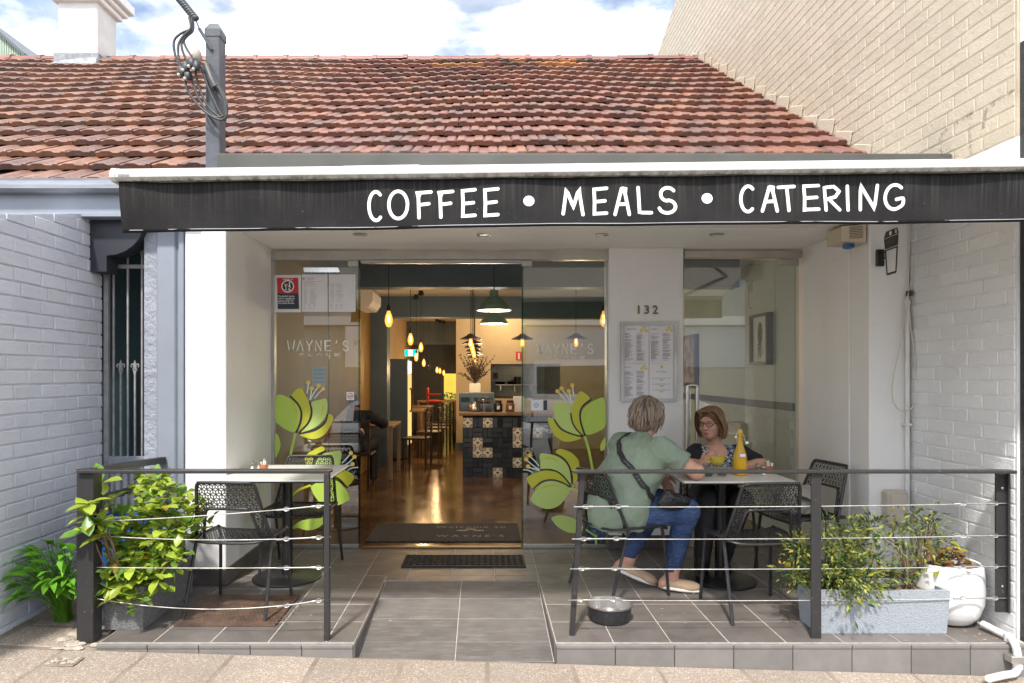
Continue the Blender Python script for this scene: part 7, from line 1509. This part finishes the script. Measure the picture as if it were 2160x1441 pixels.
sp_ = [nk - RA * .09 + Vector((.03, .05, .0)), nk - RA * .085 + Vector((-.03, -.02, .0)), nk - RA * .06 + Vector((-.09, -.10, -.07)), nk + Vector((-.12, -.15, -.16)), nk + RA * .05 + Vector((-.10, -.17, -.25)), nk + RA * .11 + Vector((-.05, -.17, -.33)), nk + RA * .17 + Vector((.03, -.12, -.39))]
pth = smooth_line(sp_, 6); vs = []
for i, p in enumerate(pth):
    q, n_ = on_shirt(p); t_ = (pth[min(i + 1, len(pth) - 1)] - pth[max(i - 1, 0)]).normalized(); w_ = t_.cross(n_).normalized() * .019; vs += [q + w_, q - w_, q - w_ + n_ * .003, q + w_ + n_ * .003]
fs = []
for i in range(len(pth) - 1):
    for k in range(4): fs.append((i * 4 + k, i * 4 + (k + 1) % 4, i * 4 + 4 + (k + 1) % 4, i * 4 + 4 + k))
strap_bag = thing('shoulder_bag', 'black shoulder bag on a wide strap across the green shirt', 'bag', (1.25, 4.35, .6)); sb.add(vs, fs); sb.build('strap', mat('black_webbing', (.02, .02, .022), .7), strap_bag)
mb = MB(); cum = [0.]
for i in range(1, len(pth)): cum.append(cum[-1] + (pth[i] - pth[i - 1]).length)
def on_strap(u, v):
    i = max(k for k in range(len(pth) - 1) if cum[k] <= max(u, 0)); f_ = min(1, (u - cum[i]) / (cum[i + 1] - cum[i])); p = pth[i].lerp(pth[i + 1], f_); q, n_ = on_shirt(p, .0098); t_ = (pth[i + 1] - pth[i]).normalized(); return q + n_.cross(t_).normalized() * v
for u0 in (.10, .22, .34, .46): text_into(mb, 'rivers', .030, lambda u, v, d: on_strap(u0 + u, v - .008), 0, 'LEFT', 0, .0003)
mb.build('strap_lettering', mat('grey_strap_print', (.10, .10, .105), .5), strap_bag)
Q = Flesh(); bc = Vector((1.235, 4.33, .625)); Fb = frame3((.35, -.9, .1)); Q.el(bc, (.12, .038, .05), Fb, .02).el(bc + Vector((.06, .05, -.03)), (.11, .036, .045), Fb, .03).el(bc + Vector((-.04, -.02, .03)), (.05, .03, .05), Fb, .03); skin('bag_body', Q.grow(.006), mat('black_leather', (.016, .016, .018), .38, bump=.4, bscale=40), strap_bag, .005, 22, 1)

# --- person B: dark floral top, facing the street
FB = Vector((-.18, -.98, 0)).normalized(); RB = FB.cross(Vector((0, 0, 1)))          # her right hand lies to the left in the photograph
pb = thing('person', 'person with brown bob and glasses in a dark floral top holding a cup', 'person', (1.8, 5.2, 0))
pel = Vector((1.80, 5.22, .53)); nk = Vector((1.792, 5.12, .895)); shR, shL = nk + RB * .155 + Vector((0, 0, -.05)), nk - RB * .165 + Vector((0, 0, -.05)); elR, wrR = Vector((1.515, 4.97, .79)), Vector((1.575, 4.82, .805)); elL, wrL = Vector((2.06, 4.97, .79)), Vector((1.90, 4.83, .79))
hipR, hipL = pel + RB * .09 + Vector((0, 0, -.02)), pel - RB * .09 + Vector((0, 0, -.02)); knR, knL = Vector((1.60, 4.76, .565)), Vector((1.83, 4.73, .555)); anR, anL = Vector((1.575, 4.80, .10)), Vector((1.80, 4.98, .10)); toeR, toeL = Vector((1.515, 4.66, .035)), Vector((1.77, 4.84, .035)); heR, heL = Vector((1.59, 4.85, .04)), Vector((1.81, 5.03, .04))
hc = Vector((1.725, 5.06, 1.082)); FH = Vector((-.68, -.72, -.10)).normalized()
B = Flesh(); at, Fm = head_into(B, hc, FH); B.rc(nk + Vector((0, .01, -.03)), hc + Vector((.01, .02, -.06)), .052, .048, .04); B.el(nk + FB * .028 + Vector((0, 0, -.10)), (.11, .065, .10), frame3(FB), .04)
B.rc(pel, nk + Vector((0, .02, -.15)), .13, .12, .05).rc(shR, shL, .05, .05, .05); B.chain([shR, elR, wrR], [.050, .040, .028], .02).chain([shL, elL, wrL], [.050, .040, .028], .02)
hand_into(B, wrR, (.45, -.35, .45), (.6, .8, 0), (.1, -.2, 1), 1.05, .95); hand_into(B, wrL, (-.8, -.35, -.05), (0, -.2, -1), (-.3, .8, .3), .5, .95)
B.chain([hipR, knR, anR], [.08, .058, .04], .03).chain([hipL, knL, anL], [.08, .058, .04], .03); skin('body', B.grow(.0055), SK, pb, 0, 0, 1); eyes(pb, at, Fm, True)
mb = MB(); mb.ball(at(-.082, -.004, -.042), .006, 8, 6); mb.build('earring', mat('pearl', (.8, .78, .74), .2), pb, 60)
nav = mat('navy_jersey', (.013, .014, .022), .85, bump=.3, bscale=40, bdist=.01)
fl_ = NT('floral_print'); v_ = fl_.n('TexVoronoi'); v_.feature = 'DISTANCE_TO_EDGE'; v_.inputs['Scale'].default_value = 42; m_ = fl_.n('MixRGB'); nz_ = fl_.n('TexNoise'); nz_.inputs['Scale'].default_value = 30; fl_.l(fl_.pos(), nz_.inputs['Vector']); m_.inputs['Fac'].default_value = .06; fl_.l(fl_.pos(), m_.inputs['Color1']); fl_.l(nz_.outputs['Color'], m_.inputs['Color2']); fl_.l(m_.outputs['Color'], v_.inputs['Vector']); fl_.bsdf(fl_.mix(fl_.ramp(v_.outputs['Distance'], .10, .16), (.02, .024, .035), (.42, .47, .50)), .8); fl_ = fl_.mat
S = Flesh(); S.el(pel + Vector((0, -.01, .05)), (.17, .14, .14), frame3(FB), .05).el(nk + Vector((0, .0, -.20)), (.168, .135, .17), frame3(FB), .06).rc(shR, shL, .064, .064, .06); S.rc(nk + Vector((0, .02, -.07)), nk + Vector((0, .025, -.035)), .075, .062, .04)
S.rc(shR, shR.lerp(elR, .80), .066, .060, .03).rc(shL, shL.lerp(elL, .80), .066, .060, .03)
nv = nk + FB * .10 + Vector((0, 0, -.035)); S.el(nv, (.050, .11, .065), frame3(FB), .01, -1); S.el(nv + FB * .03 + Vector((0, 0, -.055)), (.026, .10, .060), frame3(FB), .01, -1)
def yoke(p):
    d = p - nk; a = d.dot(RB); f_ = d.dot(FB); return 1 if (abs(a) < .118 and f_ > -.02 and -.24 < d.z < .04) else 0
skin('top', S.grow(.007), [nav, fl_], pb, .003, 14, 1, yoke)
J = Flesh(); J.el(pel + Vector((0, 0, -.03)), (.17, .15, .09), frame3(FB), .04).chain([hipR, knR, anR], [.10, .074, .050], .03).chain([hipL, knL, anL], [.10, .074, .050], .03); skin('trousers', J.grow(.008), mat('charcoal_trousers', (.022, .022, .025), .8, bump=.3, bscale=30), pb, .004, 16, 1)
for he, toe, an in ((heR, toeR, anR), (heL, toeL, anL)):
    d = (toe - he).normalized(); Q = Flesh(); Q.rc(an + Vector((0, 0, .14)), an, .058, .050, .02).rc(an, he, .046, .042, .02).rc(he, toe, .040, .032, .02); skin('boot', Q.grow(.006, [((0, 0, .004), (0, 0, -1))]), mat('black_boot', (.014, .014, .015), .4, bump=.3, bscale=50), pb, .003, 25, 1)
hcb = [mat('chestnut_hair', (.155, .085, .038), .42, col2=(.21, .12, .055), scale=80), mat('honey_hair', (.36, .23, .11), .4), mat('dark_chestnut_hair', (.075, .04, .022), .45)]
cap = Flesh(); cap.el(at(0, -.018, .040), (.090, .105, .090), Fm, .02)
for q in (-1, 1): cap.rc(at(.078 * q, -.005, .02), at(.080 * q, -.018, -.080), .032, .030, .03)
cap.rc(at(0, -.085, .02), at(0, -.082, -.085), .055, .040, .04); cap.el(at(.0, .10, -.035), (.066, .085, .098), Fm, .015, -1)
def strB(rn):
    for i in range(1300):
        side = rn.choice((-1, -1, 1)); sx = .028 + rn.uniform(-.006, .006); s0 = Vector((sx, rn.uniform(-.07, .085), .0)); s0.z = .038 + .092 * math.sqrt(max(.05, 1 - ((s0.y + .018) / .108) ** 2 - (s0.x / .092) ** 2))
        back = (s0.y + .07) / .155; yy = -.095 + back * .115 + rn.uniform(-.015, .015); xx = side * (.100 - .055 * max(0, -.045 - yy) / .05)
        end = Vector((xx * rn.uniform(.92, 1.08), yy - .012, rn.uniform(-.115, -.075))); m1 = Vector((side * .066 + sx * .4, s0.y * .92 - .004, .098)); m2 = Vector((xx * 1.04, yy + .022, .02)); m3 = Vector((xx * 1.10, yy - .004, -.05)); yield [s0, m1, m2, m3, end + Vector((-.012 * side, .01, -.006))]
    for i in range(140):                                   # the sweep over the forehead
        y0 = rn.uniform(.04, .088); yield [Vector((.03, y0, .118 - (y0 - .04) * .6)), Vector((-.02, y0 + .012, .098)), Vector((-.060, y0 * .9, .062)), Vector((-.086, y0 * .55, .02)), Vector((-.097, y0 * .3, -.03))]
    for i in range(70): y0 = rn.uniform(.05, .088); yield [Vector((.03, y0, .115 - (y0 - .04) * .6)), Vector((.060, y0 * .9, .075)), Vector((.085, y0 * .6, .02)), Vector((.095, y0 * .25, -.04))]
hair(pb, at, Fm, hcb, strB, cap, 8, .0026)
t = thing('cup', 'yellow coffee cup in the hand of the person in the floral top', 'cup', (1.655, 4.76, .80)); c = (1.672, 4.775, .803)
mb = MB(); mb.lathe([(.028, 0), (.036, .004), (.052, .03), (.056, .062), (.053, .062), (.049, .032), (.033, .008), (.001, .008)], 28, c); mb.build('cup_body', mat('yellow_glaze', (.72, .58, .08), .25), t, 50)
mb = MB(); mb.tube(smooth_line([(c[0] - .052, c[1], c[2] + .052), (c[0] - .082, c[1], c[2] + .048), (c[0] - .078, c[1], c[2] + .024), (c[0] - .046, c[1], c[2] + .018)], 4), .005, 7); mb.build('handle', mat('yellow_glaze_handle', (.72, .58, .08), .25), t, 50); mb = MB(); mb.lathe([(.0495, .045), (.001, .0455)], 20, c); mb.build('coffee', I['dark_timber'], t)
t = thing('cloth_bag', 'grey cloth bag with a dark strap lying on the rear chair', 'bag', (2.25, 4.78, .47)); Q = Flesh(); bc = Vector((2.24, 4.76, .535)); Q.el(bc, (.16, .13, .085), None, .03).el(bc + Vector((-.06, -.06, .06)), (.09, .07, .07), None, .04).el(bc + Vector((.08, .05, .03)), (.10, .08, .08), None, .04); skin('bag_body', Q.grow(.008, [((0, 0, .474), (0, 0, -1))]), mat('grey_canvas', (.34, .31, .28), .9, bump=.4, bscale=60), t, .012, 12, 1)
mb = MB(); mb.tube(smooth_line([bc + Vector((-.12, -.09, .07)), bc + Vector((-.02, -.16, .06)), bc + Vector((.10, -.15, -.02)), bc + Vector((.15, -.10, -.12)), bc + Vector((.17, -.06, -.2))], 5), .012, 6, flat=.3); mb.build('strap', M['black_matt'], t, 50)

# --- person C: half hidden at the first indoor table
pc = thing('person', 'person in dark clothes leaning on the first indoor table, half hidden', 'person', (-1.5, 8.6, 0)); dk = mat('dark_knit', (.014, .018, .024), .9, bump=.3, bscale=60)
pel = Vector((-1.58, 8.75, .53)); nk = Vector((-1.58, 9.02, .96)); R_ = Vector((1, 0, 0)); B = Flesh(); at, Fm = head_into(B, Vector((-1.66, 9.17, 1.05)), (-.5, .75, -.45)); B.rc(nk, Vector((-1.64, 9.13, 1.0)), .055, .05, .04); wr = Vector((-1.40, 9.32, .80)); B.chain([nk + R_ * .18 + Vector((0, 0, -.05)), Vector((-1.24, 9.12, .80)), wr], [.05, .042, .03], .02); hand_into(B, wr, (-.7, .6, 0), (0, 0, -1), (-.3, -.6, .4), .5)
B.rc(pel, nk + Vector((0, -.03, -.15)), .13, .13, .05).chain([pel + R_ * .1, Vector((-1.38, 9.2, .52)), Vector((-1.38, 9.2, .1))], [.08, .06, .04], .03).chain([pel - R_ * .1, Vector((-1.62, 9.2, .52)), Vector((-1.62, 9.2, .1))], [.08, .06, .04], .03); skin('body', B.grow(.008), SK, pc, 0, 0, 1)
S = Flesh(); S.el(pel + Vector((0, 0, .08)), (.17, .15, .16), None, .05).el(nk + Vector((0, -.05, -.2)), (.18, .14, .2), None, .06).rc(nk + R_ * .18 + Vector((0, 0, -.06)), nk - R_ * .18 + Vector((0, 0, -.06)), .075, .075, .06).chain([nk + R_ * .18 + Vector((0, 0, -.06)), Vector((-1.24, 9.12, .80)), Vector((-1.31, 9.22, .80))], [.075, .062, .055], .03); skin('sweater', S.grow(.01), dk, pc, .006, 14, 1)
J = Flesh(); J.el(pel + Vector((0, 0, -.02)), (.17, .15, .1), None, .04).chain([pel + R_ * .1, Vector((-1.38, 9.2, .52)), Vector((-1.38, 9.2, .08))], [.1, .075, .055], .03).chain([pel - R_ * .1, Vector((-1.62, 9.2, .52)), Vector((-1.62, 9.2, .08))], [.1, .075, .055], .03); skin('trousers', J.grow(.01), dk, pc, .004, 14, 1)
cap = Flesh(); cap.el(at(0, -.018, .04), (.09, .105, .092), Fm, .02).el(at(0, -.06, -.04), (.07, .06, .07), Fm, .03); cap.el(at(0, .11, -.03), (.07, .08, .09), Fm, .02, -1); skin('hair', cap.grow(.008), mat('black_hair', (.02, .016, .014), .5), pc, .004, 40, 1)
mb = MB(); mb.tube([(-1.30, 9.205, .80), (-1.315, 9.23, .80)], .0575, 14); mb.build('striped_cuff', M['film_white'], pc, 40); pc.location.x -= .10; pc.location.y -= .22
dup(dc, (-1.60, 8.50, 0), 0, 'dark dining chair under the half hidden person in dark clothes')
# ---------------------------------------------------------------- across the street: what the shop glass mirrors
opp = thing('opposite_building', 'pale low building across the street, mirrored in the shop glass', 'building', (0, -13, 0))
mb = MB(); mb.box(-16, 16, -18, -12, -.5, 5.0); mb.build('wall', mat('pale_render', (.34, .35, .35), .7, col2=(.26, .27, .27), scale=2), opp)
mb = MB(); mb.box(-16.1, 16.1, -12, -11.8, 3.15, 3.45, .01); mb.build('string_course', M['white'], opp)
mb = MB(); mb.box(1.5, 12, -12, -11.95, 1.7, 3.1); mb.build('blue_fascia', mat('pale_blue_band', (.42, .47, .56), .6), opp)
win = MB(); win.box(-.7, .7, -.03, .0, 0, 1.7); wme = win.mesh('window', mat('dark_pane', (.03, .035, .04), .1)); wf = MB()
for b in ((-.76, .76, -.02, .04, 1.7, 1.77), (-.76, .76, -.02, .06, -.09, 0), (-.76, -.7, -.02, .04, 0, 1.7), (.7, .76, -.02, .04, 0, 1.7), (-.02, .02, -.02, .03, 0, 1.7)): wf.box(*b)
wfm = wf.mesh('window_frame', M['white'])
for i in range(10):
    for z in (.2,):
        xx = -13.5 + 3 * i
        if z < 1 and (1 < xx < 12.5 or -5.5 < xx < -3.2): continue
        o = link('window', wme, opp); o.location = (xx, -11.985, z); f_ = link('window_frame', wfm, o)
sg = thing('shop_sign', 'white sign panel across the street, mirrored lettering in the left glass', 'sign', (-4.3, -11.7, 2.5)); mb = MB(); mb.box(-4.75, -3.55, -11.8, -11.74, 1.7, 3.1, .01); mb.build('panel', M['white'], sg)
mb = MB(); fo = lambda x, z: (lambda u, v, d: Vector((x - u, -11.735, z + v))); text_into(mb, 'M O N', .28, fo(-3.62, 2.45), 0, 'LEFT'); text_into(mb, 'A S T', .16, fo(-3.8, 2.0), 0, 'LEFT'); mb.build('sign_lettering', M['ink'], sg)
def loft(stations, m, name, parent, smooth=35):
    mb = MB(); n = len(stations[0][1]); vs = [(x, y, z) for x, ring in stations for y, z in ring]; fs = [(i * n + k, i * n + (k + 1) % n, (i + 1) * n + (k + 1) % n, (i + 1) * n + k) for i in range(len(stations) - 1) for k in range(n)]; fs += [tuple(range(n)), tuple((len(stations) - 1) * n + k for k in range(n))]
    mb.add(vs, fs); return mb.build(name, m, parent, smooth)
cw = mat('white_car_paint', (.78, .78, .78), .2, **{'Coat Weight': .6}); dg = mat('tinted_pane', (.012, .014, .016), .06); ty = mat('tyre_rubber', (.02, .02, .02), .8)
def vehicle(name, label, cat, ox, oy, body, cabin, wheels, hw, lamp_z, front):
    t = thing(name, label, cat, (ox, oy, -.4))
    ring = lambda w, zb, zt: [(-w * .92, zb), (-w, zb + .12), (-w, zt - .10), (-w * .93, zt), (w * .93, zt), (w, zt - .10), (w, zb + .12), (w * .92, zb)]
    loft([(ox + x, [(oy + y, z - .4) for y, z in ring(w, zb, zt)]) for x, w, zb, zt in body], cw, 'body', t); loft([(ox + x, [(oy + y, z - .4) for y, z in ((-w0, zb), (-w1, zt), (w1, zt), (w0, zb))]) for x, w0, w1, zb, zt in cabin], cw, 'cabin', t)
    for s in (-1, 1):
        for a, b in zip(cabin[1:-2], cabin[2:-1]):
            mb = MB(); q = []
            for (x, w0, w1, zb, zt), e in ((a, .06), (b, -.06)):
                for f_ in (.12, .84): w_ = w0 + (w1 - w0) * f_ + .006; q.append(Vector((ox + x + e, oy + s * w_, zb + (zt - zb) * f_ - .4)))
            mb.prism([q[0], q[1], q[3], q[2]], (0, -s * .02, 0)); mb.build('side_window', dg, t)
        for wx, wr_ in wheels:
            mb = MB(); mb.lathe([(wr_ * .6, -.1), (wr_, -.09), (wr_, .09), (wr_ * .6, .1)], 24, (ox + wx, oy + s * (hw - .09), wr_ - .4), M=Matrix.Rotation(R(90), 4, 'X')); w_ = mb.build('wheel', ty, t, 40); mb = MB(); mb.lathe([(wr_ * .62, -.02), (wr_ * .55, .04), (.05, .02), (.001, .03)], 16, (ox + wx, oy + s * (hw + .0), wr_ - .4), M=Matrix.Rotation(R(-90 * s), 4, 'X')); mb.build('rim', M['steel'], w_, 40)
        mb = MB(); mb.box(ox + front - .16, ox + front - .02, oy + s * (hw - .35), oy + s * (hw - .05), lamp_z - .4, lamp_z - .25, .03); mb.build('headlight', M['steel'], t); r_ = body[0][0]; mb = MB(); mb.box(ox + r_ + .01, ox + r_ + .12, oy + s * (hw - .3), oy + s * (hw - .02), .75 - .4, 1.0 - .4, .03); mb.build('tail_light', M['sign_red'], t)
    return t
vehicle('parked_car', 'white car parked at the near kerb, mirrored in both glass panels', 'car', -.7, -1.35, [(-2.1, .72, .42, .95), (-1.95, .84, .30, 1.0), (-1.2, .88, .24, 1.0), (0, .88, .22, .98), (1.1, .88, .24, .96), (1.75, .82, .28, .86), (2.1, .66, .38, .74)], [(-2.0, .74, .70, .99, 1.0), (-1.65, .80, .62, .99, 1.36), (-.6, .82, .64, .97, 1.46), (.35, .82, .62, .96, 1.40), (1.05, .78, .72, .95, .965), (1.1, .78, .72, .95, .96)], ((-1.35, .32), (1.3, .32)), .88, .70, 2.0)
vehicle('parked_van', 'white van parked across the street, mirrored in the right glass panel', 'van', 3.6, -6.8, [(-2.4, .9, .35, 1.2), (-2.3, .98, .3, 1.25), (0, .98, .3, 1.25), (1.4, .98, .3, 1.2), (2.2, .95, .35, 1.1), (2.45, .8, .4, .95)], [(-2.35, .95, .85, 1.24, 1.3), (-2.3, .97, .86, 1.24, 2.2), (-.2, .97, .86, 1.24, 2.25), (.9, .95, .84, 1.2, 2.2), (2.0, .92, .84, 1.1, 1.15), (2.1, .92, .84, 1.1, 1.12)], ((-1.5, .36), (1.6, .36)), .98, .85, 2.3)
